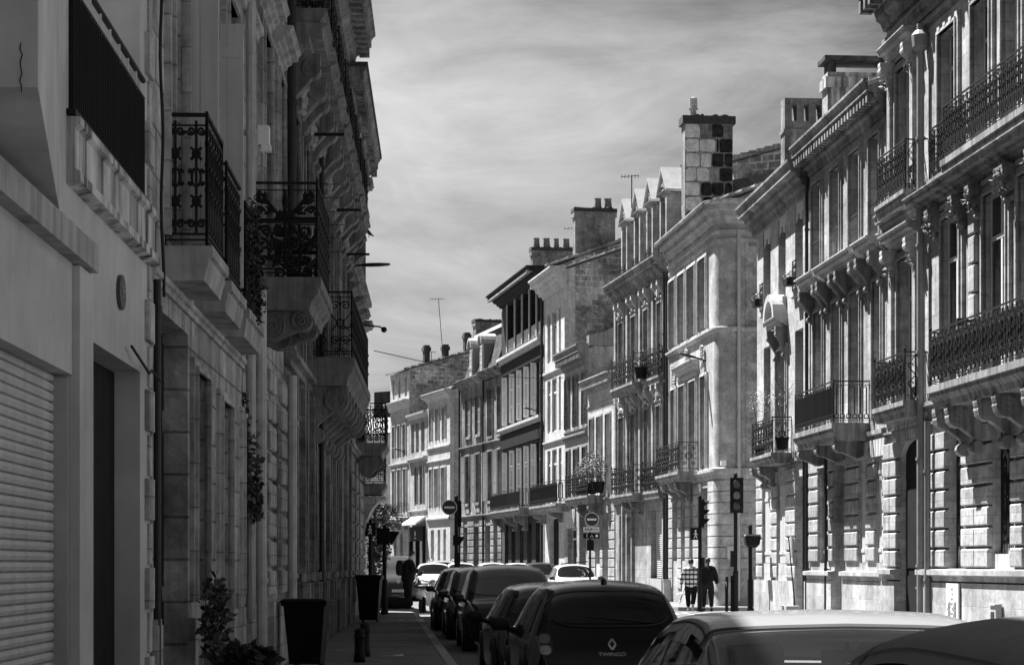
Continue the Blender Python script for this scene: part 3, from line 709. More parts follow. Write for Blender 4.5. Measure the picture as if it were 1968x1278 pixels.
for o in a1[1:]:
    for u in (o['u0']-.2, o['u1']+.2):
        c = MB(); console(c, u-.13, u+.13, o['z1']+.28, .7, .34, scroll=False); leaves(c, (u, -.25, o['z1']+.0), (.2, .14, .3), 90, .11); A.part('capital', c, 'trim_dark')
# quoin pilaster beside first floor and rusticated ground floor
mb = MB(); uq = WA.u(1874)
rustic(mb, [(uq-.22, uq+.22)], 5.2, 8.7, .62, .05, .09)
gp = [(a, e) for a, e in gaps(L, a0+ad, 2.5)]
seg = []
for a, e in gp:
    m_ = (a+e)/2
    if e-a > .9: seg += [(a+.02, a+(e-a)*.5), (a+(e-a)*.5, e-.02)]
    else: seg.append((a+.02, e-.02))
rustic(mb, seg, 1.48, 4.35, .41, .05, .10)
A.part('rusticated_stonework', mb, 'stone_a')
mb = MB()
for o in a0:                   # keystones and voussoirs
    m_ = (o['u0']+o['u1'])/2; hw = (o['u1']-o['u0'])/2
    for k in range(-3, 4):
        t = k*.36; mb.prism([(m_+k*.24-.1, 4.36), (m_+k*.24+.1, 4.36), (m_+k*.30+.13, 4.86), (m_+k*.30-.13, 4.86)], 1, -.07-(.05 if k == 0 else 0), .0)
for o in ad:
    m_ = (o['u0']+o['u1'])/2
    for k in range(-4, 5): mb.prism([(m_+k*.2-.08, 4.3), (m_+k*.2+.08, 4.3), (m_+k*.29+.12, 4.88), (m_+k*.29-.12, 4.88)], 1, -.08, .0)
A.part('voussoirs', mb, 'stone_a')
mb = MB()                      # plinth
for a, e in gaps(L, ad, 1.0): mb.box(a+.01, e-.01, -.14, .0, 0, 1.18); band(mb, a-.0, e+.0, 1.34, .26, .24)
A.part('plinth', mb, 'stone_d')
g_ = MB()                      # window grilles of the ground floor
for o in a0:
    w_ = o['u1']-o['u0']; ironrun(g_, lambda s, z, o=o: (o['u0']+.05+s, .16, o['z0']+.05+z), w_-.1, 2.75, 'dense', .4, .011)
A.part('window_grille', g_, 'iron')
pb = A.part('window_board', MB().box(a0[1]['u0']+.02, a0[1]['u1']-.02, .02, .2, 1.46, 1.76), 'trim')
uh, vh = WA.u(1774), WA.u(1737, .42)
k1 = dict(style='dense', cw=.42, rr=.011)
ub0 = WA.u(1683, .40); balcony(A, ub0, uh, 9.72, .44, 1.08, 'oval', .24, .3, .009, cons=(), sstyle='diamond', scw=.44, ch=.4, sides=(1, 1))
us = WA.u(1781, .15); ue = WA.u(1808, .5)
balcony(A, us, ue, 9.72, .16, 1.08, 'oval', .24, .24, .009)
balcony(A, ue, L, 9.72, .52, 1.08, 'oval', .24, .42, .009, sstyle='diamond', scw=.5)
u1a = WA.u(1677, .5); u1b = WA.u(1781)
balcony(A, u1a, u1b, 5.1, .52, 1.05, 'dense', .62, .34, .011, sstyle='diamond', scw=.5, finial=True)
ub = WA.u(1783, .9)
balcony(A, ub, L, 5.1, .92, 1.08, 'dense', .52, .44, .012, sstyle='diamond', scw=.5, cons=[WA.u(x) for x in (1868, 1893, 1952, 1990, 2050, 2090)], ch=.95, lw=.24, finial=True)
pipe(A, WA.u(1783), .3, 13.2, .085, 'pipe_mid', -.16); mb = MB().lathe((WA.u(1783), -.16, 12.6), [(.09, 0), (.18, .1), (.2, .35), (.12, .45)], 12); A.part('hopper', mb, 'pipe_mid')
pipe(A, WA.u(1800), 0, 4.6, .07, 'pipe_mid', -.2)

# ---- house B
WB = Wall(1555, 56.5, 1703.5, 48.38)
B = Bld('town_house', 'stone house with bracketed window hoods and plain barred balcony, left of the tallest house', WB)
hB = 12.35
b2 = wops(WB, [(1563, 1581), (1599, 1617), (1635, 1656), (1674, 1694)], 9.3, 11.72, 'void', d=.5)
b1 = wops(WB, [(1567, 1584), (1602, 1619), (1636, 1656), (1680, 1697)], 4.98, 8.25, 'void', d=.5)
b0 = wops(WB, [(1576, 1591)], 1.6, 4.1, 'board', d=.3, sy=.1, lm='slat_grey')+wops(WB, [(1652, 1666), (1685, 1698)], 1.6, 4.1, 'board', d=.3, sy=.05, lm='slat_grey')
bd = wops(WB, [(1604, 1625)], .35, 4.1, 'door', d=.55)
mb = MB(); shell(mb, WB, hB, 11, b2+b1+b0+bd, lift=.42); B.part('wall', mb, 'stone_b')
B.part('roof', roof_mb(WB, hB+.42, 11, over=.45, barrel=True), 'tile')
for o in b2+b1+b0+bd: fill(B, o)
L = WB.L; mb = MB()
cornice(mb, -.05, L, 12.85, .75, .55, .30, .15); band(mb, 0, L, 12.08, .14, .07); band(mb, 0, L, 9.1, .2, .1); band(mb, 0, L, 4.62, .26, .12)
B.part('cornice', mb, 'stone_cornice')
mb = MB()
for o in b2+b1: surround(mb, o, .13, .05)
for o in b2: sill(mb, o, .12, .16, .12)
B.part('surround', mb, 'stone_b')
mb = MB(); cs = []
for grp in ((b1[0],), (b1[1], b1[2]), (b1[3],)):
    ua, ue_ = grp[0]['u0']-.42, min(grp[-1]['u1']+.42, L-.02); cornice(mb, ua, ue_, 9.2, .36, .5)
    cs += [ua+.14, ue_-.14]+([(grp[0]['u1']+.14), (grp[1]['u0']-.14)] if len(grp) == 2 else [])
B.part('window_hood', mb, 'trim')
for u in cs: c = MB(); console(c, u-.1, u+.1, 8.86, .85, .4, scroll=False); B.part('corbel', c, 'trim_dark')
mb = MB(); rustic(mb, [(a+.05, e-.05) for a, e in gaps(L, b0+bd, 2.5)], 1.6, 4.35, .42, .06, .06); B.part('rusticated_stonework', mb, 'stone_b')
mb = MB()
for o in b0: 
    for k in range(5): mb.prism([((o['u0']+o['u1'])/2+(k-2)*.24-.1, 4.1), ((o['u0']+o['u1'])/2+(k-2)*.24+.1, 4.1), ((o['u0']+o['u1'])/2+(k-2)*.29+.12, 4.5), ((o['u0']+o['u1'])/2+(k-2)*.29-.12, 4.5)], 1, -.08, 0)
B.part('voussoirs', mb, 'trim')
mb = MB()
for a, e in gaps(L, bd, 1.0): mb.box(a+.01, e-.01, -.1, 0, 0, 1.15); band(mb, a, e, 1.28, .24, .18)
mb.box(bd[0]['u0'], bd[0]['u1'], -.1, .5, 0, .34)
B.part('plinth', mb, 'stone_d')
un = WB.u(1672); uf = WB.u(1523, .93)
balcony(B, max(uf, .15), un, 4.95, .93, 1.0, 'bars', .26, .42, .010, sstyle='bars', scw=.26, cons=[WB.u(1590), WB.u(1626), WB.u(1664)], hc=True, ch=.38, lw=.2)
pipe(B, .06, .2, 12.2, .05, 'pipe_dark', -.08); pipe(B, WB.u(1594), .2, 4.7, .04, 'pipe_dark', -.1)
chimney(B, .1, .75, .34, 2.15, 12.6, 14.75, 'concrete', cap='none', slab=True)
gr = MB()
for o in b2: gr.box(o['u1']-.55, o['u1']-.0, .1, .13, o['z0']+.02, o['z0']+.85); gr.box(o['u0'], o['u1'], -.04, -.0, o['z0']+.82, o['z0']+.88)
B.part('window_rail', gr, 'iron')

# ---- house C
WC = Wall(1455, 64, 1555, 56.5)
C = Bld('town_house', 'narrow three-bay stone house at the street corner, with one round-pedimented window over a small balcony', WC)
hC = 12.1
c2 = wops(WC, [(1467, 1481), (1496, 1510), (1528, 1543)], 9.22, 11.62, 'void', d=.5)
c1 = wops(WC, [(1468, 1481), (1528, 1544)], 4.9, 8.08, 'void', d=.5)+wops(WC, [(1494, 1513)], 4.78, 7.75, 'void', d=.5)
c0 = wops(WC, [(1468, 1482), (1496, 1511)], 1.6, 3.85, 'board', d=.2, sy=.04, lm='slat_grey')
cd = wops(WC, [(1531, 1549)], .15, 4.0, 'door', d=.8)
mb = MB(); shell(mb, WC, hC, 10, c2+c1+c0+cd, lift=.35); C.part('wall', mb, 'stone_c')
C.part('roof', roof_mb(WC, hC+.35, 10, over=.45, barrel=True), 'tile')
for o in c2+c1+c0+cd: fill(C, o)
L = WC.L; mb = MB()
cornice(mb, -.45, L, 12.55, .85, .6); band(mb, -.02, L, 11.95, .1, .06); band(mb, -.02, L, 4.45, .2, .1)
C.part('cornice', mb, 'stone_cornice')
mb = MB()
for o in c2: sill(mb, o, .12, .2, .14); mb.box(o['u0']-.1, o['u1']+.1, -.08, 0, o['z0']-.22, o['z0']-.1)
C.part('sill', mb, 'trim')
o = c1[2]; m_ = (o['u0']+o['u1'])/2; mb = MB(); K = 12
ring = [(m_+.78*math.cos(math.pi*k/K), 8.62+.72*math.sin(math.pi*k/K)) for k in range(K+1)]; rin = [(m_+.58*math.cos(math.pi*k/K), 8.62+.52*math.sin(math.pi*k/K)) for k in range(K+1)]
mb.prism(ring+rin[::-1], 1, -.42, 0); mb.box(m_-.5, m_+.5, -.05, 0, 8.6, 9.1); cornice(mb, m_-.82, m_+.82, 8.62, .26, .42); surround(mb, o, .13, .05)
C.part('pediment', mb, 'trim')
for s_ in (-1, 1): c = MB(); console(c, m_+s_*.62-.08, m_+s_*.62+.08, 8.36, .95, .34, scroll=False); C.part('corbel', c, 'trim_dark')
for o in c2:                       # lace valances in the window heads
    v = MB(); w_ = o['u1']-o['u0']
    for k in range(6): v.box(o['u0']+w_*k/6, o['u0']+w_*(k+1)/6, .02, .03, o['z1']-.42-.12*math.sin(k*1.9+1), o['z1'])
    C.part('valance', v, 'sign_grey')
mb = MB(); rustic(mb, [(a+.04, e-.04) for a, e in gaps(L, c0+cd, 2.5)], 1.15, 4.3, .4, .05, .05); C.part('rusticated_stonework', mb, 'stone_c')
mb = MB()
for a, e in gaps(L, cd, .6): mb.box(a, e, -.1, 0, 0, 1.1)
C.part('plinth', mb, 'stone_d')
uf = WC.u(1443, .57); un = WC.u(1522)
balcony(C, max(uf, .2), un, 4.72, .6, 1.0, 'scroll', .4, .3, .010, sstyle='scroll', scw=.6, cons=[WC.u(1475), WC.u(1490)], ch=.6, lw=.32)
chimney(C, .1, .7, .72, 2.05, 12.4, 15.75, 'chimney_stone', cap='none', holes=3)
pipe(C, WC.u(1551), .1, 4.6, .04, 'pipe_dark')
C.part('doorbell_panel', MB().box(cd[0]['u0']-.36, cd[0]['u0']-.12, -.12, -.06, 1.75, 2.35), 'zinc')

# ---- house D: rounded corner house across the side street
WD = Wall(1285, 81.6, 1372, 72.9)
D = Bld('corner_house', 'pale corner house with rounded edge and blank side wall, behind the two walking people', WD)
hD = 13.6; L = WD.L; rD = .55
d2 = wops(WD, [(1289, 1301), (1306, 1319), (1324, 1339), (1345, 1360)], 9.95, 12.5, 'void', d=.36); d2[1]['kind'] = 'louver'; d2[1]['sy'] = .2
d1 = wops(WD, [(1293, 1301), (1308, 1320), (1328, 1341), (1350, 1360)], 5.0, 8.28, 'louver', d=.36, sy=.1, lm='paint_light')
d0 = wops(WD, [(1294, 1303), (1311, 1318), (1327, 1333)], 1.7, 4.2, 'void', d=.4)
dd = wops(WD, [(1349, 1362)], .1, 4.3, 'door', d=.5, lm='paint_mid')
mb = MB(); facade(mb, L, 0, hD, d2+d1+d0+dd)
# rounded corner, side wall running off to the right, back and left
arc = [(L+rD*math.sin(t*math.pi/20), rD-rD*math.cos(t*math.pi/20)) for t in range(11)]
SD = 15.
pl = arc+[(L+rD, SD), (0.006, SD), (0.006, 0)]
for (x0, y0), (x1, y1) in zip(pl, pl[1:]): mb.face([(x0, y0, 0), (x1, y1, 0), (x1, y1, hD), (x0, y0, hD)])
D.part('wall', mb, 'stone_d')
D.part('side_wall_render', MB().box(L+rD+.002, L+rD+.02, 1.0, SD, .6, 12.9), 'rubble_side')
mb = MB()
def wrap(mb, prof):                    # sweep a (proj, z) profile along the front, round the corner and along the side
    base = [(0, 0)]+arc+[(L+rD, SD)]
    nrm = [(0, -1)]+[(math.sin(t*math.pi/20), -math.cos(t*math.pi/20)) for t in range(11)]+[(1, 0)]
    mb.loft([[(x+nx*p, y+ny*p, z) for p, z in prof] for (x, y), (nx, ny) in zip(base, nrm)])
wrap(mb, [(-.02, 13.4), (.08, 13.4), (.12, 13.55), (.22, 13.65), (.25, 13.8), (.36, 13.9), (.38, 14.06), (.45, 14.14), (.45, 14.22), (-.02, 14.3)])
for z_, p_ in ((13.15, .07), (12.85, .05), (9.75, .14), (8.95, .0)): 
    if p_: wrap(mb, [(-.01, z_-.1), (p_*.5, z_-.08), (p_, z_), (p_, z_+.06), (-.01, z_+.1)])
wrap(mb, [(-.01, 4.55), (.06, 4.55), (.1, 4.7), (.16, 4.8), (.16, 4.9), (-.01, 4.95)])
for k in range(int(L/.3)): mb.box(.1+k*.3, .22+k*.3, -.25, -.1, 13.62, 13.8)
for k in range(3): mb.box(L+rD+.1, L+rD+.34, .7+k*.3, .82+k*.3, 13.62, 13.8)
D.part('cornice', mb, 'stone_d')
mb = MB()
for o in d2+d1: surround(mb, o, .12, .08)
for k in range(10):                      # channelled courses wrap the corner at street level
    pass
m2 = (d1[1]['u0']+d1[2]['u1'])/2
cornice(mb, d1[1]['u0']-.25, d1[2]['u1']+.25, 9.0, .4, .35)
mb.box(d1[1]['u0']-.1, d1[2]['u1']+.1, -.1, 0, 8.42, 8.6)
D.part('surround', mb, 'stone_white')
for u, z_, nn_ in ((d1[0]['u0']+.5, 8.7, .5), (m2, 9.25, .3), (d1[3]['u0']+.35, 8.9, .55)):
    c = MB(); rr_ = random.Random(int(u*10))
    for k in range(34): q_ = rr_.uniform(-.3, nn_); c.ball((u+rr_.uniform(-.2, .2)*(1-.5*abs(q_)), -.1, z_+q_), rr_.uniform(.035, .075), 6)
    D.part('carving', c, 'trim')
mb = MB()
nn_ = 9
for k in range(nn_+1):
    z0, z1 = .62+k*.39, .62+(k+1)*.39-.035
    base = [(dd[0]['u1']+.02, 0)]+arc+[(L+rD, SD)]; nrm = [(0, -1)]+[(math.sin(t*math.pi/20), -math.cos(t*math.pi/20)) for t in range(11)]+[(1, 0)]
    mb.loft([[(x+nx*p, y+ny*p, z) for p, z in ((0., z0), (.045, z0), (.045, z1), (0., z1))] for (x, y), (nx, ny) in zip(base, nrm)])
rustic(mb, [(a+.02, e-.02) for a, e in gaps(L, d0+dd, 2.5)][:-1], .62, 4.5, .39, .035, .045)
D.part('rusticated_stonework', mb, 'stone_d')
zz = 13.6+SD*.0
mb = MB(); hy = 6.
mb.face([(L+rD-.35, .5, 14.25), (L+rD-.35, 2*hy, 14.25), (L+rD-.35, hy, 14.25+hy*.36)]); D.part('gable', mb, 'stucco')
class _W: pass
w_ = _W(); w_.L = L+rD-.1
D.part('roof', roof_mb(w_, 14.1, 12, over=.55, barrel=True), 'tile')
chd = D.part('chimney', MB().box(-.2, .5, .55, 2.45, 13.5, 18.8), 'chimney_stone')
lite, soot = MB(), MB(); rn = random.Random(8)     # squared blocks, the lower and right-hand ones black with age
for k in range(9):
    z1 = 18.74-k*.57; cuts = [.55, 1.0+.12*(k % 3), 1.5+.14*((k*2) % 3), 2.0-.1*(k % 2), 2.45] if k % 2 else [.55, 1.15, 1.62, 2.1, 2.45]
    for j in range(4):
        dark = (k >= 5 and (j > 0 or k > 5)) or (j >= 2 and k in (1, 2, 3, 4)) or (k == 0 and j >= 1) or (k == 4 and j == 1)
        ja = [rn.uniform(-.02, .02) for _ in range(4)]; ch_ = [rn.uniform(.03, .11) for _ in range(4)]
        y0_, y1_, zb_, zt_ = cuts[j]+.025+ja[0], cuts[j+1]-.025+ja[1], z1-.52+ja[2], z1-.01+ja[3]*.5
        oc = [(y0_+ch_[0], zb_), (y1_-ch_[1], zb_), (y1_, zb_+ch_[1]), (y1_, zt_-ch_[2]), (y1_-ch_[2], zt_), (y0_+ch_[3], zt_), (y0_, zt_-ch_[3]), (y0_, zb_+ch_[0])]
        if dark and rn.random() < .2: continue
        my, mz = (y0_+y1_)/2, (zb_+zt_)/2
        for ux, sg in ((-.2, -1), (.5, 1)): (soot if dark else lite).loft([[(ux+sg*q_, my+(y_-my)*m_, mz+(z_-mz)*m_) for y_, z_ in oc] for q_, m_ in ((0, 1), (.02, 1), (.04, .93))])
D.part('pale_blocks', lite, 'stone_white', chd); D.part('blackened_blocks', soot, 'black_stone', chd)
mb = MB().box(-.3, .6, .45, 2.55, 18.75, 19.05); 
rn = random.Random(4)
for k in range(26): mb.ball((rn.uniform(-.2, .5), rn.uniform(.95, 2.4), 19.05), rn.uniform(.06, .13), 6)
D.part('chimney_cap', mb, 'moss')
D.part('chimney_cowl', MB().lathe((.15, .95, 19.05), [(.14, 0), (.12, .3), (.2, .32), (.2, .36), (.13, .38), (.16, .4), (.16, .75), (.02, .8)], 10), 'zinc')
balcony(D, WD.u(1260, .75)+.0 if WD.u(1260, .75) > 0 else -.6, WD.u(1343), 4.95, .78, 1.05, 'scroll', .45, .35, .011, sstyle='scroll', scw=.55, cons=[WD.u(1303), WD.u(1318), WD.u(1330)], ch=.7, lw=.3)
pipe(D, 0.05, .1, 13, .05, 'pipe_dark')
mb = MB().tube([(L+rD+.1, .75, .3), (L+rD+.1, .75, 13.2)], .07, 10)
for z_ in (2.2, 5, 7.8, 10.6): mb.tube([(L+rD+.1, .75, z_), (L+rD+.1, .75, z_+.08)], .095, 10)
D.part('drainpipe', mb, 'zinc')
D.part('alarm_box', MB().box(L+rD+.0, L+rD+.1, .12, .3, 5.0, 5.16), 'sign_white')
D.part('gas_hatch', MB().box(L+rD+.045, L+rD+.07, .35, .72, 1.75, 2.2), 'zinc')
# street name plate on the side wall
mb = MB().box(L+rD+.045, L+rD+.075, 1.5, 1.95, 4.1, 4.6); pl_ = D.part('street_plate', mb, 'frame_dark')
D.part('plate_border', MB().box(L+rD+.076, L+rD+.08, 1.53, 1.56, 4.13, 4.57).box(L+rD+.076, L+rD+.08, 1.89, 1.92, 4.13, 4.57).box(L+rD+.076, L+rD+.08, 1.56, 1.89, 4.13, 4.16).box(L+rD+.076, L+rD+.08, 1.56, 1.89, 4.54, 4.57), 'sign_white', pl_)
# rubble house whose gable rises behind D
WG = Wall(1380, 86, 1520, 84.5)
G9 = Bld('rear_house', 'rubble stone gable with tiled slope rising behind the pale corner house', WG)
q = lambda px, py: (WG.u(px), WG.z(px, py))
mb = MB(); pts = [(WG.u(1380), 8), (WG.u(1520), 8), q(1520, 283), q(1500, 288), q(1397, 316), q(1380, 320)]
mb.prism(pts, 1, 0, 6); G9.part('wall', mb, 'rubble')
mb = MB(); (ax, az), (bx, bz) = q(1380, 318), q(1520, 281)
for k in range(9):
    x0 = ax+(bx-ax)*k/9; x1 = ax+(bx-ax)*(k+1)/9; z0 = az+(bz-az)*k/9; z1 = az+(bz-az)*(k+1)/9
    mb.prism([(x0, z0), (x1, z1), (x1, z1+.16), (x0, z0+.22)], 1, -.2, 6)
G9.part('roof', mb, 'tile')

# ---- house E: dormers and caryatid ornament
WE = Wall(1183, 91.7, 1283, 82)
E = Bld('town_house', 'ornate house with four pedimented dormers and two pairs of ironwork balconies', WE)
hE = 13.2; L = WE.L
e2 = wops(WE, [(1192, 1200), (1216, 1225), (1240, 1249), (1266, 1275)], 9.1, 12.0, 'louver', d=.4, sy=.08, lm='slat_grey')
e1 = wops(WE, [(1192, 1203), (1215, 1224), (1241, 1249), (1264, 1273)], 4.6, 7.9, 'louver', d=.4, sy=.08, lm='slat_grey')
e0 = wops(WE, [(1190, 1199)], .15, 3.7, 'void', d=.5)+wops(WE, [(1204, 1217)], .15, 3.6, 'roller', d=.4, lm='paint_grey')+wops(WE, [(1251, 1272)], 1.0, 3.75, 'roller', d=.25, lm='slat_grey')
mb = MB(); shell(mb, WE, hE, 11, e2+e1+e0, slope=.2); E.part('wall', mb, 'stone_e')
for o in e2+e1+e0: fill(E, o)
mb = MB(); cornice(mb, -.05, L+.02, 13.75, .8, .6); band(mb, 0, L, 8.75, .2, .16); band(mb, 0, L, 4.2, .2, .16); E.part('cornice', mb, 'stone_cornice')
mb = MB()
for o in e2+e1: surround(mb, o, .14, .07)
for i in range(5):
    u = [0.25]+[(e2[i]['u1']+e2[i+1]['u0'])/2 for i in range(3)]+[L-.25]; u = u[i]
    mb.box(u-.16, u+.16, -.1, 0, 9.0, 13.0); mb.box(u-.16, u+.16, -.1, 0, 4.5, 8.65)
E.part('pilaster', mb, 'stone_e')
for o in e2+e1:
    c = MB(); m_ = (o['u0']+o['u1'])/2; rr_ = random.Random(int(m_*31))
    for s_ in (-1, 1): console(c, m_+s_*.45-.09, m_+s_*.45+.09, o['z1']+.85, .75, .3, scroll=False)
    for k in range(12): c.ball((m_+rr_.uniform(-.28, .28), -.12, o['z1']+.3+rr_.uniform(-.1, .5)), rr_.uniform(.06, .12), 6)
    E.part('carved_head', c, 'trim')
mb = MB(); mb.prism([(.25, 13.7), (1.6, 16.6), (5, 17.2), (10, 13.5)], 0, 0, L); E.part('roof', mb, 'slate')
for i, o in enumerate(e2):
    m_ = (o['u0']+o['u1'])/2; w2 = .62
    f_ = MB()
    q_ = [op(m_-.36, m_+.36, 14.1, 16.0, 'void', d=.25)]
    t_ = MB(); facade(t_, m_+w2, 13.7, 16.35, q_, m_-w2); t_.xf(lambda p: (p[0], p[1]+.2, p[2])); f_.add(t_)
    f_.face([(m_-w2, .2, 13.7), (m_-w2, 2.2, 13.7), (m_-w2, 2.2, 16.35), (m_-w2, .2, 16.35)]); f_.face([(m_+w2, .2, 13.7), (m_+w2, 2.2, 13.7), (m_+w2, 2.2, 16.35), (m_+w2, .2, 16.35)])
    f_.prism([(m_-w2, 16.3), (m_+w2, 16.3), (m_, 17.15)], 1, .16, 2.6)
    for s_ in (-1, 1): f_.box(m_+s_*.5-.1, m_+s_*.5+.1, .08, .2, 13.8, 16.2)
    mm = MB(); cornice(mm, m_-w2-.14, m_+w2+.14, 16.42, .2, .22, y=.2); f_.add(mm)
    dm = E.part('dormer', f_, 'stone_e')
    rt = MB().prism([(m_-w2-.22, 16.32), (m_, 17.3), (m_+w2+.22, 16.32), (m_+w2+.22, 16.42), (m_, 17.42), (m_-w2-.22, 16.42)], 1, -.02, 2.9); E.part('roof', rt, 'zinc', dm)
    E.part('window', MB().box(m_-.35, m_+.35, .38, .4, 14.1, 16.0), 'glass', dm)
    tr = MB(); rr_ = random.Random(i)
    for k in range(14): tr.ball((m_+rr_.uniform(-.25, .25), .12, 16.45+rr_.uniform(0, .4)), rr_.uniform(.04, .09), 6)
    E.part('carving', tr, 'trim', dm)
    r_ = MB(); ironrun(r_, lambda s, z: (m_-.42+s, .0, 13.85+z), .84, .6, 'scroll', .42, .010); E.part('railing', r_, 'iron', dm)
for px0, y0 in ((1243, 3.2), (1225, 3.6)): chimney(E, WE.u(px0)-.3, WE.u(px0)+.3, 1.6, 2.9, 16, 18.0, 'trim_dark', cap='moss')
chimney(E, L-.9, L-.2, .9, 2.4, 16, 18.3, 'trim_soot', cap='none', slab=False)
un, us2 = WE.u(1247), WE.u(1172, .7)
for zf in (9.05, 4.5):
    balcony(E, max(us2, .1), un, zf, .7, 1.15, 'scroll', .42, .34, .012, sstyle='scroll', scw=.6, finial=True, cons=[un-1.0, un-2.6] if zf < 5 else ())
    balcony(E, un+.02, L-.25, zf, .34, 1.15, 'scroll', .42, .3, .012, finial=True)
pipe(E, L-.06, .2, 13.4, .06, 'pipe_dark', -.12)
mb = MB().box(e0[2]['u0']-.05, e0[2]['u1']+.05, -.03, .2, .1, 1.0); E.part('shop_board', mb, 'paint_mid')
pb = MB()
for k in (0, 1): pb.box(e0[0]['u1']+.02+k*(e0[1]['u1']-e0[0]['u1']+.02), e0[0]['u1']+.18+k*(e0[1]['u1']-e0[0]['u1']+.02), -.12, 0, 0, 4.1)
E.part('shopfront_pier', pb, 'stone_e')

# ---- houses F, G
WF = Wall(1130, 97.5, 1183, 91.9)
Fh = Bld('low_house', 'low two-storey stone house with three narrow windows and a dentil cornice', WF)
L = WF.L
f1 = wops(WF, [(1134, 1141), (1148, 1157), (1165, 1174)], 4.9, 8.3, 'void', d=.35)
f0 = wops(WF, [(1146, 1154)], 1.6, 3.8, 'void', d=.4)+wops(WF, [(1160, 1170)], .1, 3.9, 'door', d=.4)
mb = MB(); shell(mb, WF, 9.7, 8, f1+f0, lift=.3); Fh.part('wall', mb, 'stone_white')
for o in f1+f0: fill(Fh, o)
mb = MB(); cornice(mb, -.1, L, 10.1, .6, .45, .25, .1); band(mb, 0, L, 8.85, .12, .06); band(mb, 0, L, 4.5, .2, .1)
for o in f1: surround(mb, o, .1, .04)
rustic(mb, [(a+.03, e-.03) for a, e in gaps(L, f0, 2.5)], .6, 4.3, .42, .05, .05); Fh.part('cornice', mb, 'stone_f')
Fh.part('roof', roof_mb(WF, 10.0, 8, over=.4, barrel=True), 'tile')
WGG = Wall(1085, 103, 1130, 97.6)
Gh = Bld('narrow_house', 'narrow stone house with a heavy stained cornice, above the terrace of flowers', WGG)
L = WGG.L
g2 = wops(WGG, [(1087, 1095), (1103, 1111), (1120, 1128)], 8.2, 10.6, 'half', d=.3, an=170, lm='slat_grey')
g1 = wops(WGG, [(1090, 1096), (1104, 1112), (1121, 1128)], 4.85, 7.1, 'open', d=.3, lm='slat_grey')
g0 = wops(WGG, [(1091, 1108)], 1.4, 3.3, 'glass', d=.3, fm='frame_light')+wops(WGG, [(1113, 1126)], .1, 3.9, 'door', d=.4)
for o in g1: o['kind'] = 'void'
for o in g2: o['kind'] = 'void'
mb = MB(); shell(mb, WGG, 11.3, 8, g2+g1+g0, lift=.4); Gh.part('wall', mb, 'stone_f')
for o in g2+g1+g0: fill(Gh, o)
mb = MB(); cornice(mb, -.1, L+.1, 11.9, .9, .6, .3, .12); band(mb, 0, L, 7.75, .25, .16); band(mb, 0, L, 8.0, .1, .08); band(mb, 0, L, 4.45, .15, .1)
for o in g2+g1: surround(mb, o, .1, .05)
Gh.part('cornice', mb, 'trim_dark')
mb = MB().prism([(0, 11.8), (4.2, 11.8), (4.2, 12.3), (2.4, 12.6), (1.6, 12.9), (.8, 12.5), (0, 12.3)], 0, L-.3, L+.25); Gh.part('parapet', mb, 'trim_dark')
Gh.part('roof', roof_mb(WGG, 11.7, 8, over=.3), 'tile')
r_ = MB()
for o in g2: ironrun(r_, lambda s, z, o=o: (o['u0']+s, -.08, o['z0']+.05+z), o['u1']-o['u0'], .8, 'scroll', .4, .011)
Gh.part('window_rail', r_, 'iron')
un = WF.u(1162)
balcony(Fh, -1.6, un, 4.7, .82, 1.05, 'scroll', .45, .36, .012, cons=[.8, un-.4], hc=True, ch=.55, lw=.24)
Gh.part('notice_panel', MB().box(WGG.u(1089), WGG.u(1107), -.08, -.02, 3.35, 4.25), 'stone_white')

# ---- house H: white, tall, rubble gable towards us
WH = Wall(1045, 108.5, 1085, 103.1)
Hh = Bld('tall_house', 'tall white-painted narrow house with a rubble stone gable facing down the street', WH)
L = WH.L
h3 = wops(WH, [(1052, 1058), (1061, 1070), (1074, 1078)], 11.9, 14.4, 'glass', d=.14)
h2 = wops(WH, [(1052, 1058), (1061, 1070), (1074, 1078)], 8.3, 11.0, 'glass', d=.14)
h1 = wops(WH, [(1052, 1058), (1061, 1070), (1074, 1079)], 4.6, 7.4, 'glass', d=.14)
h0 = wops(WH, [(1056, 1074)], .1, 3.9, 'door', d=.3)
mb = MB(); shell(mb, WH, 15.4, 9, h3+h2+h1+h0, lift=.75); Hh.part('wall', mb, 'stone_white')
Hh.part('gable_facing', MB().prism([(.55, 0), (.55, 16.3), (4.5, 16.15+4.5*.36-.03), (8.9, 16.1), (8.9, 0)], 0, L-.004, L+.035), 'rubble')
for o in h3+h2+h1+h0: fill(Hh, o)
mb = MB(); cornice(mb, -.2, L+.25, 16.3, 1.0, .8); band(mb, 0, L, 11.35, .3, .1); band(mb, 0, L, 7.8, .2, .1); band(mb, 0, L, 4.3, .2, .1); Hh.part('cornice', mb, 'stone_white')
Hh.part('roof', roof_mb(WH, 16.15, 9, over=.5), 'tile')
balcony(Hh, .3, L+2.0, 4.55, .85, 1.1, 'bars', .5, .4, .02, cons=[.6, L-.4], ch=.5)
Hh.part('balcony_board', MB().box(.4, 1.6, -.76, -.72, 4.7, 5.5).box(1.8, L-.2, -.76, -.72, 4.7, 5.5).box(L, L+1.8, -.76, -.72, 4.7, 5.5), 'wood_dark')
pipe(Hh, .05, .2, 15.8, .07, 'pipe_dark', -.12)

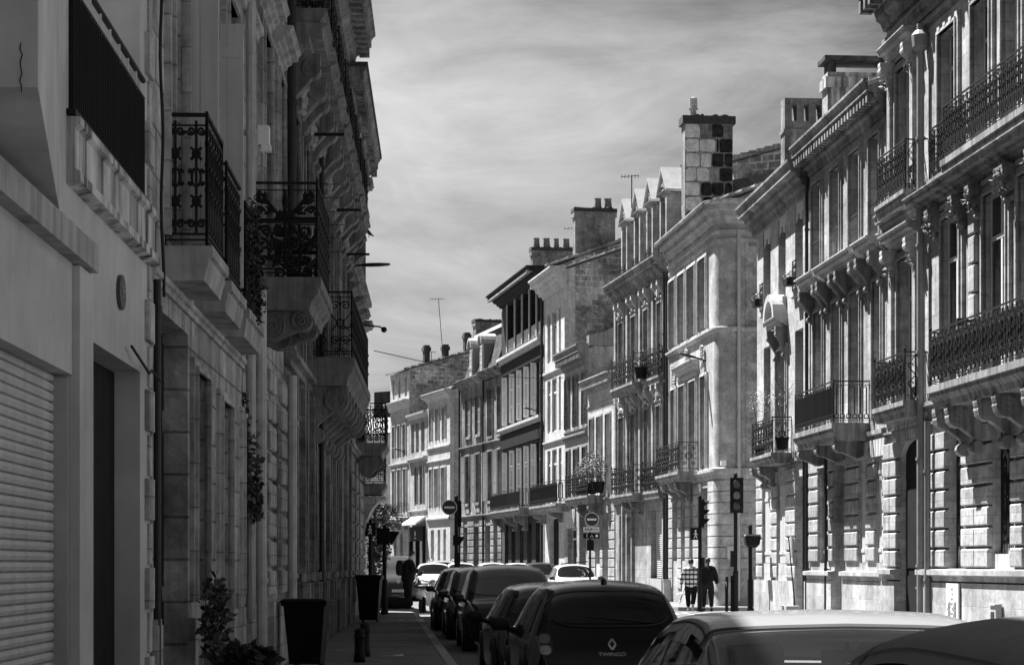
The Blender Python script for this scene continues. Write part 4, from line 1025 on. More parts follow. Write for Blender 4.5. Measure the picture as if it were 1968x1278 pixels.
# ---- house I: dark upper gallery, white shutters
WI = Wall(965, 121.2, 1045, 108.7)
I = Bld('shuttered_house', 'house with a dark recessed top gallery and rows of pale louvred shutters', WI)
L = WI.L
i3 = wops(WI, [(976, 988), (992, 1002), (1006, 1016), (1020, 1030), (1034, 1042)], 13.75, 16.4, 'void', d=.9)
i2 = wops(WI, [(975, 984), (989, 998), (1003, 1012), (1017, 1025), (1031, 1039)], 9.5, 12.3, 'half', d=.2, an=100, lw=.26, one=1, lm='shutter_white', pitch=.1)
i1 = wops(WI, [(975, 984), (989, 998), (1003, 1012), (1017, 1025), (1031, 1039)], 4.8, 8.0, 'half', d=.2, an=100, lw=.26, one=1, lm='shutter_white', pitch=.1)
i0 = wops(WI, [(970, 977), (983, 990), (999, 1006), (1013, 1022), (1030, 1038)], .3, 3.8, 'void', d=.45)
mb = MB(); facade(mb, L-.006, 0, 12.9, i2+i1+i0, .006); I.part('lower_wall', mb, 'stone_i')
mb = MB(); zr = shell(mb, WI, 16.9, 9, i3, zb=12.9); 
for u in (.006, L-.006): mb.face([(u, 0, 0), (u, 9, 0), (u, 9, 12.9), (u, 0, 12.9)])
I.part('wall', mb, 'stone_near_black')
for o in i3+i2+i1+i0: fill(I, o)
mb = MB()
for i in range(len(i3)+1):
    u = [i3[0]['u0']-.15]+[(i3[k]['u1']+i3[k+1]['u0'])/2 for k in range(4)]+[i3[-1]['u1']+.12]
    mb.box(u[i]-.1, u[i]+.1, -.06, .3, 13.7, 16.5)
for o in i3: mb.box(o['u0']+.02, o['u1']-.02, .02, .12, 13.76, 14.4)
I.part('gallery_post', mb, 'trim')
mb = MB(); band(mb, -.1, L, 13.3, .4, .35); band(mb, 0, L, 9.25, .35, .3); band(mb, 0, L, 4.3, .2, .15); I.part('cornice', mb, 'trim')
I.part('fascia', MB().box(.1, L-.05, -.12, 0, 8.2, 9.0).box(.1, L-.05, -.1, 0, 12.4, 13.05), 'wood_dark')  # lower signboard, plus a plain dark strip below the gallery ledge
mb = MB(); cornice(mb, -.2, L+.1, 17.15, .7, .95); I.part('eave', mb, 'wood_dark')
I.part('roof', roof_mb(WI, 17.0, 9, over=.95), 'tile')
I.part('gable_facing', MB().prism([(.3, 12), (.3, 17.0), (4.5, 17.0+4.5*.36), (8.9, 17.0), (8.9, 12)], 0, L, L+.03), 'rubble')
chimney(I, .2, .8, 1.65, 4.0, 16.9, 19.9, 'chimney_stone', pots=4, ph=.62, pr=.2)
chimney(I, L-.75, L-.1, 1.7, 3.85, 17, 20.2, 'chimney_stone', pots=2, ph=.62, pr=.2)
balcony(I, .6, WI.u(1028), 4.6, .88, 1.0, 'bars', .3, .4, .012, cons=[.9, 5, 8], ch=.8, lw=.3)
I.part('balcony_board', MB().box(.75, 6.5, -.78, -.74, 4.75, 5.5), 'paint_grey')

# ---- house J: slate mansard with two dormers
WJ = Wall(885, 132, 965, 121.4)
J = Bld('mansard_house', 'stained house with slate mansard and two round-headed dormers', WJ)
L = WJ.L; us_ = WJ.u(931)
j2 = wops(WJ, [(896, 906), (915, 925)], 9.5, 11.8, 'louver', d=.2, sy=.04, lm='paint_grey', pitch=.1)+wops(WJ, [(938, 948), (957, 964)], 9.2, 12.0, 'void', d=.3)
j1 = wops(WJ, [(895, 903), (915, 923), (938, 947), (957, 963)], 5.35, 8.3, 'half', d=.25, an=110, lw=.26, one=1, lm='shutter_white', pitch=.1)
j0 = wops(WJ, [(892, 899), (912, 921), (934, 943), (950, 957)], 1.0, 3.9, 'void', d=.4)
mb = MB(); shell(mb, WJ, 12.6, 9, j2+j1+j0, slope=.05); J.part('wall', mb, 'stone_j')
for o in j2+j1+j0: fill(J, o)
mb = MB(); cornice(mb, -.1, us_, 13.05, .5, .5); cornice(mb, us_, L, 13.15, .5, .55); band(mb, 0, L, 8.85, .2, .14); band(mb, 0, L, 4.55, .2, .14)
for o in j2+j1: surround(mb, o, .12, .05); sill(mb, o, .12, .15, .1)
for o in j1: mb.box(o['u0']-.05, o['u1']+.05, -.06, 0, o['z0']-.6, o['z0']-.15)
rustic(mb, [(a+.04, e-.04) for a, e in gaps(L, j0, 2.5)], .6, 4.3, .42, .07, .05)
J.part('cornice', mb, 'stone_cornice')
mb = MB(); ue_ = WJ.u(945)
mb.prism([(.15, 13.0), (1.1, 15.9), (5, 16.3), (9, 13)], 0, 0.02, ue_); J.part('mansard', mb, 'slate')
J.part('ridge_cap', MB().prism([(.85, 15.85), (.95, 16.1), (5, 16.5), (5, 16.35), (1.1, 15.95)], 0, -.1, ue_+.1), 'zinc')
J.part('party_wall', MB().box(ue_+.01, L, .6, 5, 12.9, 16.6), 'stone_near_black')
J.part('flue', MB().tube([(L-.9, 2.2, 16.4), (L-.9, 2.2, 17.6)], .13, 8).lathe((L-.9, 2.2, 17.6), [(.13, 0), (.3, .1), (.34, .3), (.2, .5), (.03, .55)], 10), 'pipe_mid')
for px in (902, 922):
    m_ = WJ.u(px); f_ = MB(); K = 8
    f_.box(m_-.45, m_+.45, .12, 1.4, 13.1, 15.0); f_.prism([(m_+.45*math.cos(math.pi*k/K), 15+.5*math.sin(math.pi*k/K)) for k in range(K+1)], 1, .12, 1.6); dm = J.part('dormer', f_, 'paint_grey')
    J.part('roof', MB().prism([(m_+.56*math.cos(math.pi*k/K), 15+.64*math.sin(math.pi*k/K)) for k in range(K+1)]+[(m_+.45*math.cos(math.pi*k/K), 15+.5*math.sin(math.pi*k/K)) for k in range(K, -1, -1)], 1, -.05, 1.7), 'trim', dm)
    s_ = MB(); louver(s_, m_-.3, m_+.3, .07, 13.3, 14.9, pitch=.1); J.part('shutter', s_, 'slat_grey', dm)
pipe(J, .06, .2, 12.6, .06, 'pipe_dark'); pipe(J, us_, .2, 12.8, .06, 'pipe_dark')

# ---- house K: pale corner house far down; L and M beyond
WK = Wall(822, 142.2, 865, 136.8)
Kh = Bld('far_corner_house', 'pale corner house with blind windows, far down the street left of the mansard', WK)
L = WK.L
k2 = wops(WK, [(826, 831), (838, 844), (851, 857)], 9.9, 12.0, 'void', d=.25); k1 = wops(WK, [(826, 831), (836, 844), (849, 857)], 5.4, 8.0, 'louver', d=.25, sy=.1, lm='paint_light', pitch=.12)
k0 = wops(WK, [(828, 834), (841, 846), (852, 857)], .4, 3.9, 'door', d=.3, lm='paint_mid')
mb = MB(); shell(mb, WK, 12.6, 9, k2+k1+k0, lift=.4); Kh.part('wall', mb, 'stone_white')
for o in k2+k1+k0: fill(Kh, o)
mb = MB(); cornice(mb, -.1, L+.3, 13.1, .6, .5); band(mb, 0, L+.06, 9.4, .2, .12); band(mb, 0, L+.06, 8.5, .15, .1); band(mb, 0, L+.06, 4.6, .3, .15)
for o in k2+k1: surround(mb, o, .14, .05)
Kh.part('cornice', mb, 'stone_white'); Kh.part('roof', roof_mb(WK, 13.0, 9, over=.4), 'tile')
Kh.part('side_render', MB().box(L-.0, L+.03, .3, 8.8, 0, 12.5), 'stone_c')
WM = Wall(787, 147.5, 821, 142.4)
Mh = Bld('shop_house', 'low house over a black shopfront with an awning, far down the street', WM)
L = WM.L
m2_ = wops(WM, [(790, 796), (799, 805), (809, 816)], 9.4, 11.4, 'void', d=.3)
m1_ = wops(WM, [(796, 804), (806, 817)], 5.7, 8.4, 'glass', d=.12, fm='paint_grey')
mb = MB(); shell(mb, WM, 11.7, 8, m2_+m1_, lift=.3); Mh.part('wall', mb, 'stone_f')
for o in m2_+m1_: fill(Mh, o)
mb = MB(); cornice(mb, 0, L, 12.1, .4, .3); band(mb, 0, L, 8.9, .3, .3); band(mb, 0, L, 5.3, .15, .1); Mh.part('cornice', mb, 'trim'); Mh.part('roof', roof_mb(WM, 12.0, 8, over=.3), 'tile')
s_ = MB().box(.6, L-.5, -.2, -.0, 3.2, 4.2)
for u0_, u1_ in ((.6, .8), (L-.7, L-.5), (L*.5, L*.5+.15)): s_.box(u0_, u1_, -.2, 0, .1, 3.2)
s_.box(.8, L-.7, -.12, 0, .1, .8); sh = Mh.part('shopfront', s_, 'wood_dark'); Mh.part('shop_glass', MB().box(.8, L-.7, -.06, -.03, .8, 3.2), 'glass', sh)
em_ = MB().disc((L*.5, 3.72), .2, 1, -.23, -.2, 12).box(L*.5-.3, L*.5+.3, -.22, -.2, 3.36, 3.44); Mh.part('shop_emblem', em_, 'sign_grey', sh)
Mh.part('awning', MB().prism([(0, 4.9), (-.7, 4.45), (-.7, 4.3), (0, 4.7)], 0, .6, L-.5), 'paint_light')
WL_ = Wall(750, 153, 786.5, 147.7)
Lh = Bld('far_house', 'farthest tall stone house, with attic windows and a stepped rubble gable', WL_)
L = WL_.L
l3 = wops(WL_, [(755, 758), (766, 769.5), (778, 782)], 13.6, 15.0, 'void', d=.2); l2 = wops(WL_, [(755, 760), (765, 770), (775, 781)], 9.3, 11.6, 'louver', d=.2, lm='slat_grey', pitch=.14)
l1 = wops(WL_, [(755, 760), (765, 771), (776, 782)], 5.3, 8.4, 'louver', d=.2, lm='paint_light', pitch=.14); l0 = wops(WL_, [(757, 762), (769, 774)], .4, 3.8, 'door', d=.3)
mb = MB(); shell(mb, WL_, 15.4, 10, l3+l2+l1+l0, slope=.3); Lh.part('wall', mb, 'stone_c')
for o in l3+l2+l1+l0: fill(Lh, o)
mb = MB(); cornice(mb, -.2, L+.1, 13.3, .6, .5); band(mb, 0, L, 8.8, .2, .14); band(mb, 0, L, 4.6, .25, .14)
for o in l2+l1: surround(mb, o, .12, .05)
Lh.part('cornice', mb, 'trim'); Lh.part('roof', roof_mb(WL_, 15.4, 10, .3, over=.4), 'tile')
Lh.part('gable_facing', MB().prism([(.1, 8), (.1, 15.3), (5, 16.85), (9.9, 15.3), (9.9, 8)], 0, L-.004, L+.04), 'rubble')
chimney(Lh, L-1.0, L-.2, 5.0, 7.2, 14, 19.1, 'chimney_stone', cap='moss')
chimney(Lh, L-.8, L-.3, 2.6, 3.0, 15.8, 17.3, 'trim_soot', cap='none', pots=0); chimney(Lh, L-.8, L-.3, 1.2, 1.6, 15.5, 17.2, 'trim_soot', cap='none'); chimney(Lh, L-.8, L-.3, 4.2, 4.6, 16.4, 18.2, 'trim_soot', cap='none')
balcony(Lh, 0, L-.2, 4.9, .8, 1.0, 'bars', .4, .3, .012, cons=[1, 3, 5])
# very far roofs
WZ = Wall(640, 178, 790, 172)
Z = Bld('distant_house', 'grey gabled house closing the view, just above the far left balcony', WZ)
mb = MB(); shell(mb, WZ, 12.5, 9, []); Z.part('wall', mb, 'stucco'); Z.part('roof', roof_mb(WZ, 12.5, 9), 'tile')
Z.part('attic_wall', MB().box(0, WZ.L-1, 5, 9, 12, 16.6), 'stone_near_black')
# left side beyond the crossing (hidden by the bend, closes the street)
WN = Wall(640, 82, 480, 150)
WN.A = Vector((-6.8, 70.5)); WN.B = Vector((-19, 150)); d_ = WN.B-WN.A; WN.L = d_.length; WN.d = d_.normalized(); WN.n = Vector((WN.d.y, -WN.d.x)); WN.ang = math.atan2(WN.d.y, WN.d.x)
N5 = Bld('long_house', 'low plain stone terrace past the crossing on the left', WN)
ops_ = []
for k in range(20):
    for z0, z1 in ((1, 3.6), (4.9, 7.4)): ops_.append(op(1.2+k*3.3, 2.3+k*3.3, z0, z1, 'void', d=.3))
mb = MB(); shell(mb, WN, 10.4, 10, ops_); N5.part('wall', mb, 'stone_b')
for o in ops_: fill(N5, o)
N5.part('roof', roof_mb(WN, 10.4, 10), 'tile')

# the street goes on behind the camera: one plain house on each side
WQ = Wall(2160, 33.6, 2160, 33.6); WQ.A = Vector(WA.B); WQ.B = Vector((12.8, -25)); d_ = WQ.B-WQ.A; WQ.L = d_.length; WQ.d = d_.normalized(); WQ.n = Vector((WQ.d.y, -WQ.d.x)); WQ.ang = math.atan2(WQ.d.y, WQ.d.x)
QH = Bld('plain_terrace', 'plain stone terrace on the right, nearer than the tallest ornate house', WQ); ops_ = []
for k in range(18):
    for z0, z1 in ((1.2, 3.8), (5, 8), (9.6, 12)): ops_.append(op(1.5+k*3.1, 2.7+k*3.1, z0, z1, 'void', d=.3))
mb = MB(); shell(mb, WQ, 14, 10, ops_); QH.part('wall', mb, 'stone_b'); QH.part('roof', roof_mb(WQ, 14, 10), 'tile')
wn = MB()
for o in ops_: QH.part('window', MB().box(o['u0']+.01, o['u1']-.01, .27, .29, o['z0']+.01, o['z1']-.01), 'glass')
mb = MB(); cornice(mb, 0, WQ.L, 14.4, .7, .6); band(mb, 0, WQ.L, 9, .2, .12); band(mb, 0, WQ.L, 4.5, .2, .12); QH.part('cornice', mb, 'stone_cornice')
# ---------------------------------------------------------------- left side (in shade)
def lwall(Ya, Yb):
    W = Wall.__new__(Wall); W.A = Vector((WL(Ya), Ya)); W.B = Vector((WL(Yb), Yb)); d = W.B-W.A; W.L = d.length; W.d = d.normalized(); W.n = Vector((W.d.y, -W.d.x)); W.ang = math.atan2(W.d.y, W.d.x); W.Y0 = Ya
    return W
def uy(W, Y): return (Y-W.Y0)/W.d.y
W1 = lwall(2.0, 17.1)
N1 = Bld('rendered_house', 'rendered house at the left edge, with a roller-shuttered garage under a dark corrugated balcony screen', W1)
L = W1.L; u = W1.u
og = op(u(-900), u(138), .1, 2.78, 'roller', d=.16, lm='paint_left', pitch=.064)
og['u0'] = uy(W1, 8.2)
odr = op(u(177), u(269), .12, 3.08, 'door', d=.26, lm='paint_black')
olg = op(u(127), u(269), 4.42, 7.4, 'void', d=1.3)
mb = MB(); shell(mb, W1, 10.9, 10, [og, odr, olg], slope=.3); N1.part('wall', mb, 'stucco')
fill(N1, og)
dr = N1.part('door', MB().box(odr['u0']+.01, odr['u1']-.01, .2, .25, .13, 3.07), 'wood_dark')
N1.part('door_pull', MB().tube([(odr['u0']+.45, .12, .9), (odr['u0']+.45, .12, 2.7)], .018, 6).tube([(odr['u0']+.45, .12, .9), (odr['u0']+.45, .2, .9)], .014, 6).tube([(odr['u0']+.45, .12, 2.7), (odr['u0']+.45, .2, 2.7)], .014, 6), 'iron', dr)
N1.part('guide_rail', MB().box(og['u1']-.05, og['u1']-.005, .02, .12, .1, 2.76), 'zinc')
N1.part('window', casement(olg['u0']+.05, olg['u1']-.05, 1.28, 4.45, 7.35), 'frame_light')
# angled bay over the garage
a_, e_ = uy(W1, 9.45), uy(W1, 13.1)
N1.part('bay', MB().prism([(a_, .0), (a_, -.56), (e_, .0)], 2, 3.72, 10.7), 'stucco')
ck = [(PX(38, 9.44)-.0, PZ(80+12*k, 9.44)) for k in range(9)]; cv_ = MB(); P_ = []
for k, (x_, z_) in enumerate(ck):
    yy = -((x_-WL(9.45))); P_.append((a_-.002, yy+.006*math.sin(k*2.3), z_))
cv_.tube(P_, .003, 4); N1.part('crack', cv_, 'rubber')
mb = MB(); mb.box(-.0, u(161), -.1, 0, 3.5, 3.68); N1.part('ledge', mb, 'trim_left')
mb = MB(); mb.box(u(163)-.12*4, u(165), -.05, 0, .12, 3.49); N1.part('pilaster', mb, 'stucco')
mb = MB().prism([(.0, 3.98), (-.09, 4.0), (-.09, 4.06), (-.055, 4.08), (-.055, 4.34), (-.09, 4.36), (-.09, 4.41), (0, 4.41)], 0, u(127), L-.06); N1.part('apron', mb, 'stained_concrete')
sc_ = MB(); s0, s1 = u(127), u(268); k = s0
while k < s1-.02:
    sc_.prism([(k, -.02), (k+.02, -.045), (k+.055, -.045), (k+.075, -.02), (k+.075, -.015), (k, -.015)], 2, 4.46, 5.22); k += .075
bs_ = N1.part('balcony_screen', sc_, 'corrugated')
N1.part('hand_rail', MB().tube([(s0, -.03, 5.38), (s1, -.03, 5.38)], .022, 6).tube([(s0, -.03, 5.24), (s1, -.03, 5.24)], .016, 6).box(s0, s1, -.06, .0, 4.42, 4.46), 'iron_left', bs_)
rp = MB(); k = s0+.3
while k < s1: rp.tube([(k, -.03, 5.2), (k, -.03, 5.38)], .011, 5); k += .42
N1.part('rail_post', rp, 'zinc', bs_)
pq = MB().prism([(u(229)+.15*math.cos(t*.4), 3.57+.1*math.sin(t*.4)) for t in range(16)], 1, -.03, 0).xf(lambda p: (u(229)+(p[0]-u(229)), p[1], 3.57+(p[2]-3.57)*1.3))
hp = N1.part('house_number', pq, 'frame_dark')
hb = text_mb('59', .14, .006); hb.xf(lambda p: (p[0]+u(229), p[1]-.034, p[2]+3.57)); N1.part('numerals', hb, 'sign_grey', hp)
# toothed quoins at the party line
q_ = MB(); rn = random.Random(3)
for k in range(26):
    z0 = .1+k*.36; wd = .32 if k % 2 else .18; q_.box(L-wd, L-.007, -.02-.02*(k % 2), 0, z0+.015, z0+.345)
N1.part('quoins', q_, 'stone_left_light')
N1.part('cable', MB().tube([(u(240), -.05, 3.2), (u(262), -.1, 3.05), (u(272), -.08, 3.1), (u(285), -.1, 3.05)], .012, 5), 'rubber')

W2 = lwall(17.1, 26.6); L = W2.L; u = W2.u; y_ = lambda Y: uy(W2, Y)
N2 = Bld('balconied_house', 'shaded stone house with three small stone-slab balconies in a row, left', W2)
b1_ = [op(y_(18.1), y_(19.1), 4.4, 7.8, 'void', d=.3), op(y_(20.4), y_(21.5), 4.4, 7.8, 'void', d=.3), op(y_(22.7), y_(23.8), 4.4, 7.8, 'void', d=.3)]
b2_ = [op(y_(a), y_(a+1.1), 8.8, 11.4, 'void', d=.3) for a in (18.1, 20.4, 22.7, 25)]
g0_ = [op(u(298), u(361), .12, 3.72, 'door', d=.30), op(u(368), u(392), 1.2, 3.4, 'void', d=.32), op(u(418), u(438), .12, 3.3, 'door', d=.34), op(u(462), u(474), 1.2, 3.3, 'void', d=.3)]
mb = MB(); shell(mb, W2, 11.6, 10, b1_+b2_+g0_, slope=.3); N2.part('wall', mb, 'stone_left')
for o in b1_+b2_+g0_: fill(N2, o)
mb = MB(); cornice(mb, 0, L, 12.0, .6, .5); band(mb, 0, L, 8.3, .2, .12); band(mb, 0, L, 3.95, .12, .06)
for o in b1_+b2_: surround(mb, o, .14, .06)
for o in g0_[1:]: surround(mb, o, .12, .04)
mb.box(.02, g0_[0]['u0']-.02, -.06, 0, .12, 1.1)
for a, e in gaps(L, g0_, 1.5): mb.box(a+.0, e-.0, -.07, -.001, .12, 1.05)
N2.part('mouldings', mb, 'stone_left_light')
for (Ya, Yb), p_ in zip(((17.95, 19.3), (20.15, 21.7), (22.35, 24.3)), (.42, .36, .33)):
    balcony(N2, y_(Ya), y_(Yb), 4.3, p_, 1.14, 'oval', .2, .30, .011, sides=(1, 1), sstyle='moon', scw=.19, mat='iron_left', smat='trim_left')
    s_ = MB(); uf_ = y_(Yb)-.1
    for q in range(2): s_.box(uf_-.04, uf_, -.34+q*.17+.004, -.34+(q+1)*.17-.004, 4.42, 8.2 if Yb < 20 else 7.15)
    s_.box(uf_-.055, uf_-.041, -.32, -.02, 4.5, 4.62); s_.box(uf_-.055, uf_-.041, -.32, -.02, 6.8, 6.92)
    if Yb < 24: N2.part('shutter', s_, 'paint_left')
pipe(N2, .06, .12, 3.9, .032, 'pipe_dark', -.05); pipe(N2, y_(25.0), .9, 11.4, .06, 'pipe_light', -.1); pipe(N2, y_(26.2), .12, 5.0, .07, 'pipe_light', -.12)
N2.part('cable', MB().tube([(.2+.01*k, -.05-.01*math.sin(k), 8-.2*k) for k in range(22)], .014, 5), 'rubber')

W3 = lwall(26.6, 31.5); L = W3.L; y_ = lambda Y: uy(W3, Y)
N3 = Bld('narrow_stone_house', 'narrow shaded house carrying the big foliate iron balcony on scroll corbels', W3)
w1_ = [op(y_(27.2), y_(28.4), 5.3, 8.6, 'void', d=.4), op(y_(29.7), y_(30.7), 5.3, 8.6, 'void', d=.4)]; w2_ = [op(o['u0'], o['u1'], 9.8, 12.5, 'void', d=.4) for o in w1_]
w0_ = [op(y_(27.3), y_(28.2), .15, 3.9, 'door', d=.4), op(y_(29.4), y_(30.4), 1.3, 3.9, 'void', d=.4)]
mb = MB(); shell(mb, W3, 13.6, 10, w0_+w1_+w2_, slope=.3); N3.part('wall', mb, 'stone_left')
for o in w0_+w1_+w2_: fill(N3, o)
mb = MB(); cornice(mb, -.02, L, 14.2, .7, .6, .4, .15); band(mb, 0, L, 9.3, .2, .12)
for o in w1_+w2_: surround(mb, o, .15, .07); cornice(mb, o['u0']-.35, o['u1']+.3, o['z1']+.55, .3, .3)
rustic(mb, [(a+.04, e-.04) for a, e in gaps(L, w0_, 2.5)], 1.1, 4.3, .42, .06, .07)
for a, e in gaps(L, w0_[:1], .6): mb.box(a, e, -.12, 0, .12, 1.05)
N3.part('mouldings', mb, 'stone_left_light')
bb = balcony(N3, -.2, y_(29.2), 5.2, .86, 1.2, 'dense', .4, .42, .013, k=5, sides=(1, 1), sstyle='leafy', scw=.8, mat='iron_left', smat='trim_left_dark', cons=[.08, 1.2], hc=True, ch=.34, lw=.2)
pipe(N3, L-.08, 5.0, 13.4, .07, 'pipe_dark', -.13); pipe(N3, L-.1, .15, 4.4, .08, 'pipe_light', -.13)
N3.part('floodlight', MB().box(-.2, .0, -.06, -.2, 6.88, 7.12).box(-.17, -.05, -.1, -.22, 6.8, 6.88), 'sign_white')

W4 = lwall(31.5, 52); L = W4.L; y_ = lambda Y: uy(W4, Y)
N4 = Bld('ornate_terrace', 'long shaded ornate house front crowded with carved hoods, brackets and iron balconies', W4)
bays = [y_(32.4+2.48*k) for k in range(8)]
w1_ = [op(a+.35, a+1.45, 5.25, 8.7, 'void', d=.4) for a in bays]; w2_ = [op(a+.35, a+1.45, 10.35, 13.0, 'void', d=.4) for a in bays]
w0_ = [op(a+.35, a+1.45, 1.5 if i not in (2, 5) else .15, 4.1, 'void' if i not in (2, 5) else 'door', d=.45) for i, a in enumerate(bays)]
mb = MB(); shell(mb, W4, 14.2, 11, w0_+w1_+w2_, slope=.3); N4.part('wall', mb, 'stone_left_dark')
for o in w0_+w1_+w2_: fill(N4, o)
mb = MB(); cornice(mb, -.02, L+.35, 14.9, .9, .72, .5, .2); band(mb, 0, L, 9.3, .2, .1); band(mb, 0, L, 4.7, .24, .2)
for o in w1_: surround(mb, o, .14, .07)
for o in w2_: surround(mb, o, .14, .07)
for a in bays:
    for u_ in (a+.02, a+1.78):
        mb.box(u_-.12, u_+.12, -.12, 0, 4.85, 9.2); mb.box(u_-.14, u_+.14, -.16, 0, .15, 4.5); mb.box(u_-.19, u_+.19, -.24, 0, .15, 1.25); mb.box(u_-.17, u_+.17, -.22, 0, 1.3, 1.4)
    mb.box(a+.3, a+1.5, -.2, 0, 1.28, 1.42)
mb.box(0, L, -.1, 0, .12, 1.0)
N4.part('mouldings', mb, 'stone_left_dark')
for i, a in enumerate(bays):
    h_ = MB(); cornice(h_, a-.12, a+1.92, 9.95, .45, .62); h_.box(a, a+1.8, -.25, 0, 9.2, 9.5)
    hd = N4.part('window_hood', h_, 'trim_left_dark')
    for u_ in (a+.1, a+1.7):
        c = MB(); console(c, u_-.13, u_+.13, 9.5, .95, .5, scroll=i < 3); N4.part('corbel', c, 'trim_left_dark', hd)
    cv = MB(); rn = random.Random(i)
    for k in range(14): cv.ball((a+.9+rn.uniform(-.35, .35), -.16, 8.95+rn.uniform(-.12, .3)), rn.uniform(.05, .12), 6)
    N4.part('carving', cv, 'stone_left_light', hd)
    b2 = balcony(N4, a-.05, a+1.85, 10.2, .6, 1.0, 'dense', .45, .22, .012, mat='iron_left', smat='trim_left_dark')
for (Ya, Yb) in ((36.6, 44.6),):
    balcony(N4, y_(Ya), y_(Yb), 5.2, .86, 1.15, 'dense', .4, .5, .013, sides=(1, 1), sstyle='scroll', scw=.42, mat='iron_left', smat='trim_left_dark', cons=[y_(Ya)+.3+k*1.25 for k in range(7)], ch=1.0, lw=.26)
for Yb_, z_ in ((35.6, 8.9), (43, 8.87), (48, 8.7)):
    u_ = y_(Yb_); N4.part('awning_arm', MB().box(u_-.02, u_+.02, -.72, 0, z_-.02, z_+.03), 'iron_left')
fr_ = MB()
for k in range(6): fr_.tube([(y_(36.4+k*.1), -.1, 8.2-k*.22), (y_(36.4+k*.1), -.66, 8.2-k*.22)], .008, 4)
N4.part('drying_rack', fr_, 'iron_left')
pipe(N4, y_(38), .2, 9, .045, 'pipe_dark', -.2)

W5 = lwall(52, 63.6); L = W5.L; y_ = lambda Y: uy(W5, Y)
N5b = Bld('corner_terrace_house', 'last shaded house before the crossing on the left, with deep eave and two stacked balconies', W5)
bays = [.9, 3.7, 6.5, 9.3]
w1_ = [op(a, a+1.1, 5.1, 8.2, 'void', d=.4) for a in bays]; w2_ = [op(a, a+1.1, 9.8, 12.4, 'void', d=.4) for a in bays]; w0_ = [op(a, a+1.1, 1.3, 3.9, 'void', d=.4) for a in bays[:3]]
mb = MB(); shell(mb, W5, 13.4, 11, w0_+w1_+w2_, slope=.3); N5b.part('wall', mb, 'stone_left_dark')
for o in w0_+w1_+w2_: fill(N5b, o)
mb = MB(); cornice(mb, -.0, L+.3, 14.0, .8, .5, .3, .14); band(mb, 0, L, 9.4, .3, .25); band(mb, 0, L, 4.6, .2, .15)
for o in w1_+w2_: surround(mb, o, .14, .07); cornice(mb, o['u0']-.3, o['u1']+.3, o['z1']+.5, .25, .35)
rustic(mb, [(a+.04, e-.04) for a, e in gaps(L, w0_, 2.5)], .5, 4.4, .42, .06, .06)
N5b.part('mouldings', mb, 'stone_left_dark')
N5b.part('roof_edge', MB().box(-.05, L+.4, -.54, .6, 14.0, 14.1), 'slate')
mb = MB(); cornice(mb, .0, .5, 9.75, .5, .5); N5b.part('ledge', mb, 'trim_left_dark')
balcony(N5b, y_(58), y_(60.6), 4.95, .86, 1.1, 'dense', .4, .36, .015, sstyle='dense', scw=.42, cons=[y_(58.3), y_(60.2)], hc=True, ch=.5, lw=.3, mat='iron_left', smat='trim_left_dark')
balcony(N5b, y_(62.0), L+.3, 3.98, .72, 1.1, 'dense', .4, .32, .015, sstyle='scroll', scw=.4, mat='iron_left', smat='trim_left_dark')
# quadrant arch under the corner balcony
K = 12; pts = [(0, 3.6), (-.7, 3.6)]+[(-.7+.66*math.sin(math.pi/2*k/K)*1.0, 3.5-1.3*(1-math.cos(math.pi/2*k/K))) for k in range(K+1)]+[(0, 2.2)]
N5b.part('corbel_arch', MB().prism(pts, 0, y_(62.4), L+.2), 'stone_left_light')
# long thin cable over the street
mb = MB(); p0 = Vector((PX(719, 50), 50, PZ(674, 50))); p1 = Vector((PX(1165, 96), 96, PZ(716, 96)))
mb.tube([p0.lerp(p1, k/24)-Vector((0, 0, .9*math.sin(math.pi*k/24)*.5)) for k in range(25)], .012, 4)
tag(mb.build('overhead_cable', 'rubber'), 'thin overhead cable sagging across the street between the houses', 'cable')

W0 = lwall(-26, 1.95)
N0 = Bld('rendered_terrace', 'plain rendered terrace on the left, nearer than the garage house', W0); ops_ = []
for k in range(8):
    for z0, z1 in ((1.2, 3.4), (4.6, 7)): ops_.append(op(1.2+k*3.2, 2.4+k*3.2, z0, z1, 'void', d=.25))
mb = MB(); shell(mb, W0, 10, 9, ops_); N0.part('wall', mb, 'stucco'); N0.part('roof', roof_mb(W0, 10, 9), 'tile')
for o in ops_: fill(N0, o)
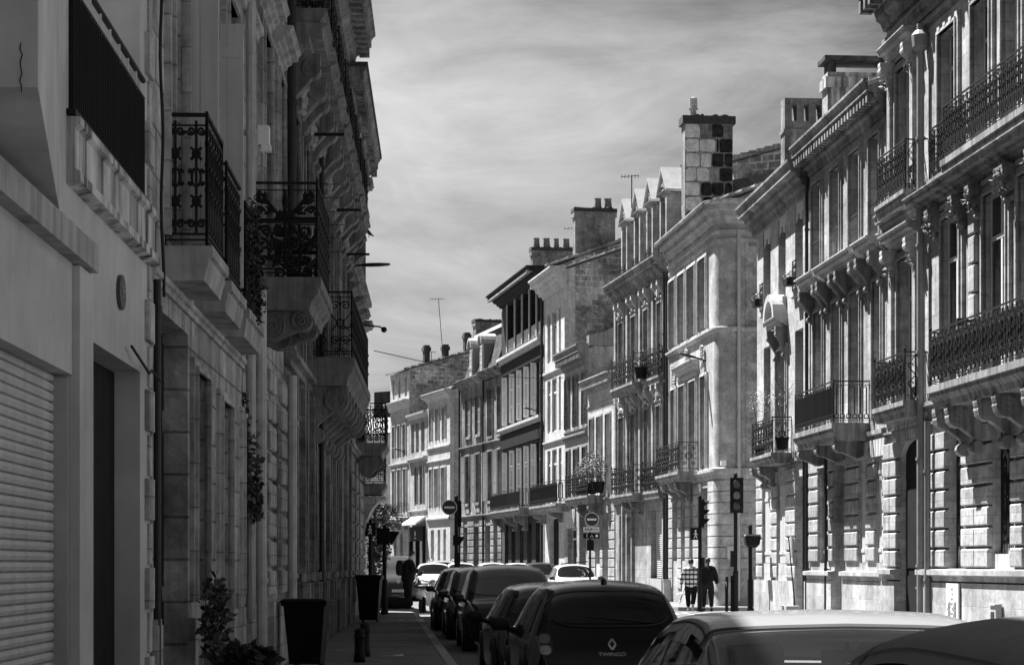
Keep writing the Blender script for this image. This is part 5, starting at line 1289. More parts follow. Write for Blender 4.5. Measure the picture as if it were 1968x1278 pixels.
# ---------------------------------------------------------------- cars
def crom(xs, ys, x):
    if x <= xs[0]: return ys[0]
    if x >= xs[-1]: return ys[-1]
    i = max(k for k in range(len(xs)-1) if xs[k] <= x); h = xs[i+1]-xs[i]; t = (x-xs[i])/h
    def m_(k):
        if k <= 0: return (ys[1]-ys[0])/(xs[1]-xs[0])
        if k >= len(xs)-1: return (ys[-1]-ys[-2])/(xs[-1]-xs[-2])
        a, b = (ys[k]-ys[k-1])/(xs[k]-xs[k-1]), (ys[k+1]-ys[k])/(xs[k+1]-xs[k])
        return 0 if a*b <= 0 else 2*a*b/(a+b)
    m0, m1 = m_(i), m_(i+1)
    return ys[i]*(2*t**3-3*t*t+1)+m0*h*(t**3-2*t*t+t)+ys[i+1]*(-2*t**3+3*t*t)+m1*h*(t**3-t*t)
CARS = dict(   # fractions of length: x, top height fraction ; cabin x range (rear glass foot, rear header, front header, windscreen foot), belt
    hatch=dict(top=[(0, .46), (.02, .60), (.05, .70), (.115, .90), (.17, .965), (.30, .995), (.45, 1.), (.58, .97), (.66, .88), (.80, .655), (.93, .57), (.985, .48), (1, .40)], rg=(.052, .135), ws=(.60, .79), belt=.62, sg=(.13, .77), roofw=.70),
    sedan=dict(top=[(0, .44), (.02, .62), (.06, .70), (.17, .71), (.31, .93), (.38, .985), (.48, 1.), (.56, .975), (.62, .91), (.75, .69), (.92, .6), (.985, .5), (1, .42)], rg=(.18, .32), ws=(.575, .74), belt=.65, sg=(.24, .71), roofw=.70),
    coupe=dict(top=[(0, .46), (.02, .64), (.06, .72), (.15, .74), (.30, .93), (.38, .985), (.48, 1.), (.56, .985), (.605, .945), (.70, .80), (.79, .67), (.92, .6), (.985, .5), (1, .42)], rg=(.17, .31), ws=(.607, .78), belt=.66, sg=(.24, .75), roofw=.78),
    mpv=dict(top=[(0, .40), (.015, .56), (.04, .70), (.09, .92), (.13, .97), (.3, 1.), (.5, .995), (.62, .95), (.70, .86), (.84, .62), (.94, .55), (.985, .44), (1, .36)], rg=(.04, .10), ws=(.63, .82), belt=.58, sg=(.1, .78), roofw=.74),
    van=dict(top=[(0, .42), (.01, .7), (.03, .93), (.06, .985), (.3, 1.), (.52, .99), (.60, .94), (.68, .83), (.80, .60), (.93, .53), (.985, .43), (1, .36)], rg=(.02, .04), ws=(.61, .79), belt=.56, sg=(.40, .74), roofw=.78))
def car(name, label, X, Y, head, kind='hatch', L=4.0, Wd=1.7, Hc=1.45, paint='car_black', glass='glass_car', group=None, see=False, roofm=None, detail=True, rails=False):
    c = CARS[kind]; root = thing(name, label, 'car', (X, Y, 0), head, group or ('cars parked along the left kerb' if name == 'parked_car' else 'cars beyond the crossing'))
    tx = [a*L for a, b in c['top']]; tz = [b*Hc for a, b in c['top']]; hw = Wd/2; bz = c['belt']*Hc
    x_ = [0, .03*L, .10*L, .3*L, .5*L, .7*L, .88*L, .96*L, L]; wb = [hw*k for k in (.80, .90, .96, 1, 1, .99, .96, .87, .70)]
    def sec(x):
        zt = crom(tx, tz, x); b = crom(x_, wb, x); cab = max(0, min(1, (zt-bz)/(Hc-bz)))
        rw = b*(.90-(.90-c['roofw'])*cab) if zt > bz else b*.90
        zb_ = min(bz, zt-.045)
        cf = .45 if kind == 'coupe' else 1
        return [(0, zt), (rw*.62, zt-(.012+.012*cab)*cf), (rw*.93, zt-(.035+.03*cab)*cf), (rw*1.03, zt-.055-.07*cab), (b*.955, zb_), (b*.995, zb_-.12), (b, max(.36, zb_-.3)), (b*.985, .3), (b*.9, .19)]
    def S(x, t):
        s = sec(x); ts = list(range(9)); return crom(ts, [p[0] for p in s], t), crom(ts, [p[1] for p in s], t)
    st = sorted(set([L*k/44 for k in range(45)]+[L*f_ for f_ in (.006, .015, .985, .994)])); tt = [k*8/28 for k in range(29)]
    mb = MB(); rings = []
    for x in st:
        half = [S(x, t) for t in tt]; rings.append([(x-L/2, y, z) for y, z in half]+[(x-L/2, -y, z) for y, z in half[::-1]][:-1])
    mb.loft(rings, True); body = mb.build('body', paint, root, True, weld=True)
    def patch(nm, x0, x1, t0, t1, sg, off, mat, nx=12, nt=8, par=None, edge=None):
        b = MB(); P = []
        for i in range(nx+1):
            row = []
            for j in range(nt+1):
                t = t0+(t1-t0)*j/nt; xa, xb = (x0(t), x1(t)) if callable(x0) else (x0, x1); x = xa+(xb-xa)*i/nx
                e = 1e-3; y, z = S(x, abs(t)); y2, z2 = S(x, abs(t)+e); y3, z3 = S(x+e, abs(t))
                nrm = Vector((e, y3-y, z3-z)).cross(Vector((0, y2-y, z2-z)))
                if nrm.length < 1e-12: nrm = Vector((0, 0, 1))
                nrm.normalize()
                if nrm.z*1+nrm.y*1 < 0: nrm = -nrm
                s_ = sg if t >= 0 else -sg
                row.append((x-L/2+nrm.x*off, s_*(y+nrm.y*off), z+nrm.z*off))
            P.append(row)
        i0 = len(b.v)
        for row in P: b.v += row
        for i in range(nx):
            for j in range(nt): k = i*(nt+1)+j; b.f.append((k, k+1, k+nt+2, k+nt+1))
        return b.build(nm, mat, par or root, True)
    gl = glass
    # windscreen and rear window (across the top, left to right) then side windows
    (w0, w1), (r0, r1), (s0, s1) = c['ws'], c['rg'], c['sg']
    wm = 'glass_clear' if see else gl
    patch('windscreen', lambda t: w0*L+(.003 if kind == 'coupe' else .012)*abs(t)**2*L*.5, lambda t: w1*L-.010*t*t*L*.8, -2.95, 2.95, 1, .006, wm, 12, 20)
    patch('rear_window', lambda t: r0*L+.004*t*t*L, lambda t: r1*L-.0015*t*t*L, -2.9, 2.9, 1, .006, gl, 10, 20)
    for sg in (1, -1):
        patch('side_window', lambda t: s0*L+(s0<.2)*.05*L*(3.9-t)/.7, lambda t: s1*L-max(0, (3.9-t)/.7)*(s1-w0-.02)*L, 3.16, 3.86, sg, .005, gl, 22, 6)
        for x in (.42, ): patch('door_pillar', x*L-.04, x*L+.04, 3.14, 3.9, sg, .009, paint, 2, 5)
        patch('door_seam', .425*L-.006, .425*L+.006, 3.95, 7.2, sg, .002, 'ink', 1, 8); patch('door_seam', .70*L-.006, .70*L+.006, 4.0, 7.0, sg, .002, 'ink', 1, 8)
        patch('door_handle', .44*L, .44*L+.16, 4.55, 4.72, sg, .02, 'car_plastic', 3, 2)
        patch('headlight', .905*L, .972*L, 3.3, 5.3, sg, .006, 'headlight', 6, 6); patch('taillight', .012*L, .05*L, 3.8, 5.9, sg, .006, 'lens_mid', 5, 6)
        m_ = MB().loft([[(x, y*w_, z*h_) for y, z in ((-1, -.6), (-.7, -1), (.7, -1), (1, -.5), (1, .5), (.7, 1), (-.7, 1), (-1, .7))] for x, w_, h_ in ((-.045, .085, .058), (-.03, .1, .068), (.02, .095, .062), (.05, .06, .04))]); xm = (w1-.045)*L
        y, z = S(xm, 4); m_.xf(lambda p: (xm-L/2+p[0], sg*(y+.13)+p[1], bz+.05+p[2])); m_.tube([(xm-L/2, sg*y*.97, bz-.02), (xm-L/2, sg*(y+.08), bz+.02)], .03, 6)
        m_.build('wing_mirror', 'car_plastic', root, True)
        for xw in (.175*L, .81*L):
            wh = MB().disc((xw-L/2, .31), .31, 1, sg*(hw-.2), sg*(hw+.012), 24); w_ = wh.build('wheel', 'rubber', root)
            MB().disc((xw-L/2, .31), .2, 1, sg*(hw+.0), sg*(hw+.02), 16).build('rim', 'zinc', w_)
            ar = MB(); K = 12; ar.loft([[(xw-L/2+r_*math.cos(math.pi*k/K), yy, .31+r_*math.sin(math.pi*k/K)) for r_, yy in ((.37, sg*(hw-.25)), (.37, sg*(hw+.006)), (.31, sg*(hw+.006)), (.31, sg*(hw-.25)))] for k in range(K+1)], True); ar.build('wheel_arch', 'car_plastic', root)
    # grille, bumpers, plates
    xf_ = L/2
    MB().box(xf_-.05, xf_+.005, -.38, .38, .34, .36*Hc).build('grille', 'car_plastic', root)
    MB().box(xf_-.0, xf_+.02, -.26, .26, .40, .51).build('number_plate', 'plate', root)
    MB().box(-xf_-.02, -xf_+.0, -.26, .26, .42, .53).build('number_plate', 'plate', root)
    if rails:
        for sg in (1, -1):
            MB().tube([(L*(.16+.42*k/8)-L/2, sg*hw*.66, Hc*(.985+.0)+(.055 if 0 < k < 8 else .0)) for k in range(9)], .02, 6).build('roof_rail', 'zinc', root)
    return root, S, patch
def heading(vx, vy): return math.atan2(vy, vx)
SD_ = heading(-.063, 1)
# 1 soft-top nearest, bottom right corner
car1, S1, P1 = car('parked_car', 'black convertible with a closed fabric roof in the bottom right corner', 1.50, 5.0, SD_+.02, 'hatch', 3.75, 1.68, 1.44, 'car_black')
P1('soft_top', .19*3.75, .60*3.75, -3.0, 3.0, 1, .012, 'softtop', 20, 24)
for x in (.24, .56): P1('roof_seam', x*3.75, x*3.75+.02, -2.9, 2.9, 1, .017, 'car_plastic', 1, 24)
for sg in (1, -1): P1('roof_seam', .2*3.75, .6*3.75, 2.55, 2.62, sg, .017, 'car_plastic', 16, 1)
# 2 white car facing us, seen through its windscreen
car2, S2, P2 = car('parked_car', 'white car facing us with bright roof, bottom centre right of the photo', 1.50, 10.0, SD_+math.pi+.03, 'coupe', 4.2, 1.68, 1.335, 'car_pale', 'glass_clear', see=True)
body2 = [o for o in car2.children if o.name.startswith('body')][0]
# cut the glazed area out of the body so one really looks inside
import bmesh as _bm
me = body2.data; bm = _bm.new(); bm.from_mesh(me)
def inpatch(v):
    x = v.x+2.1; return (.625*4.2 < x < .76*4.2 and abs(v.y) < .60 and v.z > .9) or (.19*4.2 < x < .30*4.2 and abs(v.y) < .56 and v.z > .93) or (.28*4.2 < x < .62*4.2 and abs(v.y) > .5 and .93 < v.z < 1.2)
dele = [f for f in bm.faces if inpatch(f.calc_center_median())]
_bm.ops.delete(bm, geom=dele, context='FACES'); bm.to_mesh(me); bm.free()
P2('headliner', .22*4.2, .60*4.2, -3.0, 3.0, 1, -.035, 'headlining', 10, 16)
for sg in (1, -1): P2('side_lining', .2*4.2, .78*4.2, 3.9, 6.5, sg, -.035, 'car_plastic', 10, 6)
for sy in (-.33, .33):
    s_ = MB(); s_.loft([[(-.0+a-.05, sy+b, z) for a, b in ((-.09, -w_), (.06, -w_), (.06, w_), (-.09, w_))] for z, w_ in ((.3, .24), (.7, .25), (.95, .23), (1.0, .15))]); s_.loft([[(a-.07, sy+b, z) for a, b in ((-.05, -w_), (.05, -w_), (.05, w_), (-.05, w_))] for z, w_ in ((.99, .11), (1.04, .14), (1.14, .14), (1.19, .1))])
    s_.build('seat', 'seat_cloth', car2)
MB().box(-1.2, -.95, -.6, .6, .3, .90).build('rear_seat', 'car_plastic', car2)
MB().box(.72, 1.05, -.6, .6, .5, .84).build('dashboard', 'car_plastic', car2)
MB().box(.43, .46, -.12, .12, 1.10, 1.16).tube([(.45, 0, 1.13), (.42, 0, 1.24)], .012, 6).build('rear_view_mirror', 'ink', car2)
MB().tube([(.62+.06*math.cos(t*.42)*.4, .33+.18*math.sin(t*.42), .86+.17*math.cos(t*.42)) for t in range(16)], .015, 6).build('steering_wheel', 'car_plastic', car2)
for sg in (1, -1):
    P2('roof_channel', .22*4.2, .60*4.2, 2.42, 2.52, sg, .004, 'car_plastic', 20, 1)
P2('windscreen_seal', .598*4.2, .606*4.2, -2.9, 2.9, 1, .009, 'rubber', 1, 24)
P2('roof_aerial_base', .26*4.2, .275*4.2, -.12, .12, 1, .03, 'car_plastic', 2, 2)
# 3 black car with its back to us
car3, S3, P3 = car('parked_car', 'black hatchback with its back to us, nameplate on its tailgate', 0.83, 21.4, heading(-.068, 1), 'hatch', 3.5, 1.64, 1.405, 'car_black')
rx = -1.75
b_ = MB(); zc = .80
for (a, e), (c_, f_) in zip([(0, .05), (.034, 0), (0, -.05), (-.034, 0)], [(.034, 0), (0, -.05), (-.034, 0), (0, .05)]):
    b_.tube([(a, .0, zc+e), (c_, .0, zc+f_)], .014, 4)
from mathutils.bvhtree import BVHTree
b3 = [o for o in car3.children if o.name.startswith('body')][0]; bvh3 = BVHTree.FromPolygons([v.co[:] for v in b3.data.vertices], [tuple(p.vertices) for p in b3.data.polygons])
def onrear(y, z, off=.008):
    h_ = bvh3.ray_cast(Vector((-4, y, z)), Vector((1, 0, 0)))[0]; return ((h_.x if h_ else -1.75)-off, y, z)
b_.xf(lambda p: onrear(p[0], p[2], .012+p[1])); b_.build('emblem', 'chrome', car3)
t_ = text_mb('TWINGO', .048, .004, False); t_.xf(lambda p: onrear(-p[0]*1.3, p[2]+.705, .006-p[1])); t_.build('nameplate', 'chrome', car3)
MB().tube([onrear(-.42+.06*k, 1.0+.006*k, .014) for k in range(12)], .009, 4).build('rear_wiper', 'rubber', car3)
sl = MB().tube([onrear(.56*math.copysign(abs(math.cos(a))**.5, math.cos(a)), 1.13+.165*math.copysign(abs(math.sin(a))**.5, math.sin(a)), .010) for a in [k*math.pi/24 for k in range(49)]], .010, 4); sl.build('window_seal', 'rubber', car3)
for sg in (1, -1):
    for (ya, yb, za, zb__, mt) in ((.56, .70, .69, .91, 'lens_dark'), (.585, .69, .81, .895, 'lens_mid'), (.58, .685, .705, .79, 'headlight')):
        off_ = .006 if mt == 'lens_dark' else .016
        b_ = MB(); G = [[onrear(sg*(ya+(yb-ya)*(i/4 if j not in (0, 4) else .12+.76*i/4)), za+(zb__-za)*(j/4 if i not in (0, 4) else .1+.8*j/4), off_+.010*math.sin(math.pi*i/4)*math.sin(math.pi*j/4)) for j in range(5)] for i in range(5)]; b_.v = [p for r_ in G for p in r_]; b_.f = [(i*5+j, i*5+j+1, i*5+j+6, i*5+j+5) for i in range(4) for j in range(4)]
        b_.build('taillight', mt, car3, True)
MB().loft([[(-1.02+a, b_*.03, z) for a, b_ in ((-.04, 0), (0, -1), (.05, 0), (0, 1))] for z in (1.37, 1.40)]+[[(-1.03, 0, 1.425)]*4]).build('aerial_base', 'car_plastic', car3)
car('parked_car', 'dark car parked in front of the black hatchback, mostly hidden, only its left side showing', .47, 26.4, heading(-.07, 1), 'hatch', 3.9, 1.62, 1.34, 'car_black')
car4, S4, P4 = car('parked_car', 'dark people carrier facing us with tall windscreen, kerbside', -.10, 38.9, SD_+math.pi, 'mpv', 4.2, 1.74, 1.56, 'car_dark', 'glass_grey')
car('parked_car', 'dark grey car facing us, behind the tall people carrier', -.62, 45.0, SD_+math.pi, 'mpv', 4.1, 1.66, 1.52, 'car_dark', 'glass_grey')
car('parked_car', 'dark car facing us, last in the kerbside row before the crossing', -1.1, 50.6, SD_+math.pi, 'hatch', 3.9, 1.66, 1.5, 'car_dark')
# beyond the crossing
def far(px, Y, roofy, Wd, paint, kind, label, hd=None, L=4.1, **k):
    return car('street_car', label, PX(px, Y), Y+L/2, hd if hd is not None else heading(.10, -1), kind, L, Wd, PZ(roofy, Y), paint, group=None, **k)
vn, _, _ = far(756, 88, 1067, 1.75, 'car_grey', 'van', 'dark van with lit bonnet badge, stopped behind the standing man beyond the crossing', glass='glass_grey')
for a_, e_ in zip([(0, .09), (.06, 0), (0, -.09), (-.06, 0)], [(.06, 0), (0, -.09), (-.06, 0), (0, .09)]): MB().tube([(2.07, a_[0], .88+a_[1]), (2.07, e_[0], .88+e_[1])], .016, 4).build('emblem_bar', 'chrome', vn)
text_mb('EL 225 KB', .09, .004, True).xf(lambda p: (2.075-p[1]*.5, p[0], p[2]+.455)).build('plate_lettering', 'ink', vn)
far(829, 90, 1081, 1.75, 'car_white', 'sedan', 'white car stopped at the far side of the crossing behind the scooter')
far(884, 104, 1080, 1.75, 'car_white', 'hatch', 'white car just behind and right of the stopped white car with the scooter', rails=False)
far(848, 112, 1076, 1.8, 'car_silver', 'mpv', 'silver car with roof rails behind the two white cars', rails=True)
far(946, 100, 1080, 1.75, 'car_white', 'hatch', 'white car beyond the crossing, its roof showing above the dark people carrier')
far(994, 100, 1081, 1.75, 'car_white', 'sedan', 'low white car roof between the white hatchback and the grey car')
far(1040, 92, 1080, 1.75, 'car_grey', 'hatch', 'grey car beyond the crossing, left of the white car with an aerial')
cw, _, _ = far(1104, 80, 1083, 1.75, 'car_white', 'hatch', 'white car with whip aerial, beyond the crossing near the second no-entry sign')
MB().tube([(-.4, 0, 1.5), (-.7, 0, 2.0)], .008, 4).build('aerial', 'car_plastic', cw)
MB().tube([(.2, -.5, 1.58), (.2, .55, 1.68)], .03, 4).build('roof_bar', 'car_plastic', cw)

# ---------------------------------------------------------------- scooter
sx, sy = PX(821, 66), 66.2
sct = thing('scooter', 'white motor scooter facing us at the crossing, round mirrors raised', 'scooter', (sx, sy, 0), heading(.35, -1))
MB().disc((.58, .23), .23, 1, -.05, .05, 18).build('wheel', 'rubber', sct); MB().disc((-.58, .23), .23, 1, -.055, .055, 18).build('wheel', 'rubber', sct)
MB().loft([[(.42+a*.3+.04, y*w_, z) for a, y in ((0, -1), (.35, -.5), (.45, 0), (.35, .5), (0, 1), (-.1, 0))] for z, w_ in ((.25, .16), (.42, .24), (.65, .22), (.85, .13), (.98, .1))]).build('front_shield', 'car_white', sct, True)
MB().loft([[(x, .5*w_*math.cos(t*.785), .62+h_*math.sin(t*.785)) for t in range(8)] for x, w_, h_ in ((-.9, .12, .08), (-.75, .4, .2), (-.4, .42, .22), (-.15, .3, .16), (-.05, .1, .1))]).build('rear_body', 'car_white', sct, True)
MB().loft([[(x, .3*w_*math.cos(t*.785), .86+h_*math.sin(t*.785)) for t in range(8)] for x, w_, h_ in ((-.88, .5, .03), (-.6, 1, .06), (-.3, .9, .06), (-.08, .5, .03))]).build('seat', 'car_plastic', sct, True)
MB().box(-.1, .45, -.18, .18, .28, .34).build('footboard', 'car_plastic', sct)
MB().tube([(.52, 0, .9), (.44, 0, 1.05)], .04, 8).tube([(.38, -.34, 1.06), (.45, -.12, 1.02), (.45, .12, 1.02), (.38, .34, 1.06)], .022, 8).build('handlebar', 'chrome', sct)
MB().ball((.52, 0, 1.02), .1, 10, (1, 1.1, .9)).build('headlight', 'headlight', sct, True)
for s_ in (-1, 1):
    m_ = MB().tube([(.42, s_*.24, 1.05), (.44, s_*.32, 1.25)], .008, 5).build('mirror_stem', 'chrome', sct); MB().lathe((0, 0, 0), [(.01, -.02), (.07, -.015), (.07, .01), (.01, .015)], 14).xf(lambda p: (.45+p[2], s_*.36+p[0], 1.29+p[1])).build('mirror', 'car_plastic', m_)
MB().box(.62, .635, -.11, .11, .5, .62).build('number_plate', 'plate', sct)

# ---------------------------------------------------------------- traffic signals and signs
def pole(mb, h, r=.06, base=.085): mb.tube([(0, 0, 0), (0, 0, .12)], base*1.3, 12); mb.tube([(0, 0, .1), (0, 0, 1.0)], base, 12); mb.tube([(0, 0, .98), (0, 0, h)], r, 12); mb.ball((0, 0, h), r*1.1, 8)
def head(parent, x, y, z, ang, n_=3, s=.3, lit=None, visor=True, name='signal_head'):
    cs, sn = math.cos(ang), math.sin(ang); tf = lambda p: (x+p[0]*cs-p[1]*sn, y+p[0]*sn+p[1]*cs, z+p[2])   # faces local -y
    b = MB(); hh = s*n_; b.box(-s*.5, s*.5, -.09, .09, 0, hh); b.box(-s*.62, s*.62, -.075, -.06, -.04, hh+.04) if n_ == 3 else None
    hd = b.xf(tf).build(name, 'hood_black', parent)
    for k in range(n_):
        zc = s*(k+.5); MB().disc((0, zc), s*.36, 1, -.1, -.092, 18).xf(tf).build('lens', 'lens_dark' if k != 1 else 'lens_mid', hd)
        if visor:
            v = MB(); K = 10; r = s*.4
            v.loft([[(r*math.cos(t), -.09, zc+r*math.sin(t)), (r*math.cos(t), -.09-.2*(.5+.5*math.sin(max(0, t))) if math.sin(t) > -.3 else -.12, zc+r*math.sin(t)+.0), (r*.94*math.cos(t), -.09-.2*(.5+.5*math.sin(max(0, t))) if math.sin(t) > -.3 else -.12, zc+r*.94*math.sin(t)), (r*.94*math.cos(t), -.09, zc+r*.94*math.sin(t))] for t in [math.pi*(-.15)+math.pi*1.3*k/K for k in range(K+1)]], True)
            v.xf(tf).build('visor', 'hood_black', hd)
    return hd
def pedhead(parent, x, y, z, ang, walk=True):
    cs, sn = math.cos(ang), math.sin(ang); tf = lambda p: (x+p[0]*cs-p[1]*sn, y+p[0]*sn+p[1]*cs, z+p[2])
    hd = MB().box(-.17, .17, -.12, .1, 0, .38).box(-.19, .19, -.26, -.1, .36, .39).xf(tf).build('pedestrian_signal', 'hood_black', parent)
    if walk:
        f = MB().disc((0, .29), .03, 1, -.135, -.121, 10)
        for a, b_ in (((0, .26), (0, .16)), ((0, .16), (.05, .05)), ((0, .16), (-.05, .05)), ((0, .24), (.06, .16)), ((0, .24), (-.06, .17))): f.tube([(a[0], -.128, a[1]), (b_[0], -.128, b_[1])], .014, 4, (0, 1, 0))
        f.xf(tf).build('walking_figure', 'sign_white', hd)
    return hd
def signal(px, Y, label, h=3.6, heads=(), peds=(), base=0., name='traffic_light', r=.06):
    t = thing(name, label, 'traffic light', (PX(px, Y), Y, base), group='traffic signals at the crossing'); b = MB(); pole(b, h, r); b.build('pole', 'hood_black', t)
    for a in heads: head(t, *a[:4], **(a[4] if len(a) > 4 else {}))
    for a in peds: pedhead(t, *a)
    return t
# left pavement pole with side-facing head
Y = 60.; s1 = signal(739, Y, 'thin black signal pole on the left pavement beside a wheeled bin, with hooded box', PZ(1012, Y)-.12, base=.12)
hb = MB().box(-.22, .14, -.14, .14, PZ(1046, Y)-.12, PZ(1018, Y)-.12); hb.box(-.24, .16, -.16, .16, PZ(1018, Y)-.12, PZ(1016, Y)-.10)
hd = hb.build('signal_box', 'hood_black', s1); z0, z1 = PZ(1047, Y)-.12, PZ(1020, Y)-.12
MB().loft([[(.15, -.13, z0+.06), (.15, .13, z0+.06), (.15, .13, z1), (.15, -.13, z1)], [(.22, -.12, z0), (.22, .12, z0), (.44, .14, z1-.02), (.44, -.14, z1-.02)]]).build('visor', 'hood_black', hd)
# pedestrian signal further left, against the wall
Y = 63.; s2 = signal(712, Y, 'pedestrian signal close to the corner house wall at the left of the crossing', 2.75, peds=((0, -.06, 2.3, 0),), base=.12)
# pole with no-entry sign
def noentry(parent, x, y, z, r=.225):
    d = MB().disc((x, z), r, 1, y-.02, y, 28).build('sign_face', 'sign_red', parent)
    ring = MB(); K = 28
    ring.loft([[(x+q_*math.cos(2*math.pi*k/K), yy, z+q_*math.sin(2*math.pi*k/K)) for q_, yy in ((r, y-.022), (r, y-.028), (r*.92, y-.028), (r*.92, y-.022))] for k in range(K+1)], False); ring.build('rim', 'sign_white', d)
    MB().box(x-r*.68, x+r*.68, y-.028, y-.021, z-r*.14, z+r*.14).build('white_bar', 'sign_white', d); return d
Y = 64.; s3 = signal(877, Y, 'black signal pole carrying a round no-entry sign, left of the street beyond the parked cars', PZ(955, Y)-.0)
noentry(s3, PX(864, Y)-PX(877, Y), -.1, PZ(975, Y), .235); MB().tube([(-.21, -.08, PZ(975, Y)+.2), (-.21, -.08, PZ(995, Y)-.05), (0, 0, PZ(998, Y))], .018, 6).build('bracket', 'hood_black', s3)
MB().box(.02, .15, -.03, .25, PZ(1012, Y), PZ(962, Y)).build('back_board', 'hood_black', s3)
MB().box(-.1, .06, -.12, .12, PZ(1048, Y), PZ(1028, Y)).build('signal_box', 'hood_black', s3); z0, z1 = PZ(1046, Y), PZ(1031, Y)
MB().loft([[(.06, -.1, z0), (.06, .1, z0), (.06, .1, z1), (.06, -.1, z1)], [(.12, -.1, z0), (.12, .1, z0), (.26, .12, z1), (.26, -.12, z1)]]).build('visor', 'hood_black', s3)
MB().box(-.06, .12, -.1, .1, PZ(1090, Y), PZ(1062, Y)).build('lower_box', 'hood_black', s3)
# second no-entry with panels
Y = 66.; t = thing('road_sign', 'round no-entry sign with two small panels under it on a dark pole, centre right', 'road sign', (PX(1134, Y), Y, 0))
b = MB(); pole(b, PZ(985, Y), .035, .06); b.build('pole', 'hood_black', t)
dx = PX(1137, Y)-PX(1134, Y); noentry(t, dx, -.06, PZ(998, Y), .225)
p_ = MB().box(dx-.26, dx+.24, -.07, -.05, PZ(1022, Y), PZ(1012.5, Y)).build('panel', 'sign_white', t)
text_mb('SAUF', .115, .004, True).xf(lambda p: (p[0]*.95+dx-.1, p[1]-.075, p[2]+PZ(1017.5, Y))).build('lettering', 'ink', p_)
bk = MB()
for cx_ in (.07, .17): bk.tube([(dx+cx_+.03*math.cos(k*.7), -.074, PZ(1018, Y)+.03*math.sin(k*.7)) for k in range(10)], .005, 3, (0, 1, 0))
bk.tube([(dx+.07, -.074, PZ(1018, Y)), (dx+.11, -.074, PZ(1018, Y)+.04), (dx+.15, -.074, PZ(1018, Y)+.04), (dx+.17, -.074, PZ(1018, Y))], .005, 3, (0, 1, 0)); bk.build('bicycle_symbol', 'ink', p_)
p_ = MB().box(dx-.27, dx+.25, -.07, -.05, PZ(1034.5, Y), PZ(1024.5, Y)).build('panel', 'hood_black', t)
z_ = PZ(1029.5, Y); MB().disc((dx-.15, z_+.04), .018, 1, -.076, -.071, 8).tube([(dx-.15, -.074, z_+.02), (dx-.15, -.074, z_-.05)], .012, 4, (0, 1, 0)).tube([(dx-.04, -.074, z_-.05), (dx, -.074, z_+.03), (dx+.05, -.074, z_-.05)], .012, 4, (0, 1, 0)).disc((dx+.16, z_), .045, 1, -.075, -.071, 12).build('pictograms', 'sign_white', p_)
MB().box(-.1, .12, -.05, .12, PZ(1058, Y), PZ(1037, Y)).build('signal_box', 'hood_black', t)
# right corner poles
Y = 68.; t = signal(1345, Y, 'black traffic light between the two walking people, its hoods facing right, walking figure lit below', PZ(955, Y), base=.0)
hd = head(t, .04, 0, PZ(1012, Y), R(90), s=.295); 
pedhead(t, PX(1336, Y)-PX(1345, Y), -.05, PZ(1037, Y), 0)
MB().box(.05, .15, -.08, .08, PZ(1091, Y), PZ(1071, Y)).build('push_button_box', 'hood_black', t)
Y = 67.; t = signal(1413.5, Y, 'black three-lamp traffic light facing us at the corner right of the walking people', PZ(912, Y)); head(t, .02, -.05, PZ(983, Y), R(6), s=.35)
MB().box(-.16, -.02, -.1, .1, PZ(1089, Y), PZ(1058, Y)).build('small_signal', 'hood_black', t); MB().tube([(0, 0, 0), (0, 0, 1.35)], .09, 12).build('base', 'hood_black', t)
Y = 62.; t = signal(1442, Y, 'short dark signal post with a hooded box, at the right pavement corner', PZ(1019, Y), base=.12)
hb = MB().loft([[(a*w_, b_*w_*1.2, z) for a, b_ in ((-1, -1), (1, -1), (1, 1), (-1, 1))] for z, w_ in ((PZ(1052, Y)-.12, .12), (PZ(1046, Y)-.12, .2), (PZ(1030, Y)-.12, .24))]); hb.xf(lambda p: (p[0]+.05, p[1], p[2])); hb.build('signal_box', 'hood_black', t)
MB().box(-.16, .28, -.25, .25, PZ(1030, Y)-.12, PZ(1028, Y)-.1).build('cap', 'sign_grey', t)

# street lamps: flat heads on arms fixed to the fronts
def armlamp(name, label, base, tip, drop=0., hr=.11):
    t = thing(name, label, 'street lamp', base, group='street lamps on the house fronts'); d = Vector(tip)-Vector(base)
    MB().tube([(0, 0, 0), tuple(d*.25+Vector((0, 0, .04))), tuple(d*.4+Vector((0, 0, .05)))], .03, 8).box(-.05, .05, -.06, .06, -.2, .14).build('arm', 'iron', t)
    s_ = [(.35, .06, .03), (.5, hr*.9, .05), (.75, hr, .05), (.95, hr*.8, .035), (1., .03, .01)]
    n_ = Vector((-d.y, d.x, 0)).normalized()
    MB().loft([[tuple(d*k+n_*w_*math.cos(a)+Vector((0, 0, .05+h_*math.sin(a)))) for a in [i*.785 for i in range(8)]] for k, w_, h_ in s_]).build('lamp_head', 'iron', t, True)
    return t
armlamp('street_lamp', 'dark flat street lamp head on the left houses, below the perched pigeon', (WL(52)+.0, 52, PZ(514, 52)), (PX(749, 52), 52.3, PZ(509, 52)), hr=.14)
q = WD.w(WD.u(1352), -.1, 0); zz = PZ(704, q[1]); tl = armlamp('street_lamp', 'dark flat street lamp on the pale corner house, above the traffic light', (PX(1358, q[1]), q[1]-.3, PZ(697, q[1])), (PX(1301, q[1]), q[1]-.5, PZ(684, q[1])), hr=.12)
MB().box(-.06, .55, .0, .06, -.36, -.16).box(-.03, .03, -.02, .04, -.34, 0).build('bracket', 'sign_grey', tl)
q = WI.w(WI.u(1036), -.1, 0); armlamp('street_lamp', 'small dark street lamp on the shuttered house, under its dark fascia', (q[0], q[1], PZ(790, q[1])), (PX(1005, q[1]), q[1], PZ(785, q[1])), hr=.12)
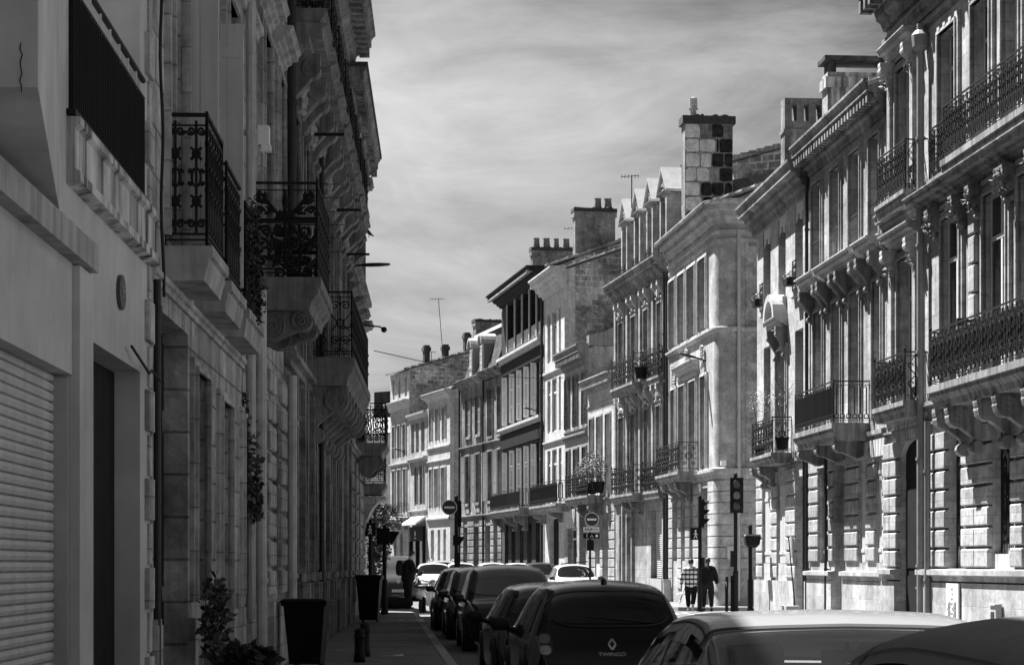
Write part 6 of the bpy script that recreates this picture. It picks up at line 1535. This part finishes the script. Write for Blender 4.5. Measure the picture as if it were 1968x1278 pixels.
q = WK.w(-2, -.1, 0); armlamp('street_lamp', 'small dark street lamp on the farthest houses above the awning', (PX(777, 145), 145, PZ(868, 145)), (PX(754, 145), 145, PZ(863, 145)), hr=.14)
q = WA.w(WA.u(1900), -.95, 0)
t = thing('street_lamp', 'dark street lamp arm lying along the first-floor balcony of the tallest house', 'street lamp', (PX(1846, 41), 41, PZ(618, 41)))
MB().box(-.08, .05, -.07, .07, -.09, .06).tube([(0, 0, 0), (.3, 0, .01), (.62, 0, .04)], .02, 6).build('arm', 'iron', t); MB().loft([[(x, w_*math.cos(a), .03+h_*math.sin(a)) for a in [i*.785 for i in range(8)]] for x, w_, h_ in ((.1, .04, .02), (.25, .1, .035), (.5, .09, .03), (.64, .03, .01))]).build('lamp_head', 'iron', t, True)
t = thing('camera_arm', 'thin arm with small round device reaching from the left houses over the street', 'camera', (WL(47), 47, PZ(632, 47)))
ex = PX(738, 47)-WL(47); MB().tube([(0, 0, 0), (ex*.6, 0, .08), (ex*.9, 0, .05), (ex, 0, .0)], .018, 6).build('arm', 'iron', t); MB().ball((ex, 0, -.02), .07, 8).build('device', 'iron', t)

# ---------------------------------------------------------------- street things
def wbin(label, X, Y, h, w_, d):
    t = thing('wheeled_bin', label, 'bin', (X, Y, .12), R(-3), 'wheeled bins on the left pavement')
    MB().loft([[(a*w_*k/2, b_*d*k/2, z) for a, b_ in ((-1, -1), (1, -1), (1, 1), (-1, 1))] for z, k in ((.06, .74), (h*.9, .98), (h*.9, 1.08), (h*.94, 1.08))]).build('body', 'bin_plastic', t)
    MB().loft([[(a*w_*k/2, b_*d*k/2-.02, z) for a, b_ in ((-1, -1), (1, -1), (1, 1), (-1, 1))] for z, k in ((h*.94, 1.12), (h*.965, 1.14), (h, 1.0))]).tube([(-w_*.5, d*.58, h*.93), (w_*.5, d*.58, h*.93)], .018, 6).build('lid', 'bin_plastic', t)
    for s_ in (-1, 1): MB().disc((d*.36, .1), .1, 0, s_*w_*.3-.03, s_*w_*.3+.03, 14).build('wheel', 'rubber', t)
Y = 29.; wbin('black wheeled bin with closed lid standing nearest, against the left houses', PX(590, Y), Y, PZ(1150, Y)-.12, .58, .6)
Y = 52.; wbin('black wheeled bin further along the left pavement, beside the signal pole', PX(710, Y), Y, PZ(1104, Y)-.12, .60, .6)
def bollard(label, px, Y, ptop, base=.12, r=.06, group=None):
    t = thing('bollard', label, 'bollard', (PX(px, Y), Y, base), group='black bollards'); h = PZ(ptop, Y)-base
    MB().lathe((0, 0, 0), [(r*1.15, 0), (r*1.15, .1), (r, .12), (r, h-.14)], 14).build('post', 'hood_black', t, True)
    MB().lathe((0, 0, 0), [(r*1.02, h-.14), (r*1.1, h-.13), (r*1.1, h-.08), (r*.9, h-.07), (r*1.08, h-.03), (r*.7, h), (.01, h+.01)], 14).build('cap', 'hood_black', t, True)
bollard('black bollard on the left pavement, nearest of the two by the bottom edge', 691, 30.6, 1208, r=.075)
bollard('black bollard close behind the nearest one on the left pavement', 701, 32.5, 1197, r=.075)
bollard('short black bollard at the kerb beside the standing man', 815, 62.5, 1147, base=.12, r=.055)
bollard('tall slim black bollard at the right corner, left of the signal pole pair', 1396.5, 67, 1107, 0, .05); bollard('slim black bollard hard against the three-lamp signal pole', 1406.5, 67, 1106, 0, .04)
# cabinets
def cabinet(label, px, Y, w_, d, ptop, mat, base=.12, ang=0):
    t = thing('utility_cabinet', label, 'cabinet', (PX(px, Y), Y, base), ang, 'utility cabinets'); h = PZ(ptop, Y)-base
    MB().box(-w_/2, w_/2, -d/2, d/2, 0, h-.06).build('body', mat, t); MB().box(-w_/2-.03, w_/2+.03, -d/2-.03, d/2+.03, h-.059, h).build('lid', 'sign_grey', t)
    MB().box(-w_/2-.008, -w_/2, -d*.4, d*.4, .1, h-.12).box(-w_*.42, w_*.42, -d/2-.008, -d/2, .1, h-.12).build('door', mat, t)
q = WB.w(WB.u(1699), -.35, 0); cabinet('pale utility cabinet against the wall left of the arched door of the tallest house', 1709, q[1], .34, .5, 1123, 'paint_light')
q = WE.w(WE.u(1279), -.3, 0); cabinet('pale metal cabinet by the shop front left of the walking people', 1283, q[1]-1.2, .3, .4, 1113, 'zinc')
q = WA.w(WA.u(1817), -.3, 0); cabinet('low narrow grey cabinet at the foot of the tallest house, beside its drainpipe', 1814, q[1], .1, .22, 1168, 'sign_grey')
q = WA.w(WA.u(1936), -.16, 0)
t = thing('mail_box', 'boxy grey wall letterbox with a dark slot low on the tallest house', 'letterbox', q[:2]+(.12,), WA.ang); MB().box(-.16, .16, -.12, .0, .36, .66).build('body', 'trim', t); MB().box(-.12, .08, -.13, -.12, .4, .54).build('slot', 'ink', t); MB().box(-.19, .19, -.15, .0, .66, .69).build('lid', 'trim', t)
# poster panel with decorative marks
q = WA.w(WA.u(1848), -.17, 0); t = thing('poster_panel', 'white upright panel with dark lettering and scroll marks at the foot of the tallest house', 'poster', (q[0], q[1], .15), WA.ang)
MB().box(-.42, .42, -.03, 0, 0, 1.02).build('board', 'sign_white', t)
t_ = text_mb('VOTEZ', .13, .004, True).xf(lambda p: (p[0], p[1]-.034, p[2]+.8)); t_.add(text_mb('RUE', .13, .004, True).xf(lambda p: (p[0], p[1]-.034, p[2]+.18)))
t_ = MB()
for s_ in (-1, 1):
    for zc in (.38, .55): t_.tube([(s_*.2+.09*math.cos(k*.6), -.034, zc+.1*math.sin(k*.8)) for k in range(14)], .014, 4, (0, 1, 0))
for k in range(9): t_.tube([(-.04+.03*math.sin(k*2.), -.034, .1+k*.1), (.05, -.034, .13+k*.1)], .014, 4, (0, 1, 0))
for q_ in pieces(t_, .02): q_.build('marking', 'sign_grey', t)
# broom-like pole and small things by the door of the corner house
q = WC.w(WC.u(1535), -.45, 0); t = thing('broom', 'long thin dark broom leaning on the wall by the door, between the two middle houses', 'broom', (PX(1527, q[1]), q[1]-.2, .12))
MB().tube([(0, 0, .1), (-.16, .25, 2.2)], .018, 6).build('handle', 'wood_dark', t); MB().loft([[(-.12, -.04, 0), (.12, -.04, 0), (.12, .04, 0), (-.12, .04, 0)], [(-.04, -.02, .3), (.04, -.02, .3), (.04, .02, .3), (-.04, .02, .3)]]).build('bristles', 'wood_dark', t)
q = WC.w(WC.u(1541), -.3, 0); t = thing('cardboard_box', 'pale box on the pavement by the door, beside the broom', 'box', q[:2]+(.12,), WC.ang); MB().box(-.3, .3, -.2, .2, 0, .3).build('carton', 'cardboard', t); MB().box(-.29, .0, -.2, -.32, .28, .3).build('flap', 'cardboard', t)
# folded sign and slab leaning beside the shop left of the people
q = WD.w(WD.u(1307), -.25, 0); t = thing('trestle_stand', 'small pale folding trestle by the wall left of the person in plaid', 'stand', (PX(1316, 76), 76., .12))
MB().box(-.25, .25, -.2, .2, .34, .38).build('top', 'sign_white', t)
for s_ in (-1, 1): MB().loft([[(s_*.22, -.15, .0), (s_*.22+.03, -.15, .0), (s_*.22+.03, .15, .0), (s_*.22, .15, .0)], [(s_*.02, -.1, .6), (s_*.02+.03, -.1, .6), (s_*.02+.03, .1, .6), (s_*.02, .1, .6)]]).build('leg', 'sign_grey', t)

# antennas, pigeon
def antenna(label, px, Y, pb, pt, boom, n_=6, tilt=0.):
    t = thing('television_antenna', label, 'antenna', (PX(px, Y), Y, PZ(pb, Y)), group='rooftop antennas'); h = PZ(pt, Y)-PZ(pb, Y)
    MB().tube([(0, 0, 0), (tilt, 0, h)], .025, 5).build('mast', 'iron', t)
    b = MB().tube([(tilt-boom*.6, 0, h-.05), (tilt+boom*.4, 0, h)], .018, 4)
    for k in range(n_): x = tilt-boom*.6+boom*k/(n_-1); b.tube([(x, -.3, h-.04+.0*k), (x, .3, h-.04)], .01, 4); b.tube([(x, 0, h-.12), (x, 0, h+.05)], .01, 4)
    b.build('boom', 'iron', t); return t
antenna('tall thin antenna mast above the far stone gable, left of the slate mansard', 852, 148, 692, 574, 1.0, 6, -.35)
antenna('short branching antenna on the far tiled roof among small chimney pots', 829, 149, 700, 676, .8, 8)
antenna('small antenna in front of the two-potted chimney', 1102, 112, 470, 438, .8, 5); antenna('antenna mast above the dormers of the ornate house', 1214, 87, 400, 338, .7, 6)
Y = 52.3; t = thing('pigeon', 'dark pigeon perched on a ledge end above the street lamp, against the sky', 'bird', (PX(709, Y), Y, 9.76))
bd = MB().loft([[(x*.8, w_*math.cos(a), z+h_*math.sin(a)) for a in [i*.785 for i in range(8)]] for x, z, w_, h_ in ((.16, .03, .02, .01), (.1, .07, .04, .025), (.0, .13, .07, .065), (-.07, .19, .055, .055), (-.085, .24, .03, .03), (-.09, .27, .034, .034), (-.11, .29, .02, .02), (-.15, .275, .004, .004))]).build('body', 'pigeon', t, True)
MB().tube([(0, .02, 0), (0, .02, .1)], .008, 4).tube([(0, -.02, 0), (0, -.02, .1)], .008, 4).build('legs', 'trim_dark', t)
# ---------------------------------------------------------------- plants
def potplant(name, label, cat, loc, pot, crown, mat='leaf', n_=200, s=.05, stems=5, potm='bin_plastic', flowers=0, bare=False):
    t = thing(name, label, cat, loc); r, h = pot; rn = random.Random(hash(label) % 1000 if 0 else len(label)*7)
    MB().lathe((0, 0, 0), [(r*.75, 0), (r, h*.95), (r*1.08, h*.95), (r*1.08, h), (r*.9, h), (r*.85, h*.93), (.01, h*.92)], 14).build('pot', potm, t)
    c, rad = crown; st = MB()
    for k in range(stems):
        a = rn.uniform(0, 6.3); e = (c[0]+rad[0]*.7*math.cos(a), c[1]+rad[1]*.7*math.sin(a), c[2]+rad[2]*rn.uniform(-.3, .8))
        m_ = ((e[0])*.35, (e[1])*.35, h+(c[2]-h)*.5); st.tube([(0, 0, h*.9), m_, e], [.012, .009, .004], 4)
        if bare:
            for q in range(7): f_ = rn.uniform(.3, 1); p = Vector(m_).lerp(Vector(e), f_); st.tube([p, p+Vector((rn.uniform(-.2, .2), rn.uniform(-.2, .2), rn.uniform(.0, .22)))], .004, 3)
    st.build('stems', 'bark', t)
    lf = MB()
    leaves(lf, c, rad, n_, s, rn); lf.build('foliage', mat, t)
    if flowers: fl = MB(); leaves(fl, c, (rad[0]*1.05, rad[1]*1.05, rad[2]*1.05), flowers//2, s*.9, rn); fl.build('blossom', 'blossom', t)
    return t
def onb(W, px, p, z, pxx=None): q = W.w(W.u(px, p), -p, z); return q
q = onb(WC, 1460, .35, 4.8); potplant('potted_tree', 'small airy tree in a pot at the left end of the narrow balcony', 'plant', (q[0], q[1], 4.78), (.16, .32), ((0, 0, 1.62), (.42, .42, .4)), 'blossom', 260, .045, 6, bare=True)
q = onb(WC, 1503, .35, 4.8); potplant('potted_tree', 'small bare-twigged tree in a dark square pot at the right end of the narrow balcony', 'plant', (q[0], q[1], 4.78), (.2, .34), ((0, 0, 1.7), (.32, .32, .5)), 'leaf', 120, .04, 7, bare=True)
q = onb(WE, 1232, .45, 9.1); potplant('potted_shrub', 'leafy plant in a dark bucket on the upper balcony of the dormered house', 'plant', (q[0], q[1], 9.12), (.28, .45), ((0, 0, .75), (.3, .3, .4)), 'leaf', 200, .07)
for k, (px, zz) in enumerate(((1119, 0), (1136, .35), (1150, .1))):
    lab = ('flowering shrub at the left end of the flowered balcony', 'tallest flowering shrub in the middle of the flowered balcony', 'flowering shrub in the big dark pot at the right end of the flowered balcony')[k]
    q = onb(WF, px, .4, 4.8); potplant('flowering_shrub', lab, 'plant', (q[0], q[1], 4.78), (.3, .5), ((0, 0, 1.05+zz), (.42, .42, .5+zz*.3)), 'leaf', 420, .1, 5, flowers=330)
for px, W, z_, lab in ((1477, WC, 9.3, 'planter with trailing plants on the left top-floor sill of the narrow corner house'), (1541, WC, 9.3, 'planter with trailing plants on the right top-floor sill of the narrow corner house')):
    q = W.w(W.u(px)-.45, -.22, z_); t = thing('window_planter', lab, 'planter', q, W.ang)
    MB().prism([(-.22, 0), (.22, 0), (.28, .2), (-.28, .2)], 1, -.16, .08).build('trough', 'bin_plastic', t); r_ = MB(); ironrun(r_, lambda s, z: (.35+s, -.02, -.15+z), .42, .75, 'scroll', .42, .012); r_.build('bracket', 'iron', t)
    l_ = MB(); leaves(l_, (-.05, -.05, .26), (.34, .16, .16), 130, .07, random.Random(5)); l_.build('foliage', 'leaf', t)
# ivy climbing the left house, its tubs
t = thing('climbing_plant', 'climbing plant trailing down the pale drainpipe of the left house fronts', 'plant', (WL(25.0)+.12, 25.0, .12)); rn = random.Random(9); s_ = 25.0
st = MB()
def wp(px, py, o=0.): return (PX(px, s_)-(WL(25.0)+.12)+.0+o, 0, PZ(py, s_)-.12)
st.tube([wp(462, 1250), wp(470, 1180), wp(478, 1130), wp(470, 1050), wp(455, 1000), wp(452, 900), wp(455, 780), wp(462, 720)], .012, 5); st.tube([wp(455, 1250, .02), wp(462, 1160), wp(452, 1080), wp(458, 980)], .009, 5); st.build('stems', 'bark', t)
l_ = MB()
for px, py, rx_, rz_, n_ in ((458, 770, 10, 22, 80), (466, 810, 18, 28, 160), (470, 850, 22, 24, 200), (472, 890, 22, 26, 220), (478, 930, 22, 24, 200), (482, 965, 18, 22, 160), (488, 990, 12, 14, 70), (450, 780, 12, 20, 60)):
    c = wp(px, py); leaves(l_, (c[0], -.0, c[2]), (rx_*1.15*s_/F, .14, rz_*s_/F), int(n_*1.8), .085, rn)
l_.build('foliage', 'leaf', t)
q = (PX(412, 19.5), 19.5, .12); potplant('potted_shrub', 'leafy potted shrub at the foot of the left houses, by the bottom edge', 'plant', q, (.16, .3), ((0, 0, .95), (.13, .2, .42)), 'leaf', 420, .09, 5)
q = (PX(455, 20.5), 20.5, .12); potplant('potted_plant', 'wide dark tub of drooping leaves at the bottom edge by the left houses', 'plant', q, (.22, .42), ((0, 0, .5), (.24, .22, .13)), 'leaf_dark', 380, .12, 6)
q = (PX(495, 21.5), 21.5, .12); potplant('potted_plant', 'dark tub of long leaves right of the wide tub at the bottom edge', 'plant', q, (.16, .4), ((0, 0, .47), (.16, .2, .1)), 'leaf_dark', 260, .14, 6)
bx = y_ = None
# greenery hanging on the third small balcony
t = thing('balcony_plant', 'dark trailing plant covering the third small balcony of the left houses', 'plant', (WL(22.6)+.34, 22.6, 4.4)); l_ = MB()
leaves(l_, (-.02, .3, .7), (.06, .55, .5), 800, .05, random.Random(2)); leaves(l_, (-.02, .6, .2), (.06, .5, .4), 400, .05, random.Random(3)); l_.build('foliage', 'leaf_dark', t)
# tree at the left corner of the crossing
t = thing('small_tree', 'dark bushy tree at the left corner of the crossing behind the signal pole', 'tree', (PX(716, 66.5), 66.5, 0))
tr = MB().tube([(0, 0, 0), (.03, 0, 1.2), (-.02, .05, 2.2), (.1, 0, 3.2)], [.08, .07, .05, .02], 8)
rn = random.Random(12)
for k in range(14): a = rn.uniform(0, 6.3); z0 = rn.uniform(1.6, 2.8); tr.tube([(0, 0, z0), (.35*math.cos(a), .3*math.sin(a), z0+.4), (.62*math.cos(a), .6*math.sin(a), z0+.55+rn.uniform(0, .5))], [.03, .018, .006], 5)
tr.build('trunk', 'bark', t); l_ = MB()
for c, r, n_ in (((.05, 0, 2.9), (.5, .5, .8), 700), ((.2, 0, 2.1), (.42, .4, .5), 600), ((.45, 0, 3.1), (.5, .4, .4), 240), ((.0, 0, 3.7), (.35, .35, .5), 220), ((.1, 0, 1.6), (.36, .36, .4), 300)): leaves(l_, c, r, n_, .11, rn)
l_.build('crown', 'leaf_dark', t)

# ---------------------------------------------------------------- people
def skin(name, J, E_, mat, parent, sub=2, flat=None):
    me = bpy.data.meshes.new(name); ks = list(J); me.from_pydata([J[k][:3] for k in ks], [(ks.index(a), ks.index(b)) for a, b in E_], []); me.materials.append(M[mat])
    o = bpy.data.objects.new(name, me); col.objects.link(o); o.parent = parent
    sk = o.modifiers.new('skin', 'SKIN'); lay = me.skin_vertices[0] if me.skin_vertices else None
    if lay is None:
        import bmesh; bm = bmesh.new(); bm.from_mesh(me); bm.verts.layers.skin.verify(); bm.to_mesh(me); bm.free(); lay = me.skin_vertices[0]
    for i, k in enumerate(ks):
        j = J[k]; lay.data[i].radius = (j[3], j[4] if len(j) > 4 else j[3]); lay.data[i].use_root = (i == 0)
    sk.use_smooth_shade = True; sm = o.modifiers.new('sub', 'SUBSURF'); sm.levels = sm.render_levels = sub
    dg = bpy.context.evaluated_depsgraph_get(); dg.update(); m2 = bpy.data.meshes.new_from_object(o.evaluated_get(dg)); m2.name = name
    o.modifiers.clear(); o.data = m2
    if not m2.materials: m2.materials.append(M[mat])
    return o
def person(label, loc, rz, h=1.75, top='cloth_black', legs='cloth_black', hair='short', shoe='shoe_light', pose=None, sleeve=1., boxy=1., cat='person', hem=.80):
    p = dict(lh=(.10, 0), rh=(-.10, 0), lk=(.11, .02), rk=(-.11, .02), lf=(.11, 0, .08), rf=(-.11, 0, .08), le=(.27, .02, 1.12), re=(-.27, .02, 1.12), lw=(.30, .06, .87), rw=(-.30, .06, .87), tilt=0, lean=0, nod=0); p.update(pose or {})
    k = h/1.75; t = thing('person', label, cat, loc, rz); S_ = lambda *a: tuple(v*k for v in a)      # faces local +y
    ln = p['lean']; sh = .20
    LF, RF = p['lf'], p['rf']
    hz_ = 1.62; hx, hy_ = 0, ln*1.2+p['nod']*.10
    # body: pelvis, spine, neck, head, arms, hands, legs, feet in one skin
    J = dict(pelvis=S_(0, ln*.2, .95, .06, .05), chest=S_(0, ln*.7, 1.28, .11, .09), neck=S_(0, ln*1, 1.46, .055), headb=S_(hx, hy_*.8+.0, 1.53, .068, .07), headm=S_(hx, hy_, 1.62, .078, .092), headt=S_(hx, hy_, 1.70, .06, .075),
             ls=S_(sh*.85, ln*.95, 1.40, .055), rs=S_(-sh*.85, ln*.95, 1.40, .055), le=S_(*p['le'], .042), re=S_(*p['re'], .042), lw=S_(*p['lw'], .027), rw=S_(*p['rw'], .027),
             lth=S_(.095, ln*.15, .80, .07), rth=S_(-.095, ln*.15, .80, .07), lk=S_(p['lk'][0], p['lk'][1], .50, .06), rk=S_(p['rk'][0], p['rk'][1], .50, .06), lan=S_(LF[0], LF[1], LF[2], .038), ran=S_(RF[0], RF[1], RF[2], .038))
    for s_, w_ in (('l', p['lw']), ('r', p['rw'])):
        e_ = p[s_+'e']; d = (Vector(w_)-Vector(e_)).normalized(); c = Vector(w_)+d*.07; J[s_+'palm'] = S_(*c, .030, .018)
        fx = Vector((0, 1, 0)); sd = Vector((1 if s_ == 'l' else -1, 0, 0))
        for q, (off, ln_) in enumerate(((.026, .065), (.009, .075), (-.009, .07), (-.026, .055))):
            a = c+fx*off+d*.035; b_ = a+d*ln_*.55-sd*.012; e2_ = b_+d*ln_*.4-sd*.022
            J[f'{s_}f{q}a'] = S_(*a, .0105); J[f'{s_}f{q}b'] = S_(*b_, .009); J[f'{s_}f{q}c'] = S_(*e2_, .0075)
        a = c+fx*.035-d*.02; b_ = a+fx*.025+d*.035; J[s_+'ta'] = S_(*a, .011); J[s_+'tb'] = S_(*b_, .009)
    E_ = [('pelvis', 'chest'), ('chest', 'neck'), ('neck', 'headb'), ('headb', 'headm'), ('headm', 'headt'), ('chest', 'ls'), ('chest', 'rs'), ('ls', 'le'), ('rs', 're'), ('le', 'lw'), ('re', 'rw'), ('lw', 'lpalm'), ('rw', 'rpalm'), ('pelvis', 'lth'), ('pelvis', 'rth'), ('lth', 'lk'), ('rth', 'rk'), ('lk', 'lan'), ('rk', 'ran')]
    for s_ in 'lr':
        for q in range(4): E_ += [(s_+'palm', f'{s_}f{q}a'), (f'{s_}f{q}a', f'{s_}f{q}b'), (f'{s_}f{q}b', f'{s_}f{q}c')]
        E_ += [(s_+'palm', s_+'ta'), (s_+'ta', s_+'tb')]
    skin('body', J, E_, 'skin', t, 1)
    # face
    hc = Vector((hx, hy_, 1.62))*k; f_ = MB().loft([[(hc.x+x, hc.y+y, hc.z+z) for x, y in ((-.012*w_, .07), (.012*w_, .07), (0, .07+d_))] for z, w_, d_ in ((.02, .6, .012), (-.02, 1.3, .035), (-.035, 1.1, .012))])
    for s_ in (-1, 1): f_.ball((hc.x+s_*.078, hc.y, hc.z-.01), .024, 6, (.5, 1, 1.4))
    f_.build('nose_and_ears', 'skin', t, True)
    ey = MB()
    for s_ in (-1, 1): ey.ball((hc.x+s_*.03, hc.y+.078, hc.z+.012), .010, 6)
    ey.box(hc.x-.022, hc.x+.022, hc.y+.066, hc.y+.08, hc.z-.058, hc.z-.052); ey.build('eyes_and_mouth', 'hair', t)
    # clothing
    a = boxy
    T = dict(hem=S_(0, ln*.28, hem-.03, .205*a, .15*a), hip=S_(0, ln*.3, hem+.10, .215*a, .155*a), waist=S_(0, ln*.5, 1.08, .21*a, .15*a), chest=S_(0, ln*.75, 1.30, .22*a, .155*a), neck=S_(0, ln*.97+p['nod']*.02, 1.505, .095), ls=S_(sh, ln*.95, 1.375, .095), rs=S_(-sh, ln*.95, 1.375, .095), le=S_(*p['le'], .082*a), re=S_(*p['re'], .082*a), lw=S_(*p['lw'], .062), rw=S_(*p['rw'], .062))
    skin('jacket', T, [('hem', 'hip'), ('hip', 'waist'), ('waist', 'chest'), ('chest', 'neck'), ('chest', 'ls'), ('chest', 'rs'), ('ls', 'le'), ('rs', 're'), ('le', 'lw'), ('re', 'rw')], top, t, 2)
    Q = dict(top=S_(0, ln*.2, 1.03, .17, .13), pelvis=S_(0, ln*.2, .94, .19, .155), lth=S_(.10, ln*.15, .80, .135), rth=S_(-.10, ln*.15, .80, .135), lk=S_(p['lk'][0], p['lk'][1], .50, .098), rk=S_(p['rk'][0], p['rk'][1], .50, .098), la=S_(LF[0], LF[1]*.9, LF[2]+.05, .072), ra=S_(RF[0], RF[1]*.9, RF[2]+.05, .072))
    skin('trousers', Q, [('top', 'pelvis'), ('pelvis', 'lth'), ('pelvis', 'rth'), ('lth', 'lk'), ('rth', 'rk'), ('lk', 'la'), ('rk', 'ra')], legs, t, 2)
    for F_ in (LF, RF):
        up = F_[2] > .14; q = MB()
        pts = ((-.07, .06, .035), (-.03, .05, .045), (.05, .035, .043), (.13, .02, .04), (.18, .012, .02))
        if up: q.loft([[(F_[0]*k+w_*math.cos(b_), F_[1]*k+z_*math.cos(b_)*.0-.02+z_*1.2+.02*math.sin(b_), F_[2]*k-.02-y+z_*math.sin(b_)*.6) for b_ in [i*.785 for i in range(8)]] for y, z_, w_ in pts])
        else: q.loft([[(F_[0]*k+w_*math.cos(b_), F_[1]*k+y, .045+max(-.04, z_*math.sin(b_))) for b_ in [i*.785 for i in range(8)]] for y, z_, w_ in pts])
        q.build('shoe', shoe, t, True)
    hr = MB().ball((hc.x, hc.y-.012, hc.z+.03), .098, 14, (.93, 1.1, 1.12)) if hair != 'cap' else MB().ball((hc.x, hc.y-.01, hc.z+.03), .1, 14, (.95, 1.1, 1.05))
    cut = MB(); cut.v = [(x, y, z) if not (y > hc.y+.05 and z < hc.z+.05) else (x*.9+hc.x*.1, hc.y+.045, z) for x, y, z in hr.v]; cut.f = hr.f
    if hair == 'tail': cut.tube([(hc.x, hc.y-.1, hc.z+.03), (hc.x, hc.y-.15, hc.z-.06), (hc.x, hc.y-.13, hc.z-.22), (hc.x, hc.y-.12, hc.z-.30)], [.03, .034, .028, .01], 8)
    if hair == 'curly': leaves(cut, (hc.x, hc.y-.02, hc.z+.05), (.1, .11, .1), 260, .03, random.Random(1))
    cut.build('hair', 'hair', t, True)
    return t
Y = 69.5
person('person in a black and white plaid jacket walking away towards the corner, one foot lifted', (PX(1328, Y), Y, 0), R(-8), 1.76, 'plaid', 'cloth_black', 'curly', pose=dict(lf=(.07, -.20, .17), lk=(.09, .06), rf=(-.09, .12, .08), rk=(-.11, .12), rk_=0, le=(.27, -.02, 1.12), re=(-.29, -.02, 1.12), lw=(.31, .12, .92), rw=(-.33, .08, .88)), boxy=1.12)
person('person in a black jacket with tied dark hair walking away, beside the one in plaid', (PX(1360, Y), Y, 0), R(4), 1.80, 'cloth_black', 'cloth_dark', 'tail', hem=.94, shoe='cloth_black', pose=dict(lf=(.11, -.10, .08), rf=(-.10, .16, .08), lk=(.12, .0), rk=(-.11, .12), lw=(.31, .0, .87), rw=(-.29, .14, .9)), boxy=1.08)
Y = 67.5
pm = person('dark-clad man standing on the left pavement end, head bowed over his hands', (PX(783, Y), Y, .12), R(-70), 1.9, 'cloth_black', 'cloth_black', 'short', shoe='cloth_dark', pose=dict(nod=.9, lean=.05, le=(.25, .10, 1.14), re=(-.25, .10, 1.14), lw=(.10, .34, 1.12), rw=(-.10, .34, 1.12)), boxy=1.38)
t = thing('backpack', 'bulky black backpack worn by the man standing at the left', 'bag', pm.location, pm.rotation_euler.z)
MB().loft([[(w_*math.cos(a), -.26+d_*math.sin(a), z) for a in [i*.52 for i in range(12)]] for z, w_, d_ in ((1.08, .10, .06), (1.14, .17, .12), (1.35, .18, .13), (1.52, .15, .1), (1.58, .08, .05))]).build('sack', 'cloth_dark', t, True)
for s_ in (-1, 1): MB().tube([(s_*.12, -.14, 1.54), (s_*.14, .02, 1.56), (s_*.15, .17, 1.42), (s_*.16, .12, 1.2), (s_*.16, -.12, 1.14)], .018, 5).build('strap', 'cloth_dark', t)
t = thing('duffel_bag', 'long low black bag lying on the pavement at the standing man\'s feet', 'bag', (PX(762, Y), Y-.3, .12), R(5))
MB().loft([[(x, .2*w_*math.cos(a), .2+.2*w_*math.sin(a)) for a in [i*.52 for i in range(12)]] for x, w_ in ((-.58, .3), (-.5, .8), (-.2, 1.0), (.15, .95), (.45, .85), (.55, .3))]).build('sack', 'cloth_black', t, True)
MB().tube([(-.25, 0, .38), (-.1, 0, .5), (.1, 0, .5), (.25, 0, .36)], .015, 5).build('handle', 'cloth_dark', t)

for lab, px, Yq in (('round iron cover set in the left pavement by the nearest bollard', 735, 33.0), ('round iron cover further along the left pavement near the signal pole', 790, 54.0)):
    t = thing('manhole_cover', lab, 'manhole cover', (PX(px, Yq), Yq, .12), group='iron covers in the left pavement')
    MB().lathe((0, 0, 0), [(.34, 0), (.34, .006), (.30, .006), (.30, .002)], 24).build('frame', 'zinc', t); g_ = MB().lathe((0, 0, 0), [(.30, .001), (.30, .004), (.01, .004)], 24)
    for a in range(-2, 3): g_.box(-.2, .2, a*.09-.015, a*.09+.015, .004, .008)
    g_.build('lid', 'iron', t)
rn = random.Random(77)
for k in range(7):
    Yq = rn.uniform(28, 58); xq = rn.uniform(WL(Yq)+.4, OFFK(Yq)-.3); t = MB(); leaves(t, (0, 0, .01), (.05, .05, .005), 4, .07, rn)
    o = t.build('litter_scrap', 'sign_grey' if k % 2 else 'cardboard'); o.location = (xq, Yq, .12); tag(o, 'small scrap of litter on the left pavement between the bins and the kerb', 'litter', 'litter on the left pavement')
